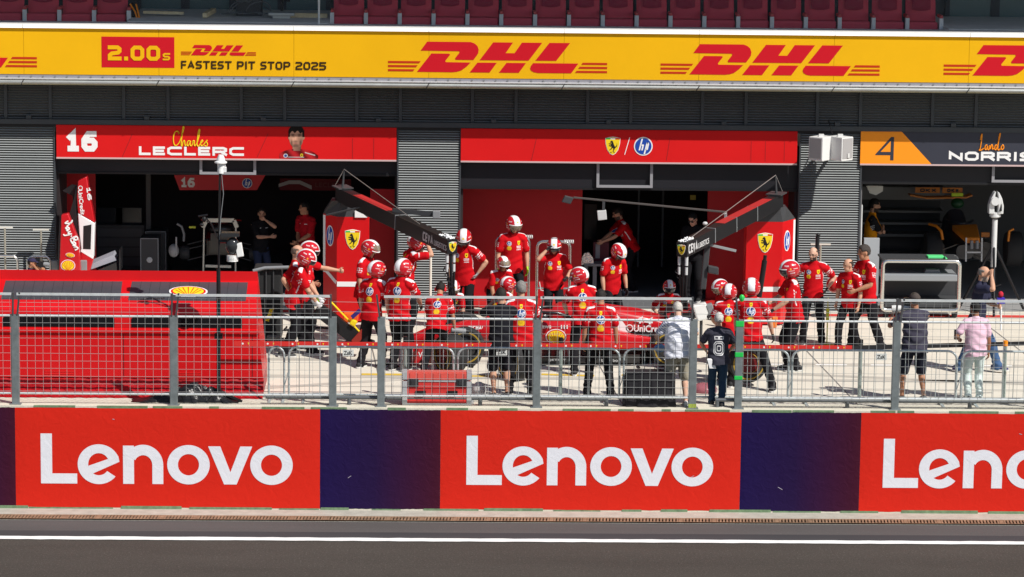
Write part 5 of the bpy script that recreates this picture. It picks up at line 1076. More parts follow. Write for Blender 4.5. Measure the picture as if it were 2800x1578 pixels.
add('bender', 1375, 692, -2.6, 22, 'helmeted mechanic bending forward with arms hanging in front of the tallest one', helmet='up', headp=22, lean=42, hip=.90, R=(.20, .46, .62), L=(-.2, .46, .62), fR=(.16, .05), fL=(-.16, 0), skin='tan', group=CREW)
add('croucher', 1390, 760, -4.35, 130, 'helmeted mechanic crouching low beside the car nose, half hidden', helmet='down', lean=30, hip=.58, headp=20, heady=10, R=(.2, .45, .7), L=(-.2, .45, .7), fR=(.2, .15), fL=(-.18, -.1), group=CREW)
add('visorhand', 1515, 648, -2.7, 4, 'helmeted mechanic lifting one black glove to his visor', helmet='down', headp=14, heady=8, lean=2, belly=.03, R=(.15, .22, 1.60), poleR=(1, .3, -1), L=(-.20, .34, 1.08), poleL=(-.8, -.4, -.6), gR='black', gL='black', curl=(.9, .9), group=CREW)
add('hpback', 1585, 733, -7.0, 182, 'helmeted mechanic seen from behind with helmet turned left, before the engine cover', helmet='down', heady=-62, headp=16, lean=14, hip=.93, L=(-.22, .38, .95), poleL=(-1, -.2, -.4), R=(.1, .42, .95), gL='black', gR='black', fR=(.15, .12), fL=(-.13, -.1), group=CREW)
add('lookdown', 1690, 662, -3.0, 32, 'helmeted mechanic with bowed head standing before the dark doorway', helmet='down', headp=42, heady=-14, lean=8, gL='black', gR='black', hip=.93, group=CREW)
add('frontcrouch', 1827, 758, -3.9, 6, 'helmeted mechanic facing the camera behind the engine cover', helmet='mid', lean=34, hip=.70, headp=6, R=(.24, .40, .72), L=(-.24, .40, .66), gR='black', fR=(.2, .1), fL=(-.2, .0), group=CREW)
add('leftvisor', 1967, 760, -6.0, 290, 'helmeted mechanic with clear visor leaning left behind the rear wing', helmet='clear', lean=26, hip=.86, headp=12, R=(.15, .42, .95), L=(-.2, .40, .98), gR='black', gL='black', fR=(.15, .1), fL=(-.15, -.1), group=CREW)
add('hpback2', 1997, 780, -7.55, 176, 'helmeted mechanic seen from behind just right of the grey haired man', helmet='down', heady=12, headp=14, lean=16, hip=.90, R=(.2, .4, .95), L=(-.2, .4, .95), gR='black', gL='black', group=CREW)
add('strider', 2057, 762, -8.35, 174, 'helmeted mechanic in a wide stride beside the carried tyre', helmet='down', headp=10, lean=7, hip=.88, R=(.36, .16, .80), poleR=(1, -.6, -.3), L=(-.24, .34, .75), gR='black', gL='black', fR=(.36, -.14), fL=(-.30, .16), group=CREW)
add('leftwalk', 2158, 705, -6.5, 280, 'helmeted mechanic in profile facing left before the right red cabinet', helmet='mid', headp=6, lean=7, L=(-.2, .42, 1.02), poleL=(-.7, -.6, -.3), R=(.2, .40, 1.05), gR='black', gL='black', fR=(.10, .05), fL=(-.10, -.02), group=CREW)
add('beard', 2222, 674, -3.75, 352, 'bald bearded man with glasses standing arms akimbo in a red shirt', bald=True, hair=(.10, .06, .045), beard=(.03, .02, .016), headp=10, heady=22, **AK, **AKL, gR='black', gL='black', fR=(.16, .1), fL=(-.17, -.02), skin='pale')
add('shortman', 2318, 706, -4.3, 318, 'shorter man in red with receding dark hair between two colleagues', hair=(.04, .03, .025), bald=True, headp=8, heady=24, fR=(.14, .16), fL=(-.14, -.1), belly=.02, skin='light')
add('phone', 2362, 665, -4.3, 296, 'tall man in red holding a phone behind him at the right', hair=(.05, .04, .035), headp=6, heady=14, L=(-.12, .30, 1.03), poleL=(-.6, -1, -.2), R=(.42, -.22, 1.06), poleR=(1, -.2, -.6), belly=.025, skin='tan', fR=(.12, .2), fL=(-.14, -.22))
# --- inside the garages
add('thinker', 716, 567, 2.2, 24, 'man in a black polo holding his hand to his mouth in the left garage', outfit='plain', shirt=(.012, .012, .014), trousers=(.03, .04, .08), hair=(.02, .015, .012), emblem='small', L=(-.02, .20, 1.52), poleL=(-1, .3, -.8), R=(-.12, .24, 1.16), poleR=(1, .0, -.7), headp=4, heady=20, curl=(.5, 1.0))
add('smiler', 832, 551, 2.0, 318, 'dark haired man in a plain red T shirt smiling in the left garage', outfit='plain', shirt=(.42, .010, .018), trousers=(.02, .02, .03), hair=(.012, .01, .009), emblem='small', R=(.0, .26, 1.0), L=(.0, .27, 1.0), heady=28, headp=4, skin='tan')
add('capphoto', 88, 702, -.85, 84, 'photographer in a navy cap whose head shows above the red cover', outfit='plain', shirt=(.02, .02, .04), hat=(.035, .03, .07), hip=.52, lean=14, L=(-.06, .25, 1.12), R=(.06, .25, 1.12), poleR=(1, 0, -.8), poleL=(-1, 0, -.8), fR=(.15, .2), fL=(-.15, -.1), skin='tan')
add('reacher', 1688, 567, 2.3, 282, 'man in dark red reaching over a bench in the middle garage', lean=24, headp=22, L=(-.16, .62, 1.05), poleL=(-.5, -.6, -.6), R=(.1, .6, 1.02), shirt=None, beard=(.08, .05, .04), hair=(.02, .015, .012))
add('sunglasses', 1893, 580, 1.1, 345, 'man in black with sunglasses looking down in the middle doorway', outfit='plain', shirt=(.010, .010, .012), trousers=(.012, .012, .014), hair=(.008, .007, .007), headp=26, heady=14, R=(.05, .3, 1.05), L=(-.08, .3, 1.05), skin='pale')
add('papaya', 2392, 530, 2.2, 84, 'man in orange and black shirt with crossed arms in the right garage', outfit='plain', emblem='orange', shirt=(.80, .30, .01), trousers=(.012, .012, .014), hair=(.012, .01, .009), beard=(.03, .02, .015), R=(-.12, .24, 1.20), L=(.12, .24, 1.18), poleR=(1, 0, -.6), poleL=(-1, 0, -.6), heady=-6)
# --- people along the fence
add('blackphoto', 1370, 790, -9.3, 188, 'photographer in black T shirt and shorts with dark hair at the fence', outfit='plain', girth=1.08, shirt=(.013, .013, .017), trousers=(.014, .014, .018), shorts=True, hair=(.02, .016, .013), R=(.10, .26, 1.50), L=(-.10, .26, 1.50), poleR=(1, .1, -1), poleL=(-1, .1, -1), curl=(1, 1), headp=8, skin='light', belly=.02)
add('greyred', 1425, 768, -9.05, 181, 'grey haired man in red shirt seen from behind beside the black photographer', hair=(.20, .19, .18), muffs=None, girth=1.1, R=(.18, .30, 1.1), L=(-.18, .3, 1.1), fR=(.17, -.05), fL=(-.16, .06), skin='light')
add('darkred', 1643, 795, -9.2, 180, 'dark haired man in red shirt seen from behind in the fence centre', hair=(.018, .015, .013), R=(.27, .06, .84), L=(-.27, .08, .84), fR=(.18, 0), fL=(-.2, .02), headp=20, skin='tan')
add('whitepolo', 1855, 831, -9.93, 184, 'man in white polo and beige shorts leaning at the fence', outfit='plain', shirt=(.74, .75, .82), trousers=(.36, .33, .26), shorts=True, hair=(.50, .47, .43), headp=30, lean=10, belly=.05, girth=1.22, stripes=True, L=(-.28, .34, 1.02), poleL=(-1, -.4, -.6), R=(.18, .42, 1.16), poleR=(1, -.2, -.6), skin='pale', fR=(.14, 0), fL=(-.16, 0), shoes=mat('white shoe', (.6, .6, .6), .7))
add('zero', 1967, 858, -9.93, 178, 'grey haired man in a navy shirt with a large zero', outfit='plain', emblem='zero', shirt=(.040, .040, .055), trousers=(.022, .045, .085), hair=(.52, .51, .48), girth=1.12, headp=10, lean=6, R=(.22, .32, 1.0), L=(-.22, .32, 1.0), poleR=(1, -.4, -.2), poleL=(-1, -.4, -.2), fR=(.07, -.05), fL=(-.10, .16), skin='light')
add('capnavy', 2502, 800, -9.35, 188, 'photographer with grey cap and navy shirt holding a white lens', outfit='plain', shirt=(.055, .052, .075), trousers=(.018, .02, .032), shorts=True, hair=(.05, .04, .03), hat=(.075, .06, .055), L=(-.30, .32, 1.36), poleL=(-1, .0, -1), R=(-.10, .34, 1.40), poleR=(1, .1, -.8), headp=6, heady=-18, girth=1.12, lean=3, belly=.03, fR=(.18, 0), fL=(-.18, .03), skin='tan')
add('pink', 2668, 828, -9.3, 186, 'dark haired man in pink shirt and pale mint trousers by the fence', outfit='plain', girth=1.06, shirt=(.70, .47, .57), trousers=(.66, .76, .73), hair=(.012, .010, .009), L=(-.26, .20, 1.08), poleL=(-.8, -1, -.3), R=(.26, .06, .84), headp=8, heady=-14, skin='brown', fR=(.10, .0), fL=(-.09, .05), belly=.02)
add('bluetee', 2690, 727, -6.55, 66, 'man in a blue T shirt and jeans raising a hand to his face', outfit='plain', shirt=(.025, .026, .05), trousers=(.055, .105, .21), hair=(.16, .15, .14), bald=True, beard=(.32, .26, .22), R=(.13, .24, 1.63), poleR=(.7, 1, -.5), L=(-.02, .32, 1.12), poleL=(-.6, -.5, -.6), headp=10, curl=(.4, 1), skin='light', fR=(.12, -.26), fL=(-.12, .34), shoes=mat('blue shoe', (.04, .035, .12), .7))
# --- things people hold
def held(name, o, parts, label, cat):
    t = thing(name, o, label, cat)
    for nm, mb, m_, sm in parts: mb.build(nm, m_, t, smooth=sm)
    return t
p = PEOPLE['capnavy']; h = p['L']; d = (p['rot'] @ V((-.75, .65, .02))).normalized(); c0 = p['H']+p['Hf']*.16
m1 = MB().box(c0.x-.09, c0.x+.07, c0.y-.05, c0.y+.05, c0.z-.07, c0.z+.06); m2 = MB(); o = V((PXx(2440, -9.2, 845), -9.15, P(2440, 845, -9.15).z)); e = V((o.x-.02, o.y-.02, o.z)); q = V((o.x+.34, o.y, o.z+.03))
m2.lathe([(0, 0), (.062, 0), (.066, .05), (.058, .12), (.05, .2), (.045, .34), (0, .34)], o, (1, -.05, .08), 18)
held('camera', q, [('camera_body', m1, blk, None), ('white_lens', m2, mat('white lens paint', (.66, .66, .64), .35), 40)], 'camera with a long white lens held by the photographer in the grey cap', 'camera')
p = PEOPLE['blackphoto']; c0 = p['H']+p['Hf']*.17; m1 = MB().box(c0.x-.075, c0.x+.075, c0.y-.03, c0.y+.05, c0.z-.055, c0.z+.05); m2 = MB().tube([c0+V((0, .05, 0)), c0+V((0, .16, -.01))], .038, n=12)
held('camera', c0, [('camera_body', m1, blk, None), ('lens', m2, blk, 50)], 'black camera held up by the photographer in black', 'camera')
p = PEOPLE['capphoto']; c0 = p['H']+p['Hf']*.17; m1 = MB().box(c0.x-.03, c0.x+.06, c0.y-.075, c0.y+.075, c0.z-.055, c0.z+.05); m2 = MB().tube([c0+V((.06, 0, 0)), c0+V((.18, 0, -.01))], .038, n=12)
held('camera', c0, [('camera_body', m1, blk, None), ('lens', m2, mgrey, 50)], 'black camera before the face of the man in the navy cap', 'camera')
p = PEOPLE['phone']; c0 = p['R']; m1 = MB().obox(c0+V((.10, 0, .02)), (.075, 0, .01), (0, .036, 0), (0, 0, .005)); held('phone', c0, [('phone_body', m1, blk, None)], 'black phone in the hand of the tall man in red', 'phone')
p = PEOPLE['bluetee']; c0 = p['L']; m1 = MB().tube([c0+V((.05, 0, .06)), c0+V((.055, 0, -.16))], .02, n=10); m1.tube([c0+V((.06, -.02, .1)), c0+V((.07, -.02, -.45))], .016, n=8); m2 = MB(); m2.obox(c0+V((.05, 0, .10)), (.07, 0, 0), (0, .07, 0), (0, 0, .05)); m3 = MB().ell(c0+V((.05, 0, .21)), .05, .05, .06, nu=12, nv=8)
held('microphone', c0, [('handle', m1, white, 50), ('logo_cube', m2, mat('blue cube', (.05, .03, .40), .4), None), ('foam_ball', m3, mat('red foam', (.45, .02, .04), .9), 60)], 'blue and red reporter microphone held by the man in blue', 'microphone')
p = PEOPLE['pink']; c0 = p['L']; m1 = MB().obox(c0+V((-.02, .02, .08)), (.05, 0, 0), (0, .035, 0), (0, 0, .085)); held('camera', c0, [('camera_body', m1, blk, None)], 'small dark camera held at the chest by the man in pink', 'camera')
p = PEOPLE['whitepolo']; c0 = p['L']; m1 = MB().ell(c0+V((.02, .02, -.10)), .10, .06, .075, nu=14, nv=8); held('blue_cap', c0+V((0, 0, -.1)), [('cap_crown', m1, mat('pale blue cloth', (.16, .36, .62), .8), 60)], 'pale blue cap in the hand of the man in the white polo', 'cap')
p = PEOPLE['zero']; c0 = p['loc']((-.13, -.13, .84)); m1 = MB().obox(c0, (.055, 0, .0), (0, .008, .01), (-.02, 0, .075)); held('folded_paper', c0, [('paper_sheet', m1, white, None)], 'folded white paper sticking out of the back pocket of the grey haired man', 'paper')
# glasses
for k, lab in (('beard', 'thin dark glasses on the bald bearded man'), ('sunglasses', 'dark sunglasses on the man in black')):
    p = PEOPLE[k]; g = MB(); H, Hf, Hr, Hu, s = p['H'], p['Hf'], p['Hr'], p['Hu'], p['s']
    for q in (-1, 1):
        c = H+(Hr*.031*q+Hf*.098+Hu*.012)*s
        if k == 'sunglasses': g.obox(c, Hr*.027, Hf*.003, Hu*.017)
        else: g.tube([c+(Hr*math.cos(a)*.024+Hu*math.sin(a)*.018) for a in [i*.63 for i in range(10)]], .0025, n=4, closed=True)
        g.tube([c+Hr*.026*q, H+(Hr*.08*q+Hf*.0+Hu*.012)*s], .003, n=4)
    g.tube([H+(Hr*-.01+Hf*.102+Hu*.016)*s, H+(Hr*.01+Hf*.102+Hu*.016)*s], .003, n=4); g.build('glasses', blk, p['t'])
# a helmet held at the hip of the bearded man
# ================================================================ garage interiors
def pt(x, y, Y): return P(x, y, Y)
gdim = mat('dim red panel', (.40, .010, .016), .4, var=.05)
# red wall panels of the middle garage
def wpanel(a, b, Y, lab, grp='red wall panels in the garages', z1=2.75):
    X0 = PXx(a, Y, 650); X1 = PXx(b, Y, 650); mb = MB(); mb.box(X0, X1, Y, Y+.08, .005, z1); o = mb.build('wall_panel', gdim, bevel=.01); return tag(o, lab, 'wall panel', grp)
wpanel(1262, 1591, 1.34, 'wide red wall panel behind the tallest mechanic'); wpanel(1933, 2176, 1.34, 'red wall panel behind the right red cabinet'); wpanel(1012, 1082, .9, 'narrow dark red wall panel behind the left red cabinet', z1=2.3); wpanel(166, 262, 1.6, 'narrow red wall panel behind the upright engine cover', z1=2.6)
for a_, b_ in ((1262, 1591), (1933, 2176)): sheet('red_floor_reflection', PXx(a_, .7, 820), PXx(b_, .7, 820), .10, 1.34, .008, mat('floor reflection red', (.46, .02, .02), .5))  # red sheet paints in the wall panels' reflection on the glossy floor
# race car in pieces inside the left garage
gc = thing('stored_race_car', (PXx(604, 3., 700), 3.2, 0), 'dark red racing car in pieces behind the cream trestle', 'race car'); X_ = PXx(604, 3., 650); mb = MB()
mb.box(X_-.25, X_+.25, 2.3, 2.32, .7, 1.0); mb.build('bulkhead', carbon, gc)
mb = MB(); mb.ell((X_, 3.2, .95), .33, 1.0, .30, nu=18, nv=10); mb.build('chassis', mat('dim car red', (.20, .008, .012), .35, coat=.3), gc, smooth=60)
mb = MB(); mb.bar((X_-.38, 2.9, 1.36), (X_-.06, 2.8, 1.40), .16, .02); mb.bar((X_+.06, 2.8, 1.40), (X_+.42, 2.9, 1.35), .16, .02); mb.build('red_fin', mat('team red paint'), gc)
mb = MB(); mb.tube([(X_+.3*math.cos(q), 2.7+.5*abs(math.cos(q))**2, 1.30) for q in [math.pi*i/10 for i in range(11)]], .03); mb.build('halo', carbon, gc, smooth=60)
for sg in (-1, 1): MB().lathe([(0, .1), (.12, .1), (.15, .05), (.15, -.05), (.12, -.1), (0, -.1)], (X_+sg*.72, 2.5, .72), (1, 0, 0), 24).build('wheel_hub', dgrey, gc, smooth=50); 
mb = MB()
for sg in (-1, 1):
    for z0 in (.62, .85, .95): mb.bar((X_+sg*.2, 2.5, z0+.06), (X_+sg*.66, 2.45, z0-.05), .05, .02)
mb.build('suspension', dgrey, gc)
mb = MB(); X1_ = PXx(406, 3.2, 600); mb.box(X1_-.05, X1_+.05, 3.2, 3.3, .01, 2.7); tag(mb.build('room_post', mat('dim post', (.09, .085, .085), .6)), 'dim vertical post behind the racks in the left garage', 'post')
t = thing('drawer_cabinet', (PXx(320, 4.5, 700), 4.5, 0), 'low row of dark tool drawers at the back of the left garage', 'cabinet'); xa_, xb_ = PXx(262, 4.5, 700), PXx(395, 4.5, 700); MB().box(xa_, xb_, 4.5, 5.1, .02, 1.0).build('drawer_body', mat('drawer grey', (.10, .10, .105), .4), t, bevel=.01)
for k in range(4): MB().box(xa_+.05, xb_-.05, 4.485, 4.498, .12+.21*k, .29+.21*k).build('drawer_front', mat('drawer front', (.15, .15, .16), .35), t)
for x_, lab in ((300, 'left of two dark screens above the tool drawers'), (352, 'right of two dark screens above the tool drawers')):
    q_ = pt(x_, 590, 4.7); o_ = MB().box(q_.x-.28, q_.x+.28, 4.7, 4.75, q_.z-.18, q_.z+.18).build('wall_screen', mat('dim screen', (.04, .045, .055), .15), bevel=.01); tag(o_, lab, 'screen', 'dark screens in the left garage')
# hanging trapezoid sign
t = thing('hanging_sign', pt(600, 518, 3.), 'red trapezoid sign with number and round blue emblem hanging in the left garage', 'sign'); c = [(476, 478), (726, 478), (703, 519), (492, 519)]
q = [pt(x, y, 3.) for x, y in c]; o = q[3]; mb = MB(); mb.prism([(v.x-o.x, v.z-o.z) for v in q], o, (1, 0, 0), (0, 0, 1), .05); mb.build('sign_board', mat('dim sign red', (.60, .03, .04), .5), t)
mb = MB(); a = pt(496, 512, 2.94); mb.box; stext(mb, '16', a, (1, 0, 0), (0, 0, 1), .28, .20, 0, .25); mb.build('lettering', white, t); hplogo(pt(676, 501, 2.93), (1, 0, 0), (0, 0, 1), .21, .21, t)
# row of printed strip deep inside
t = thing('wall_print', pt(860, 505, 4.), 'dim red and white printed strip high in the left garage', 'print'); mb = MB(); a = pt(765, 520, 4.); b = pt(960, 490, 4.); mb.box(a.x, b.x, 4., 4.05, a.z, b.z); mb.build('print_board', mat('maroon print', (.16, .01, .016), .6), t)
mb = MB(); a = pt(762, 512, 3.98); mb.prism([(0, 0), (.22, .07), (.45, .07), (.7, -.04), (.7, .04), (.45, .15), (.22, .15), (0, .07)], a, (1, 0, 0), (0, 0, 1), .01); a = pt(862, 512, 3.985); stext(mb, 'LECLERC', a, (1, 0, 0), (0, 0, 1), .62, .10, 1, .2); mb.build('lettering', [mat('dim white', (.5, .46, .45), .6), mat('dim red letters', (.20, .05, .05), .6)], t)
# equipment of the left garage
def cabinet(x0, x1, y0, y1, Y, lab, edge=True):
    X0 = PXx(x0, Y, y1); X1 = PXx(x1, Y, y1); z1 = pt(x0, y0, Y).z; t = thing('equipment_rack', ((X0+X1)/2, Y, 0), lab, 'rack')
    MB().box(X0, X1, Y, Y+.6, .01, z1).build('rack_body', dgrey, t, bevel=.02); mb = MB(); w_ = .02
    for a, b, c, d in ((X0, X0+w_, .1, z1), (X1-w_, X1, .1, z1), (X0+w_, X1-w_, z1-w_, z1)): mb.box(a, b, Y-.012, Y-.002, c, d)
    mb.build('edge_trim', mgrey, t); mb = MB(); mb.lathe([(0, .02), (.05, .01), (.06, 0)], (X0*.5+X1*.5, Y-.002, z1*.6), (0, -1, 0)); mb.build('dial', lgrey, t)
cabinet(384, 434, 651, 760, 1.7, 'black rack with pale edge trim in the left garage'); cabinet(398, 455, 632, 750, 2.9, 'darker rack standing behind the trimmed rack in the left garage')
t = thing('work_trestle', pt(602, 740, 1.6), 'cream trestle frame in the left garage behind the mast', 'trestle'); Y = 1.6; cr_ = mat('cream paint', (.62, .60, .50), .5)
mb = MB(); g = [(555, 622), (565, 602), (640, 602), (648, 622)]
for a, b in zip(g[:-1], g[1:]): mb.bar(pt(*a, Y), pt(*b, Y), .08, .09, up=(0, 1, 0))
mb.bar(pt(558, 622, Y), pt(556, 742, Y), .025, .03); mb.bar(pt(645, 622, Y), pt(644, 742, Y), .025, .03); mb.bar(pt(562, 727, Y), pt(632, 729, Y), .05, .06, up=(0, 1, 0)); mb.bar(pt(556, 745, Y), pt(634, 746, Y), .03, .03); mb.build('trestle_frame', cr_, t)
mb = MB(); mb.box(pt(575, 680, Y).x, pt(640, 680, Y).x, Y+.1, Y+.5, pt(575, 690, Y).z, pt(575, 640, Y).z); mb.ell(pt(605, 625, Y+.3), .28, .2, .12, nu=16, nv=8); mb.build('gearbox', carbon, t, smooth=40)
mb = MB(); mb.tube([pt(484, 612, 1.9), pt(497, 620, 1.9), pt(503, 640, 1.9), pt(502, 660, 1.9)], .025); tag(mb.build('tyre_warmer_hose', mgrey), 'pale curved hose above the white helmet shaped cover in the left garage', 'hose')
mb = MB(); mb.ell(pt(475, 685, 1.8), .11, .13, .14, nu=18, nv=12); mb.bar(pt(482, 648, 1.7), pt(482, 700, 1.7), .03, .03); tag(mb.build('white_dome', mat('dim white cover', (.36, .36, .36), .5), smooth=50), 'white dome shaped cover in the left garage beside the racks', 'cover')
mb = MB(); mb.box(pt(517, 625, 1.7).x, pt(535, 625, 1.7).x, 1.7, 1.76, pt(520, 624, 1.7).z, pt(520, 619, 1.7).z); tag(mb.build('yellow_block', mat('lime', (.5, .55, .05), .5)), 'small lime coloured block in the left garage', 'block')
t = thing('front_wing_part', pt(290, 735, -.3), 'grey and black wing part leaning behind the red cover', 'wing part'); mb = MB(); a = [pt(245, 738, -.3), pt(250, 722, -.3), pt(310, 697, -.3), pt(318, 712, -.3)]
mb.add(a+[v+V((0, .35, .04)) for v in a], [(0, 1, 2, 3), (4, 7, 6, 5), (0, 4, 5, 1), (1, 5, 6, 2), (2, 6, 7, 3), (3, 7, 4, 0)]); mb.build('flap', mat('pale grey flap', (.34, .35, .40), .35), t)
mb = MB(); a = pt(330, 740, -.3); b = pt(326, 682, -.3); mb.obox((a+b)/2+V((0, .2, 0)), (.012, 0, 0), (0, .25, 0), (0, 0, (b.z-a.z)/2)); a = [pt(262, 742, -.4), pt(318, 718, -.4), pt(320, 742, -.4)]; mb.add(a+[v+V((0, .1, 0)) for v in a], [(0, 1, 2), (5, 4, 3), (0, 3, 4, 1), (1, 4, 5, 2), (2, 5, 3, 0)]); mb.build('endplate', carbon, t)
# middle garage bench
t = thing('work_bench', pt(1620, 800, 1.9), 'grey bench with boxes inside the middle doorway', 'bench'); Y = 1.75; zt = pt(1620, 722, Y).z
MB().box(PXx(1597, Y, 722), PXx(1672, Y, 722), Y, Y+.8, zt-.05, zt).build('bench_top', mgrey, t, bevel=.01)
for x in (1603, 1627, 1668): MB().box(PXx(x, Y, 722)-.04, PXx(x, Y, 722)+.04, Y+.05, Y+.13, .01, zt-.05).build('leg', mgrey, t)
mb = MB(); a = pt(1602, 721, Y+.2); mb.prism([(-.1, 0), (.16, 0), (.14, .14), (.05, .26), (-.04, .24), (-.12, .1)], a, (1, 0, 0), (0, 0, 1), .16); tag(mb.build('foil_bag', mat('silver foil', (.6, .6, .62), .18, .9, bump=.8, bscale=18), smooth=40), 'crinkled silver foil bag on the bench end', 'bag')
mb = MB(); a = pt(1628, 721, Y+.4); mb.box(a.x-.05, a.x+.28, a.y, a.y+.3, zt+.004, zt+.40); mb.box(a.x+.0, a.x+.09, a.y-.006, a.y-.001, zt+.06, zt+.36, 1); tag(mb.build('printed_box', [mat('maroon box', (.10, .01, .025), .5), mat('grey print', (.3, .3, .33), .5)]), 'maroon box with a grey stripe standing on the bench', 'box')
mb = MB(); a = pt(1895, 540, 2.2); mb.box(a.x-.06, a.x+.06, 2.2, 2.21, a.z-.05, a.z+.05); tag(mb.build('yellow_notice', mat('olive notice', (.30, .26, .04), .6)), 'small yellowish notice high in the middle doorway', 'notice')
mb = MB(); mb.box(PXx(1598, 2.9, 600), PXx(1632, 2.9, 600), 2.9, 3.0, 1.0, 1.75); tag(mb.build('monitor', mat('dark screen', (.02, .022, .025), .2)), 'dark monitor in the back of the middle doorway', 'monitor')
for x, lab in ((1746, 'thin grey pipe left on the back of the middle doorway'), (1812, 'thin grey pipe right on the back of the middle doorway')):
    mb = MB(); X = PXx(x, 5.0, 600); mb.tube([(X, 5., .1), (X, 5., 2.7)], .025, n=8); tag(mb.build('wall_pipe', mgrey), lab, 'pipe')
# right garage: racing car, counters, notice boards
t = thing('service_counter', pt(2440, 700, 4.), 'grey shelving counter behind the man in orange and black', 'counter'); Y = 4.2
X0, X1 = PXx(2355, Y, 600), PXx(2580, Y, 600)
cg = mat('counter grey', (.20, .20, .20), .6)
mb = MB(); zz_ = [.02, .55, .62, .95, 1.0, 1.3, 1.35, 1.75, 1.95]
mb.box(X0, X1, Y+.5, Y+.55, .01, 2.0); mb.build('back_board', mat('shelf back', (.06, .06, .065), .6), t)
for z0, z1 in ((.01, .56), (.92, .98), (1.18, 1.23), (1.44, 1.49), (1.72, 2.0)): MB().box(X0, X1, Y, Y+.5, z0, z1).build('shelf', cg, t, bevel=.01)
mb = MB(); a = pt(2388, 517, 1.2); mb.prism([(-.17, .09), (.17, .09), (.17, -.02), (.03, -.10), (-.10, -.06)], a, (1, 0, 0), (0, 0, 1), .2); tag(mb.build('ceiling_lamp', mat('pale lamp housing', (.55, .55, .52), .5)), 'pale wedge shaped lamp housing at the top of the right garage', 'lamp')
mb = MB(); mb.box(PXx(2362, .6, 700), PXx(2404, .6, 700), .6, .7, .01, pt(2380, 652, .6).z); tag(mb.build('white_partition', mat('pale partition', (.40, .42, .44), .5)), 'pale grey partition board at the left edge of the right garage', 'partition')
mb = MB(); mb.tube([(PXx(2351, .3, 700), .3, 0), (PXx(2351, .3, 700), .3, pt(2351, 560, .3).z)], .03, n=8); tag(mb.build('door_track', lgrey), 'pale vertical pipe on the left edge of the right garage', 'pipe')
oc = thing('orange_race_car', pt(2640, 800, 3.), 'orange and black racing car parked in the right garage', 'race car'); Y = 2.9; papaya = mat('papaya paint', (.66, .20, .012), .4, coat=.2)
a = pt(2503, 527, Y+.9); b = pt(2633, 513, Y+.9); xm = (a.x+b.x)/2
for x0, x1 in ((2503, 2570), (2577, 2632)):
    X0 = PXx(x0, Y+.9, 520); X1 = PXx(x1, Y+.9, 520); z0 = pt(2560, 528, Y+.9).z; z1 = pt(2560, 513, Y+.9).z; w_ = MB().box(X0, X1, Y+.9, Y+.93, z0, z1).build('rear_wing_flap', papaya, oc); mb = MB(); stext(mb, 'OKX', (X0+.1, Y+.897, z0+.02), (1, 0, 0), (0, 0, 1), X1-X0-.18, z1-z0-.04, 0, .34); mb.build('lettering', blk, w_)
mb = MB(); a = [pt(2486, 532, Y+.8), pt(2530, 540, Y+.8), pt(2640, 538, Y+.8), pt(2656, 532, Y+.8)]
for p0, p1 in zip(a[:-1], a[1:]): mb.bar(p0, p1, .3, .03)
mb.build('beam_wing', papaya, oc)
mb = MB(); mb.obox(pt(2617, 532, 2.6), (.12, 0, 0), (0, .04, 0), (0, 0, .035)); mb.build('camera_pod', mat('fluo yellow', (.40, .55, .02), .5), oc); mb = MB(); mb.ell(pt(2618, 556, 2.6), .14, .12, .11, nu=16, nv=10); mb.build('helmet_cover', mat('deep green', (.008, .05, .02), .4), oc, smooth=60)
mb = MB()
for (x, y, w_, h_) in ((2560, 690, .06, .05),): pass
secs = [(2632, 598, .34, .05, 1.9), (2640, 625, .42, .10, 2.2), (2645, 640, .40, .14, 1.3)]
nose = [pt(2603, 615, 2.4), pt(2672, 612, 2.4), pt(2680, 650, 1.4), pt(2642, 650, 1.4)]
top = [pt(2610, 612, 2.6), pt(2668, 612, 2.6)]
mb.add(nose+[v-V((0, 0, .12)) for v in nose], [(0, 1, 2, 3), (7, 6, 5, 4), (0, 4, 5, 1), (1, 5, 6, 2), (2, 6, 7, 3), (3, 7, 4, 0)]); mb.build('nose', papaya, oc, bevel=.03, smooth=60)
def loftY(par, name, xpx, st, m_, p=3.):
    mb = MB(); n = 20; vs = []
    for Y_, hw, z0, z1, dx in st:
        X_ = PXx(xpx, 2.6, 620)+dx
        for a_, z_ in sec_(hw, z0, z1, n, p): vs.append((X_+a_, Y_, z_))
    k = len(st); mb.add(vs, [(i*n+j, i*n+(j+1) % n, (i+1)*n+(j+1) % n, (i+1)*n+j) for i in range(k-1) for j in range(n)]+[tuple(range(n-1, -1, -1)), tuple((k-1)*n+j for j in range(n))]); return mb.build(name, m_, par, smooth=50)
def sec_(hw, z0, z1, n=20, p=3.2):
    o = []
    for i in range(n):
        q = 2*math.pi*i/n; c, s_ = math.cos(q), math.sin(q); o.append((hw*abs(c)**(2/p)*(1 if c >= 0 else -1), (z0+z1)/2+(z1-z0)/2*abs(s_)**(2/p)*(1 if s_ >= 0 else -1)))
    return o
dcar = mat('dark blue carbon', (.022, .024, .034), .3, coat=.4)
loftY(oc, 'chassis', 2632, [(2.2, .18, .75, 1.05, 0), (2.8, .28, .6, 1.22, 0), (3.3, .30, .6, 1.28, 0), (3.6, .24, .6, 1.62, 0), (4.4, .16, .6, 1.4, 0)], dcar)
for sg in (-1, 1): loftY(oc, 'sidepod', 2632, [(3.0, .22, .62, 1.0, sg*.5), (3.4, .25, .6, 1.02, sg*.52), (4.4, .15, .6, .9, sg*.35)], dcar)
mb = MB(); X_ = PXx(2632, 2.6, 620); mb.tube([(X_, 2.55, 1.24), (X_, 2.65, 1.42)], .03); mb.tube([(X_+.3*math.cos(q), 2.65+.55*math.sin(q)*.0+.5*abs(math.cos(q))**2, 1.44) for q in [math.pi*i/10 for i in range(11)]], .03); mb.build('halo', dcar, oc, smooth=60)
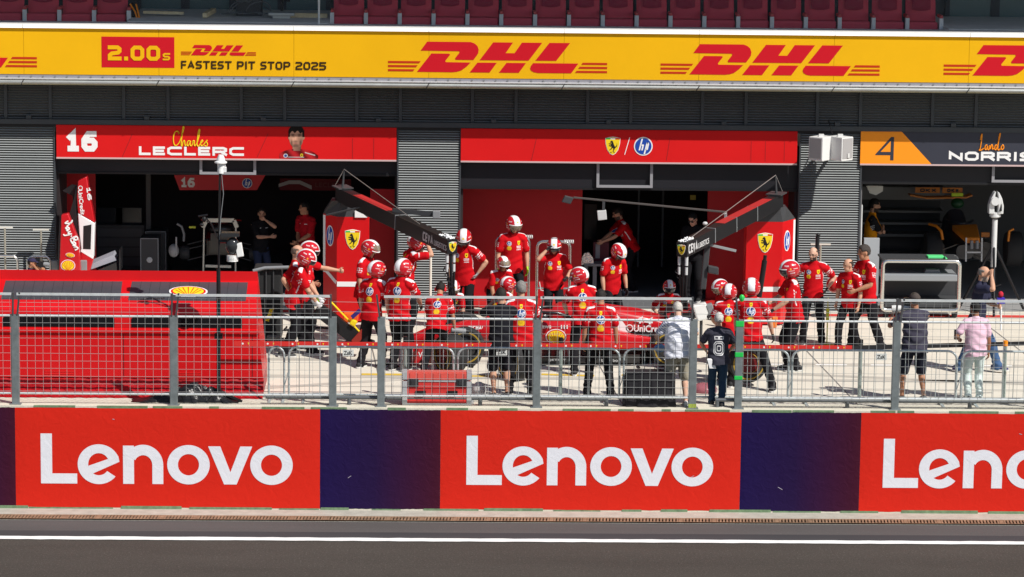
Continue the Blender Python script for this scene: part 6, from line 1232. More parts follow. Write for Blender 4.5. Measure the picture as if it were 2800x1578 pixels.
for sg in (-1, 1): MB().obox((X_+sg*.5, 2.7, 1.2), (.09, 0, 0), (0, .03, 0), (0, 0, .05)).build('mirror', papaya, oc, bevel=.01)
mb = MB()
for sg in (-1, 1):
    for z0 in (.8, 1.0): mb.bar((X_+sg*.15, 2.3, z0+.05), (X_+sg*.6, 2.2, z0-.1), .05, .02)
mb.build('suspension', carbon, oc)
mb = MB(); mb.tube([pt(2541, 613, 2.2), pt(2560, 618, 2.0), pt(2574, 632, 1.9), pt(2578, 655, 1.9)], .03); mb.tube([pt(2772, 626, 1.9), pt(2760, 632, 1.9), pt(2757, 660, 1.9)], .025); mb.build('orange_trim', papaya, oc)
mb = MB(); a = pt(2665, 690, 1.4)
for x in (2642, 2685): mb.bar(pt(x, 650, 1.4), pt(x-1, 715, 1.4), .03, .03)
mb.bar(pt(2642, 690, 1.4), pt(2685, 690, 1.4), .03, .03); mb.build('front_stand', lgrey, oc); mb = MB()
for x in (2657, 2672): mb.tube([pt(x, 658, 1.35), pt(x, 680, 1.35)], .035)
mb.build('damper', mgrey, oc)
for x in (2550, 2770): 
    mb = MB(); c = pt(x, 680, 2.2); mb.lathe([(0, -.16), (.33, -.16), (.36, -.12), (.36, .12), (.33, .16), (0, .16)], c, (1, 0, 0), 28); mb.build('wheel', rubber, oc, smooth=40)
# silver cart at the right garage
ct = thing('tube_frame_cart', pt(2515, 860, -.6), 'grey cart with a bright bent tube frame before the right garage', 'cart'); Y = -.75
def roundrect(x0, x1, y0, y1, Y, c=.09):
    a = pt(x0, y1, Y); b = pt(x1, y0, Y); X0, X1, Z0, Z1 = a.x, b.x, a.z, b.z; o = []
    for cx_, cz, s0 in ((X1-c, Z1-c, 0), (X0+c, Z1-c, 90), (X0+c, Z0+c, 180), (X1-c, Z0+c, 270)):
        for i in range(5): q = rad(s0+22.5*i); o.append((cx_+c*math.cos(q), Y, cz+c*math.sin(q)))
    return o
MB().tube(roundrect(2411, 2625, 715, 848, Y), .042, n=10, closed=True).build('tube_frame', chrome, ct, smooth=60)
MB().tube(roundrect(2418, 2618, 700, 842, Y+.75), .035, n=8, closed=True).build('rear_frame', dgrey, ct, smooth=60)
mb = MB(); a = pt(2416, 768, Y); b = pt(2618, 751, Y); mb.box(a.x, b.x, Y-.02, Y+.7, a.z, b.z); mb.build('shelf', mat('shelf grey', (.30, .32, .34), .4, .3), ct, bevel=.02)
mb = MB(); a = pt(2420, 838, Y); b = pt(2615, 700, Y+.7); mb.box(a.x, b.x, Y+.05, Y+.7, a.z-.02, a.z+.12); mb.box(a.x, b.x, Y+.66, Y+.7, a.z+.12, b.z); mb.build('cart_body', dgrey, ct)
mb = MB(); mb.prism([(-.2, 0), (.2, 0), (.14, .14), (-.12, .14)], pt(2545, 752, Y+.4), (1, 0, 0), (0, 0, 1), .2); tag(mb.build('grey_tray', mgrey), 'grey tapered tray standing on the cart shelf', 'tray')
mb = MB(); a = pt(2560, 706, Y+.3); mb.box(a.x-.18, a.x+.15, Y+.2, Y+.45, a.z-.05, a.z+.05); mb.prism([(.15, -.06), (.21, 0), (.15, .07)], (a.x, Y+.2, a.z), (1, 0, 0), (0, 0, 1), .1); tag(mb.build('green_box', mat('mint green', (.12, .72, .25), .4), bevel=.012), 'bright mint green box on top of the cart', 'box')
MB().box(pt(2411, 712, Y).x+.02, pt(2625, 712, Y).x-.02, Y+.02, Y+.75, pt(2500, 712, Y).z-.02, pt(2500, 712, Y).z+.015).build('top_board', dgrey, ct)
for x in (2425, 2612): MB().tube([(PXx(x, Y, 848), Y+.1, .12), (PXx(x, Y, 848), Y+.1, .02)], .06, n=10).build('castor', blk, ct)
# radome tripod
rt = thing('radome_tripod', pt(2720, 850, .2), 'white pointed radome on a black tripod at the right garage', 'tripod'); Y = .1; X = PXx(2717, Y, 700); z = lambda y: P(2717, y, Y).z
mb = MB(); 
for sx in (-1, 1): mb.prism([(sx*.03, 0), (sx*.145, 0), (sx*.15, .16), (sx*.11, .32), (sx*.05, .43), (sx*.02, .45), (sx*.04, .3), (sx*.04, .1)], (X, Y+.08, z(583)), (1, 0, 0), (0, 0, 1), .2)
mb.build('radome_shell', mat('radome white', (.62, .63, .63), .35), rt, bevel=.012, smooth=40)
mb = MB(); mb.lathe([(0, -.05), (.085, -.05), (.085, .05), (0, .05)], (X-.03, Y-.12, z(548)), (0, 1, 0), 24); mb.lathe([(0, .10), (.11, .09), (.115, 0), (.06, -.03), (0, -.03)], (X, Y, z(592)), n=22); mb.tube([(X, Y, z(600)), (X, Y, z(730))], .055, n=12); mb.build('white_column', mat('radome white'), rt, smooth=50)
mb = MB(); mb.prism([(.01, .06), (.055, .22), (.06, .06)], (X+.05, Y-.13, z(583)), (1, 0, 0), (0, 0, 1), .01); mb.build('badge', blk, rt)
for q in (25, 150, 265):
    MB().tube([(X, Y, z(668)), (X+.75*math.cos(rad(q)), Y+.55*math.sin(rad(q))-.1, .02)], .028, n=8).tube([(X+.2*math.cos(rad(q)), Y+.14*math.sin(rad(q)), .55), (X, Y, .5)], .012).build('leg', blk, rt, smooth=60)
# T stands and tube frames by the pillars
def tstand(x, yt_, Y, wpx, lab):
    X = PXx(x, Y, yt_); z1 = pt(x, yt_, Y).z; t = thing('t_stand', (X, Y, 0), lab, 'stand', 'slim T shaped stands'); h = wpx/2/139
    MB().tube([(X, Y, .02), (X, Y, z1)], .022, n=8).build('stand_tube', mat('warm steel', (.40, .38, .32), .4, .4), t, smooth=60); MB().bar((X-h, Y, z1), (X+h, Y, z1), .05, .028).build('cross_bar', mat('pale bar', (.62, .60, .54), .5), t)
    MB().lathe([(0, .03), (.18, .02), (.2, 0), (0, 0)], (X, Y, 0), n=18).build('base', dgrey, t)
tstand(13, 622, -.35, 44, 'slim T shaped stand at the left picture edge'); tstand(112, 628, -.35, 44, 'slim T shaped stand left of the upright engine cover'); tstand(2244, 668, -.55, 56, 'slim T shaped stand behind the bald bearded man')
def uframe(x0, x1, yt_, Y, lab, r=.026, m_=None):
    X0 = PXx(x0, Y, yt_); X1 = PXx(x1, Y, yt_); z1 = pt(x0, yt_, Y).z; c = .12; t = thing('tube_hoop', ((X0+X1)/2, Y, 0), lab, 'hoop', 'bent tube hoops')
    pts = [(X0, Y, 0)]+[(X0+c-c*math.cos(q), Y, z1-c+c*math.sin(q)) for q in [math.pi/2*i/5 for i in range(6)]]+[(X1-c+c*math.sin(q), Y, z1-c+c*math.cos(q)) for q in [math.pi/2*i/5 for i in range(6)]]+[(X1, Y, 0)]
    MB().tube(pts, r, n=8).build('hoop_tube', m_ or chrome, t, smooth=60)
    return t, X0, X1, z1
uframe(-20, 48, 699, -.45, 'bent tube hoop at the left picture edge'); uframe(75, 138, 701, -.45, 'bent tube hoop behind the man in the navy cap'); uframe(1118, 1178, 688, -.4, 'bent tube hoop against the pillar between the two garages', m_=mat('cream tube', (.72, .70, .62), .4))
for x0, x1, yt_, Y, lab in ((1358, 1447, 647, -.75, 'tall tube trolley around the tallest mechanic'), (1469, 1559, 660, -1.5, 'tall tube trolley behind the mechanic touching his visor')):
    t, X0, X1, z1 = uframe(x0, x1, yt_, Y, lab, .03); t.name = 'tube_trolley'; ORG['tube_trolley'] = ORG[t.name] = V(t.location); t['category'] = 'trolley'; t['group'] = 'tall tube trolleys'
    for z in (.25, z1*.42): MB().tube([(X0, Y, z), (X1, Y, z)], .02, n=8).build('cross_tube', chrome, t, smooth=60)
    MB().box(X0, X1, Y-.02, Y+.4, .10, .16).build('trolley_base', dgrey, t); 
    mb = MB()
    for k in range(5): mb.lathe([(.03, 0), (.045, .01), (.03, .03)], (X1-.12+.04*k, Y, z1+.0), (1, 0, 0), 10)
    mb.build('hose_coil', lgrey, t); MB().tube([(X0+.05, Y-.03, z1*.5), (X0+.08, Y-.05, z1*.4), (X0+.2, Y-.05, z1*.38), (X0+.28, Y-.03, z1*.48)], .012).build('hose_loop', lgrey, t)
# loudspeakers on the pillar
sp = mat('speaker grey', (.66, .66, .65), .5); spg = mat('speaker grille', (.34, .33, .33), .7)
for i, (x, a, lab) in enumerate(((2245, -40, 'left of the two pale loudspeakers on the pillar'), (2297, 40, 'right of the two pale loudspeakers on the pillar'))):
    Y = -.62; c = pt(x, 405, Y); t = thing('loudspeaker', c-V((0, 0, .24)), lab, 'loudspeaker', 'loudspeakers on the pillar'); ca, sa = math.cos(rad(a)), math.sin(rad(a)); fx = V((ca, sa, 0)); fy = V((sa, -ca, 0))
    MB().obox(c, fx*.165, fy*.20, (0, 0, .235)).build('speaker_box', sp, t, bevel=.015); MB().obox(c+fy*.203+V((0, 0, .01)), fx*.14, fy*.004, (0, 0, .20)).build('grille', spg, t)
    MB().box(c.x-.05, c.x+.05, c.y-.04, c.y+.04, c.z+.235, c.z+.28).build('top_clip', sp, t); MB().bar(c+V((0, .1, -.1)), V((c.x*.6+PXx(2271, -.1, 405)*.4, -.03, c.z-.1)), .05, .05).build('bracket', dgrey, t)
    MB().obox(c+fy*.209+V((.02, 0, -.13)), fx*.03, fy*.002, (0, 0, .045)).build('label_plate', mat('speaker label', (.55, .55, .54), .5), t)
mb = MB(); c = pt(2270, 365, -.3); mb.tube([c+V((-.02, .2, .25)), c+V((.03, -.2, -.02))], .012, n=5); tag(mb.build('speaker_cable', blk), 'black cable running down to the pale loudspeakers', 'cable')
# upright engine covers at the left garage
ec = thing('engine_cover_panel', pt(235, 745, -.5), 'upright red and white engine cover standing at the left garage', 'engine cover'); Y = -.55
def slab(parent, name, poly, Y, d, m_, nm=None, bev=.02):
    o = pt(poly[0][0], poly[0][1], Y); q = [pt(x, y, Y) for x, y in poly]; mb = MB(); mb.prism([(v.x-o.x, v.z-o.z) for v in q], o+V((0, d, 0)), (1, 0, 0), (0, 0, 1), d); return mb.build(name, m_, parent, bevel=bev, smooth=50)
cred = mat('car red', (.50, .010, .016), .3, coat=.5, var=.03)
slab(ec, 'red_skin', [(213, 495), (237, 484), (246, 540), (252, 570), (259, 610), (213, 583), (210, 540)], Y, .25, cred); slab(ec, 'white_skin', [(213, 583), (259, 610), (258, 640), (256, 705), (222, 690), (216, 640)], Y, .24, mat('car white', (.76, .76, .77), .3, coat=.4))
slab(ec, 'intake_mesh', [(228, 618), (250, 614), (248, 682), (227, 681)], Y-.004, .05, carbon, bev=0); slab(ec, 'edge_strip', [(211, 500), (203, 540), (190, 585), (200, 620), (214, 680), (216, 640), (209, 580), (211, 540)], Y+.03, .1, carbon); slab(ec, 'lower_skin', [(222, 684), (256, 706), (246, 742), (215, 742)], Y, .2, cred)
slab(ec, 'white_stripe', [(222, 682), (256, 704), (254, 708), (221, 688)], Y-.003, .02, white, bev=0)
mb = MB(); a = pt(213, 520, Y-.004); mb.text('UniCredit', a, (.10, 0, -1), (1, 0, .10), .50, .085, 0, off=.025); a = pt(236, 514, Y-.004); stext(mb, '16', a, (.12, 0, -1), (1, 0, .12), .25, .08, 0, .26); a = pt(221, 518, Y-.004); ring(mb, 0, 0, .045, .045, .012, .012, pt(220, 514, Y-.002), (1, 0, 0), (0, 0, 1), 0); mb.build('lettering', white, ec)
mb = MB(); mb.prism([(0, 0), (.18, .12), (.30, .10), (.34, -.5), (.22, -.5), (.2, -.1)], pt(172, 520, Y+.35), (1, 0, 0), (0, 0, 1), .1); mb.build('inner_duct', carbon, ec)
n1 = thing('nose_cover_panel', pt(190, 745, -.75), 'upright dark red body panel with white script and scallop emblem', 'body panel'); Y = -.8
slab(n1, 'red_skin', [(167, 588), (186, 584), (200, 620), (215, 660), (220, 742), (161, 742), (165, 650)], Y, .22, cred); slab(n1, 'carbon_edge', [(164, 588), (167, 588), (162, 742), (157, 742), (160, 650)], Y+.02, .12, carbon, bev=0)
mb = MB(); script(mb, [[(0, 12), (2, 4), (5, 10), (6, 16), (2, 20), (6, 14), (10, 4)], [(16, 8), (12, 6), (12, 1), (16, 4), (17, 8), (17, 1), (20, 4)], [(22, 8), (23, 2), (26, 3), (28, 8), (26, -6), (22, -8)], [(31, 5), (33, 5.5)], [(37, 14), (37, 1), (36, 14), (42, 15), (43, 10), (38, 8), (44, 6), (44, 1), (38, 1)], [(50, 8), (46, 6), (46, 1), (50, 4), (51, 8), (51, 1), (54, 6)], [(56, 8), (56, 1), (57, 6), (61, 8), (62, 1)]], 172, 640, 1., Y, .011)
cx0 = pt(172, 610, Y-.006)
for i, v in enumerate(mb.v):   # turn the script so that it runs down the panel
    d = v-pt(172, 640, Y-.006); a = rad(-68); mb.v[i] = V((cx0.x+(d.x*math.cos(a)-d.z*math.sin(a))*1.32, v.y, cx0.z+(d.x*math.sin(a)+d.z*math.cos(a))*1.32))
mb.build('script_lettering', white, n1)
shell(pt(186, 727, Y-.004), (1, 0, 0), (0, 0, 1), .27, .25, n1); shell(pt(192, 698, Y-.004), (1, 0, -.1), (0, 0, 1), .17, .10, n1)
for x in (150, 228):
    mb = MB(); a = pt(x, 742, -.6); mb.box(a.x-.07, a.x+.07, -.6, -.4, a.z-.3, a.z+.22); tag(mb.build('grey_stand_block', mgrey, bevel=.02), 'grey support block %s of the upright body panels' % ('left' if x < 200 else 'right'), 'block', 'grey support blocks')
# ================================================================ gantries
def gantry(lab, side):
    Yf = -1.75
    if side < 0: xs = dict(a=884, b=921, c=1009); top = 593; strip = 880
    else: xs = dict(a=2040, b=2138, c=2172); top = 607; strip = 2169
    t = thing('pit_gantry', pt((xs['a']+xs['c'])/2, 880, Yf), lab, 'gantry', 'red gantry cabinets with black booms')
    zt = pt(xs['b'], top, Yf).z; A = V((PXx(xs['a'], Yf+(.45 if side < 0 else 0), 700), Yf+(.45 if side < 0 else 0), 0)); B = V((PXx(xs['b'], Yf, 700), Yf, 0)); C_ = V((PXx(xs['c'], Yf+(0 if side < 0 else .5), 700), Yf+(0 if side < 0 else .5), 0))
    D = C_+V((.0, .5, 0)); E_ = A+V((0, .5, 0)); fp = [A, B, C_, D, E_]; mb = MB(); n_ = 5
    vs = [p+V((0, 0, .03)) for p in fp]+[p+V((0, 0, zt)) for p in fp]; mb.add(vs, [(i, (i+1) % n_, n_+(i+1) % n_, n_+i) for i in range(n_)]+[(4, 3, 2, 1, 0), (5, 6, 7, 8, 9)]); body = mb.build('cabinet', red, t)
    f1 = (A, B) if side < 0 else (B, C_); f2 = (B, C_) if side < 0 else (A, B)
    ux1 = (f1[1]-f1[0]).normalized(); n1_ = ux1.cross(V((0, 0, 1))); ux2 = (f2[1]-f2[0]).normalized(); n2 = ux2.cross(V((0, 0, 1))); up = V((0, 0, 1))
    shp = pt(964, 655, Yf) if side < 0 else pt(2092, 664, Yf); L2 = (f2[1]-f2[0]).length
    shield(f2[0]+ux2*max(.22, min(L2-.22, (shp-f2[0]).dot(ux2)))+up*shp.z+n2*.003, ux2, up, .28, .385, t); hz = (pt(905, 649, Yf) if side < 0 else pt(2147, 662, Yf)).z; L1 = (f1[1]-f1[0]).length
    hplogo(f1[0]+ux1*L1*(.52 if side < 0 else .36)+up*hz+n1_*.003, ux1, up, .27, .41, t)
    zs = (pt(950, 777, Yf) if side < 0 else pt(2105, 791, Yf)).z; mb = MB(); mb.obox((f2[0]+f2[1])/2+up*zs+n2*.003, ux2*(L2/2-.004), n2*.004, up*.048); mb.build('white_band', white, t)
    e = f1[0] if side < 0 else f1[1]; sg = 1 if side < 0 else -1
    mb = MB(); mb.obox(e+ux1*sg*.045+up*(zt*.72)+n1_*.003, ux1*.04, n1_*.004, up*(zt*.27)); mb.build('white_edge', white, t)
    if side < 0: mb = MB(); p0 = f1[0]+ux1*.05+up*(zt*.48)+n1_*.004; p1 = f1[0]+ux1*(L1-.02)+up*(zs+.03)+n1_*.004; mb.bar(p0, p1, .006, .075, up=tuple(up)); mb.build('white_diagonal', white, t)
    if side < 0: mb = MB(); mb.prism([(-.02, 0), (.22, 0), (.06, .13), (-.02, .13)], f2[1]-ux2*.26+up*(zt-.005)+n2*.004, ux2, up, .03); mb.build('white_peak', white, t); MB().box(A.x+.07, A.x+.2, 0, 0, 0, 0) if 0 else None
    # dark hood tapering to the boom root
    rt_ = (pt(930, 530, Yf+.15) if side < 0 else pt(2128, 548, Yf+.15)); tp = [rt_+V((x, y, -.12)) for x, y in ((-.16, -.12), (0.02, -.16), (.16, -.12), (.16, .3), (-.16, .3))]
    mb = MB(); lo = [p+V((0, 0, zt+.002)) for p in fp]; mb.add(lo+tp, [(i, (i+1) % 5, 5+(i+1) % 5, 5+i) for i in range(5)]+[(5, 6, 7, 8, 9)]); mb.build('hood', mat('hood grey', (.055, .057, .062), .5, var=.1), t)
    # boom
    end = pt(1237, 675, -5.8) if side < 0 else pt(1864, 683, -5.8); d = (end-rt_).normalized(); Lb = (end-rt_).length; sd_ = d.cross(up).normalized(); ub = sd_.cross(d); hw, hh = .105, .135
    MB().obox((rt_+end)/2, d*(Lb/2), sd_*hw, ub*hh).build('boom', blk, t, bevel=.006)
    m0 = (.16, .46) if side < 0 else (.12, .62)
    MB().obox(rt_+d*(Lb*(m0[0]+m0[1])/2)+ub*(hh+.003), d*(Lb*(m0[1]-m0[0])/2), sd_*(hw-.008), ub*.003).build('red_top', mat('sun faded red', (.42, .03, .03), .4), t)
    for k in (.28, .5, .72) if side > 0 else (.55,): MB().obox(rt_+d*Lb*k, d*.012, sd_*(hw+.006), ub*(hh+.006)).build('boom_clamp', mgrey, t)
    ns = sd_ if (sd_.x > 0) == (side > 0) else -sd_; ux = d if side < 0 else -d; up2 = ub
    mb = MB(); o = (end-d*.98 if side < 0 else end-d*.06)+ns*(hw+.004)-up2*.085; stext(mb, 'CEVA', o+up2*.0, ux, up2, .42, .17, 0, .22); stext(mb, 'LOGISTICS', o+ux*.46+up2*.01, ux, up2, .50, .10, 0, .18); mb.build('lettering', mat('stay white', (.6, .6, .6), .6), t)
    fr = V((d.x, d.y, 0)).normalized(); shield(end+d*.004, -sd_ if (-sd_).x > 0 else sd_, ub, .15, .19, t)
    mb = MB(); random.seed(side+5)
    for k in range(40): q = end-d*random.uniform(.02, .42)+sd_*random.uniform(-.085, .085)+ub*(hh+.012); mb.ell(q, .018, .018, .014, nu=7, nv=5)
    mb.build('cable_ties', white, t)
    # mast with stays
    mp = rt_+d*.1+ub*hh; mt = pt(941, 463, mp.y) if side < 0 else pt(2121, 479, mp.y); mb = MB(); mb.tube([mp, mp.lerp(mt, .5), mt], [.028, .02, .012], n=8); mb.obox(mp+V((0, 0, .02)), d*.16, sd_*.16, ub*.012); mb.build('stay_mast', dgrey, t, smooth=50)
    mb = MB(); mb.tube([mt, rt_+d*(Lb*(.72 if side < 0 else .92))+ub*hh], .008, n=5); mb.tube([mt, rt_-d*.22+ub*hh], .008, n=5); mb.build('stay_wire', mat('stay steel', (.35, .33, .32), .4, .5), t)
    # hoses from the boom end
    mb = MB(); e0 = end+d*(-.06)-ub*hh
    for k, (dx, r_) in enumerate(((-.07, .022), (.0, .03), (.07, .022))):
        q = e0+sd_*dx; mb.tube([q, q+V((.01, 0, -.28)), q+V((.02*k, .0, -.6)), q+V((.03+.02*k, .02, -1.0))], r_, n=7)
    mb.build('air_hose', blk, t, smooth=60); mb = MB()
    for dx in (-.07, .07): mb.tube([e0+sd_*dx, e0+sd_*dx-V((0, 0, .17))], .033, n=8); mb.tube([e0+sd_*dx-V((0, 0, .2)), e0+sd_*dx-V((0, 0, .34))], .03, n=8)
    mb.build('hose_coupling', lgrey, t, smooth=50); mb = MB(); c = e0+sd_*.14; pts = []
    for k in range(90): q = k*.7; pts.append(c+V((.004*k*(1 if side < 0 else .9)+.028*math.cos(q), .028*math.sin(q), -.25-.0105*k)))
    mb.tube(pts, .009, n=4); mb.build('coiled_cable', blk, t)
    if side < 0:
        mb = MB(); c = rt_+d*(Lb*.48)+ub*hh; e = pt(1192, 586, c.y-.2); mb.bar(c+V((0, 0, .02)), e, .05, .09); mb.build('side_arm', dgrey, t); mb = MB(); mb.box(e.x-.06, e.x+.08, e.y-.1, e.y+.1, e.z-.07, e.z+.07); mb.build('signal_box', mgrey, t, bevel=.01); mb = MB(); mb.tube([pt(893, 588, -2.3), pt(985, 567, -2.6), pt(1043, 573, -2.9)], .02, n=8); mb.build('glass_arm', dgrey, t)
    else:
        mb = MB(); c = pt(1985, 580, -3.6); e = pt(1568, 540, -3.3); mb.bar(c, e, .036, .036); mb.build('light_arm', mat('arm bronze', (.11, .10, .095), .5, .3), t, bevel=.008)
        mb = MB(); q = pt(1552, 546, -3.3); mb.obox(q, (.085, 0, -.02), (0, .06, 0), (.03, 0, .06)); mb.build('camera_head', dgrey, t, bevel=.015); mb = MB(); q = pt(1646, 588, -3.35); mb.obox(q, (.085, 0, .01), (0, .05, 0), (-.01, 0, .09)); mb.build('lamp_box', lgrey, t, bevel=.012); mb = MB(); mb.bar(pt(1651, 548, -3.35), pt(1650, 575, -3.35), .05, .05); mb.build('lamp_bracket', dgrey, t)
        mb = MB(); mb.bar(pt(1984, 583, -3.6), pt(1984, 606, -3.55), .05, .05); mb.ell(pt(1928, 611, -4.), .05, .05, .035, nu=8, nv=6); mb.build('beacon', lgrey, t); mb = MB(); mb.bar(pt(1933, 668, -4.6), pt(2012, 686, -4.4), .045, .05); mb.build('lower_arm', mgrey, t, bevel=.006)
        mb = MB(); mb.bar(pt(1934, 672, -4.6), pt(1922, 790, -4.6), .1, .11); mb.obox(pt(1950, 738, -4.65), (.10, 0, -.02), (0, .07, 0), (0, 0, .07)); mb.build('column', dgrey, t, bevel=.02)
gantry('left red gantry cabinet with crest and black boom pointing right', -1); gantry('right red gantry cabinet with crest and black boom pointing left', 1)
mb = MB(); X = PXx(2090, -2.6, 750); mb.tube([(X-.09, -2.6, pt(2076, 812, -2.6).z), (X, -2.6, pt(2090, 712, -2.6).z)], .052, n=14); mb.tube([(X, -2.6, pt(2091, 712, -2.6).z), (X+.01, -2.6, pt(2092, 698, -2.6).z)], .035, n=10); t_ = mb.build('black_torpedo_stand', blk, smooth=40); tag(t_, 'slanting black padded pole in front of the right crest', 'padded pole')
mb = MB(); mb.tube([pt(2233, 700, -2.4), pt(2236, 645, -2.4)], .04, n=10); mb.ell(pt(2237, 641, -2.4), .05, .05, .03, nu=8, nv=6); tag(mb.build('black_rod', blk, smooth=40), 'black rod with brass tip rising behind the bald bearded man', 'rod')
# ================================================================ race car
YCAR = -5.4; XFa = G(1272, 1003).x
ZL = .09
car = thing('race_car', (XFa+1.8, YCAR, 0), 'red and white racing car with its nose to the left among the mechanics', 'race car')
def sec_(hw, z0, z1, n=20, p=3.2):
    o = []
    for i in range(n):
        q = 2*math.pi*i/n; c, s_ = math.cos(q), math.sin(q); o.append((hw*abs(c)**(2/p)*(1 if c >= 0 else -1), (z0+z1)/2+(z1-z0)/2*abs(s_)**(2/p)*(1 if s_ >= 0 else -1)))
    return o
def loft(st, m_, name, yoff=0, p=3.2, parent=None, mi=None):
    mb = MB(); n = 20; vs = []
    for s_ in st:
        a, hw, z0, z1 = s_[:4]; yo = yoff+(s_[4] if len(s_) > 4 else 0)
        for y, z in sec_(hw, z0, z1, n, p): vs.append((XFa+a, YCAR+yo+y, z+ZL))
    k = len(st); mb.add(vs, [(i*n+j, (i+1)*n+j, (i+1)*n+(j+1) % n, i*n+(j+1) % n) for i in range(k-1) for j in range(n)]+[tuple(range(n)), tuple((k-1)*n+j for j in range(n-1, -1, -1))])
    return mb.build(name, m_, parent or car, smooth=50)
loft([(-1.05, .06, .20, .27), (-.9, .11, .19, .33), (-.5, .15, .24, .47), (0, .19, .27, .60), (.5, .23, .22, .67), (1.0, .29, .14, .69), (1.45, .34, .12, .67), (1.75, .33, .12, .70)], cred, 'nose_cone')
loft([(1.62, .17, .60, .88), (1.75, .20, .46, .96), (2.1, .22, .44, .96), (2.6, .215, .43, .90), (3.1, .205, .42, .80), (3.5, .16, .42, .70), (3.95, .06, .40, .52)], cred, 'engine_cover'); loft([(1.7, .30, .10, .5), (2.4, .30, .10, .46), (3.2, .24, .10, .44), (3.8, .15, .12, .42), (4.2, .06, .25, .36)], carbon, 'gearbox_fairing')
loft([(2.2, .012, .85, .97), (2.6, .012, .7, .94), (3.2, .012, .55, .86), (3.7, .010, .5, .72)], cred, 'shark_fin', p=8)
for sg in (-1, 1): loft([(1.28, .20, .36, .64, sg*.50), (1.4, .24, .28, .72, sg*.52), (1.9, .25, .24, .72, sg*.52), (2.5, .22, .20, .60, sg*.46), (3.1, .13, .20, .42, sg*.32), (3.5, .06, .2, .34, sg*.2)], cred, 'sidepod', p=4.5)
mb = MB(); mb.prism([(.75, -.35), (1.2, -.82), (2.9, -.80), (3.2, -.6), (3.5, -.5), (3.5, .5), (3.2, .6), (2.9, .80), (1.2, .82), (.75, .35)], (XFa, YCAR, .055), (1, 0, 0), (0, 1, 0), .04)
for sg in (-1, 1):
    for a, b, z in ((.85, 1.25, .30), (1.25, 2.6, .14), (2.6, 3.2, .22)): mb.box(XFa+a, XFa+b, YCAR+sg*.8-.012, YCAR+sg*.8+.012, .06, z)
mb.build('floor', carbon, car)
for a, w_, r_ in ((0, .30, .355), (3.74, .38, .36)):
    for sg in (-1, 1):
        yc = YCAR+sg*(.96-w_/2); mb = MB(); n = V((0, sg, 0)); mb.lathe([(.23, -w_/2), (r_-.03, -w_/2), (r_-.008, -w_/2+.03), (r_, -w_/2+.07), (r_, w_/2-.07), (r_-.008, w_/2-.03), (r_-.03, w_/2), (.23, w_/2)], (XFa+a, yc, r_), tuple(n), 40); wh = mb.build('tyre', rubber, car, smooth=40)
        mb = MB(); mb.lathe([(.262, w_/2+.002), (.290, w_/2+.002)], (XFa+a, yc, r_), tuple(n), 40); mb.build('gold_band', mat('gold band', (.34, .22, .025), .7), wh); mb = MB(); mb.lathe([(0, w_/2-.02), (.06, w_/2-.01), (.2, w_/2-.05), (.23, w_/2-.01)], (XFa+a, yc, r_), tuple(n), 32); mb.build('wheel_cover', carbon, wh, smooth=50)
mb = MB()
for a in (0, 3.74):
    for sg in (-1, 1):
        for dx, z0, z1 in ((-.28, .50, .48), (.28, .50, .48), (-.25, .28, .24), (.30, .28, .24), (.05, .55, .30)): mb.bar((XFa+a+dx, YCAR+sg*.2, z0), (XFa+a, YCAR+sg*.72, z1), .05, .016)
mb.build('suspension', carbon, car)
for k, (a, z) in enumerate(((-1.08, .12), (-.94, .18), (-.82, .25), (-.70, .31))):
    mb = MB(); mb.obox((XFa+a, YCAR, z), (.075, 0, .022), (0, .94, 0), (0, 0, .008)); mb.build('front_wing_element', cred if k else carbon, car)
for sg in (-1, 1):
    ep = MB().prism([(-1.18, .06), (-.58, .06), (-.56, .30), (-.72, .38), (-1.1, .20)], (XFa, YCAR+sg*.955+.008, 0), (1, 0, 0), (0, 0, 1), .016).build('front_endplate', cred, car); mb = MB(); mb.text('VS', (XFa-.86, YCAR+sg*.955-.012, .17), (1, 0, 0), (0, 0, 1), .13, .10); mb.build('lettering', white, ep)
rw = MB().prism([(3.6, .35), (4.15, .35), (4.22, .62), (4.22, .95), (3.78, .95), (3.70, .7)], (XFa, YCAR-.49, 0), (1, 0, 0), (0, 0, 1), .02).prism([(3.6, .35), (4.15, .35), (4.22, .62), (4.22, .95), (3.78, .95), (3.70, .7)], (XFa, YCAR+.51, 0), (1, 0, 0), (0, 0, 1), .02).build('rear_endplate', carbon, car)
mb = MB(); mb.text('Power', (XFa+3.82, YCAR-.513, .72), (1, 0, 0), (0, 0, 1), .34, .10, 0, off=.02); mb.text('PLAY', (XFa+3.86, YCAR-.513, .55), (1, 0, 0), (0, 0, 1), .28, .08, 1, off=.02); mb.build('lettering', [white, yellow], rw)
mb = MB(); mb.obox((XFa+3.95, YCAR, .80), (.18, 0, .05), (0, .48, 0), (0, 0, .014)); mb.obox((XFa+4.1, YCAR, .91), (.09, 0, .05), (0, .48, 0), (0, 0, .01)); mb.build('rear_wing', cred, car)
mb = MB(); mb.tube([(XFa+1.0, YCAR, .72), (XFa+1.08, YCAR, .86)]+[(XFa+1.1+.62*math.sin(q)*0+.6*(1-math.cos(q)), YCAR+.33*math.sin(q), .88+.02*math.sin(q)) for q in [math.pi*i/10 for i in range(0, 6)]]+[(XFa+1.95, YCAR+.22, .80)], .032, n=8); mb.tube([(XFa+1.08, YCAR, .86)]+[(XFa+1.1+.6*(1-math.cos(q)), YCAR-.33*math.sin(q), .88+.02*math.sin(q)) for q in [math.pi*i/10 for i in range(0, 6)]]+[(XFa+1.95, YCAR-.22, .80)], .032, n=8); mb.build('halo', carbon, car, smooth=60)
mb = MB(); mb.ell((XFa+1.45, YCAR, .74), .13, .12, .14, nu=16, nv=10); mb.build('headrest', carbon, car, smooth=60)
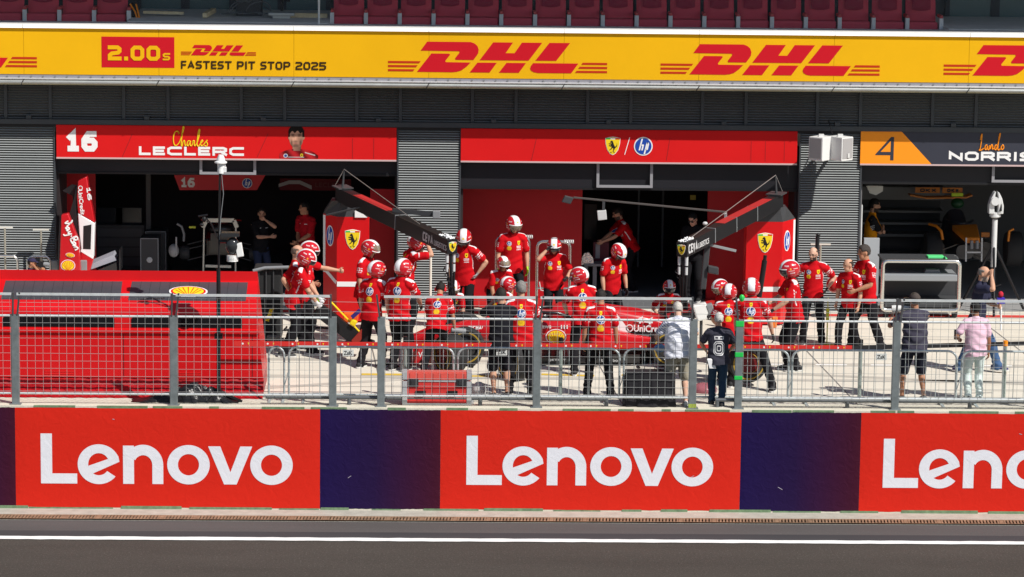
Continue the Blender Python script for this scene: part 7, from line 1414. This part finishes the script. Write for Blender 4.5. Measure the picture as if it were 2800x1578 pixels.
for sg in (-1, 1): MB().ell((XFa+1.05, YCAR+sg*.5, .70), .06, .11, .05, nu=12, nv=8).build('mirror', cred, car, smooth=60)
# decals on the near side
yd = YCAR-.772; dw = MB(); stext(dw, 'RICHARD', (XFa+.06, YCAR-.228, .47+ZL), (1, .08, 0), (0, 0, 1), .36, .07, 0, .24); dw.text('aws', (XFa+1.40, yd-.006, .60+ZL), (1, 0, 0), (0, 0, 1), .17, .055, 0, off=.02); stext(dw, 'III', (XFa+1.74, yd-.006, .595+ZL), (1, 0, 0), (0, 0, 1), .14, .07, 0, .3)
dw.build('lettering', white, car); shell((XFa+1.66, yd-.008, .44+ZL), (1, 0, 0), (0, 0, 1), .36, .30, car)
dw = MB(); ux = V((1, .02, -.08)); ye = YCAR-.222; dw.prism([(2.78, .445), (3.06, .445), (2.80, .79), (2.64, .82)], (XFa, ye, ZL), (1, 0, 0), (0, 0, 1), .008); stext(dw, '44', (XFa+3.12, ye-.006, .62+ZL), (1, .06, -.1), (0, 0, 1), .34, .13, 0, .26, .3); dw.text('UniCredit', (XFa+3.12, ye-.004, .455+ZL), (1, .05, -.04), (0, 0, 1), .62, .13, 0, off=.02); ring(dw, 0, 0, .07, .07, .018, .018, (XFa+3.04, ye-.004, .52+ZL), (1, 0, 0), (0, 0, 1), 0); dw.build('side_print', [white], car)
dw = MB(); dw.text('brembo', (XFa+2.5, YCAR-.816, .085), (1, 0, 0), (0, 0, 1), .30, .05, 0, off=.01); dw.text('JETSET', (XFa+1.55, YCAR-.816, .085), (1, 0, 0), (0, 0, 1), .3, .045, 0, off=.01); dw.build('floor_lettering', lgrey, car)
# loose tyres
def tyre(x, y, Y, ang, lab, m_):
    c = pt(x, y, Y); t = thing('loose_tyre', (c.x, c.y, c.z-.36), lab, 'tyre', 'tyres handled by the crew'); n = V((math.sin(rad(ang)), -math.cos(rad(ang)), 0)); w_ = .34; r_ = .36
    MB().lathe([(.21, -w_/2), (r_-.03, -w_/2), (r_-.006, -w_/2+.03), (r_, -w_/2+.08), (r_, w_/2-.08), (r_-.006, w_/2-.03), (r_-.03, w_/2), (.21, w_/2)], c, tuple(n), 44).build('tread', rubber, t, smooth=40)
    MB().lathe([(0, w_/2-.03), (.05, w_/2-.01), (.19, w_/2-.03), (.225, w_/2+.001)], c, tuple(n), 36).build('rim', mat('dark red rim', (.16, .012, .015), .4), t, smooth=50); MB().lathe([(.175, w_/2+.0), (.19, w_/2-.02)], c, tuple(n), 36).build('rim_line', mat('gold band'), t)
    MB().lathe([(.265, w_/2+.002), (.29, w_/2+.002)], c, tuple(n), 40).build('side_band', mat('gold band'), t)
tyre(2040, 990, -8.0, 12, 'loose tyre with dark red rim carried by the striding mechanic', 0); tyre(1232, 968, -6.75, -60, 'loose tyre with red rim beside the mechanic with red ear cups', 0); tyre(1408, 985, -7.6, -50, 'loose tyre half hidden between the legs at the fence', 0)
# front jack
jk = thing('front_jack', pt(940, 930, -5.2), 'long black and yellow front jack with an orange box', 'jack'); Y = -5.45
def strip(par, name, p0, p1, w_, d, m_, Y0, Y1): MB().bar(pt(*p0, Y0), pt(*p1, Y1), d, w_, up=(0, 0, 1)).build(name, m_, par, bevel=.01)
strip(jk, 'main_beam', (866, 842), (990, 938), .25, .16, blk, Y, Y); strip(jk, 'yellow_edge', (904, 824), (984, 908), .022, .10, yellow, Y-.03, Y-.03); strip(jk, 'handle_bar', (850, 822), (880, 838), .04, .04, mgrey, Y-.1, Y)
MB().obox(pt(966, 882, Y-.08), (.05, 0, -.03), (0, .06, 0), (.025, 0, .05)).build('yellow_bracket', yellow, jk, bevel=.02); MB().obox(pt(959, 868, Y+.15), (.14, 0, -.01), (0, .08, 0), (.01, 0, .09)).build('orange_box', mat('orange red box', (.80, .12, .02), .45), jk, bevel=.02); MB().bar(pt(985, 848, Y-.12), pt(962, 868, Y-.12), .05, .07).build('blue_grip', mat('deep blue grip', (.03, .02, .16), .5), jk)
MB().bar(pt(967, 938, Y-.12), pt(996, 906, Y-.12), .06, .13).build('red_pad', mat('brick red pad', (.30, .03, .02), .5), jk, bevel=.01); 
for x in (950, 990): MB().tube([pt(x, 938, Y-.12), pt(x, 938, Y+.12)], .05, n=12).build('jack_wheel', blk, jk)
# black drums and small gear behind the jack crew
dk_ = thing('tyre_trolley_cover', pt(728, 860, -3.9), 'tall black covered trolley behind the jack operator', 'covered trolley'); a = pt(694, 860, -3.9); b = pt(770, 733, -3.9); MB().box(a.x, b.x, -3.9, -3.3, .03, b.z).build('cover_cloth', mat('black fabric cover', (.02, .021, .022), .8, bump=.3, bscale=12), dk_, bevel=.04); MB().tube([pt(692, 741, -3.95), pt(724, 733, -3.95), pt(790, 731, -3.95)], .035, n=8).build('grab_bar', mgrey, dk_, smooth=60)
for k in (708, 728, 748): MB().bar(pt(k, 740, -3.93), pt(k, 845, -3.93), .02, .02).build('seam', dgrey, dk_)
mb = MB(); a = pt(748, 888, -4.3); mb.box(a.x-.13, a.x+.13, -4.3, -4.1, .01, .16); mb.ell((a.x+.17, -4.25, .08), .04, .04, .06, nu=8, nv=6); tag(mb.build('tool_box', mat('worn grey box', (.25, .26, .22), .6), bevel=.012), 'small grey tool box on the ground behind the red cover', 'tool box')
mb = MB(); pts = [pt(730, 878, -4.3)+V((.03*math.cos(k*.9)+.0022*k, .03*math.sin(k*.9), .0055*k)) for k in range(44)]; mb.tube(pts, .014, n=5); tag(mb.build('yellow_spring_hose', yellow), 'coiled yellow and black hose beside the small tool box', 'hose')
# white and grey fan unit behind the car, orange gun, small bits
fu = thing('cooling_fan', pt(1920, 880, -4.2), 'white and grey cooling fan unit behind the rear of the car', 'fan'); c = pt(1918, 852, -4.1); MB().obox(c, (.13, 0, .03), (0, .1, 0), (-.05, 0, .15)).build('white_housing', mat('white plastic'), fu, bevel=.03); MB().obox(c+V((.18, -.02, .02)), (.06, 0, .02), (0, .09, 0), (-.05, 0, .13)).build('grey_duct', mgrey, fu, bevel=.02); MB().tube([c+V((0, 0, -.15)), V((c.x, c.y, .0))], .03, n=8).build('fan_stand', dgrey, fu)
mb = MB(); c = pt(2117, 881, -8.0); mb.obox(c, (.05, 0, .0), (0, .05, 0), (.01, 0, .10)); tag(mb.build('orange_pad', mat('orange pad', (.85, .22, .03), .5), bevel=.02), 'orange pad in front of the thigh of the striding mechanic', 'pad')
mb = MB(); c = pt(2263, 860, -3.9); mb.obox(c, (.028, 0, .0), (0, .03, 0), (0, 0, .12)); mb.tube([c, c+V((0, 0, .32))], .008); mb.lathe([(0, .02), (.15, .012), (.16, 0), (0, 0)], (c.x, c.y, .0), n=20); mb.tube([(c.x, c.y, 0), c], .012); tag(mb.build('yellow_paddle', mat('lime yellow', (.62, .60, .05), .5)), 'small lime yellow stand beside the bald bearded man', 'marker stand')
p = PEOPLE['beard']; c = pt(2281, 778, -3.5); mb = MB(); mb.ell(c, .15, .17, .16, nu=24, nv=14); hh_ = mb.build('spare_helmet', cred, smooth=60); tag(hh_, 'red and white helmet held at the hip of the bald bearded man', 'helmet'); 
mb = MB(); g = []
for i in range(9):
    for j in range(13): a = rad(-20+14*i)*.0+(-.06+.12*i/8); e = rad(-40+200*j/12); g.append(c+V((.158*math.cos(e)+.002, a, .168*math.sin(e))))
mb.add(g, [(i*13+j, i*13+j+1, (i+1)*13+j+1, (i+1)*13+j) for i in range(8) for j in range(12)]); mb.build('white_stripe', white, hh_)
mb = MB(); pts = [];
for k in range(30): pass
c = pt(1310, 1068, -9.0); mb.ell(c, .13, .12, .16, nu=14, nv=9); tag(mb.build('clear_bag', mat('crinkled film', (.55, .53, .52), .2, bump=.9, bscale=14), smooth=40), 'crinkled silver bag on the ground beside the bare legs of the photographer', 'bag')
c = pt(1925, 1066, -8.6); mb = MB(); mb.ell(c, .24, .2, .13, nu=18, nv=10); tag(mb.build('foil_cover', mat('maroon film', (.30, .10, .12), .2, bump=.9, bscale=12), smooth=40), 'shiny maroon film cover on the ground left of the grey haired man', 'cover')

# banded air hoses and a wheel gun at the front wheel
for k, (x, y0, y1, Y, lab) in enumerate(((1222, 925, 998, -6.6, 'black hose with yellow bands hanging left at the front wheel'), (1250, 912, 1000, -6.62, 'black hose with yellow bands hanging right at the front wheel'))):
    a = pt(x, y0, Y); b = pt(x-2, y1, Y); t = thing('banded_hose', b, lab, 'hose', 'banded hoses at the front wheel'); MB().tube([a, a.lerp(b, .5)+V((.02, 0, 0)), b], .022, n=8).build('hose_tube', blk, t, smooth=60)
    for q in (.1, .35, .6, .85): c = a.lerp(b, q)+V((.02*math.sin(math.pi*q), 0, 0)); MB().tube([c-V((0, 0, .035)), c+V((0, 0, .035))], .027, n=8).build('yellow_band', mat('cream yellow', (.72, .62, .16), .5), t, smooth=60)
random.seed(12)
for k, (x0, y0, x1, y1, lab) in enumerate(((1246, 905, 1330, 1010, 'black air hose on the ground left of the photographer in black'), (1862, 880, 1760, 1012, 'black air hose on the ground behind the draped box'), (905, 905, 760, 900, 'black air hose on the ground behind the jack operator'))):
    a = G(x0, y0+60 if k < 2 else y0); b = G(x1, y1); pts = [a.lerp(b, q)+V((.25*math.sin(q*5+k), .18*math.sin(q*7), .025)) for q in [i/14 for i in range(15)]]
    tag(MB().tube(pts, .02, n=6).build('air_hose', blk, smooth=60), lab, 'hose', 'air hoses on the ground')
gn = PEOPLE['earcups']; c = gn['R']; t = thing('wheel_gun', c-V((0, 0, .1)), 'wheel gun in the hand of the mechanic with red ear cups', 'wheel gun'); MB().tube([c+V((-.06, 0, -.02)), c+V((.2, .05, -.05))], .05, n=12).build('gun_body', mgrey, t, smooth=50); MB().tube([c+V((.2, .05, -.05)), c+V((.27, .06, -.06))], .035, n=10).build('socket', blk, t, smooth=50)
mk = MB(); mkm = mat('rubber marks', (.46, .43, .375), .9, var=.2, vscale=2, stretch=(.3, 2, 1))
for x0, x1, y0, y1, w_ in ((-6, 14, -7.35, -7.5, .22), (-6, 14, -5.7, -5.95, .24), (-3, 3.2, -8.6, -6.3, .2), (2.2, 12, -6.0, -7.9, .2)):
    p0 = V((x0, y0, 0)); p1 = V((x1, y1, 0)); gline(mk, [tuple(p0.lerp(p1, q))[:2] for q in (0, .3, .65, 1)], w_, .0035)
mk.build('rubber_marks', mkm, kind='structure')
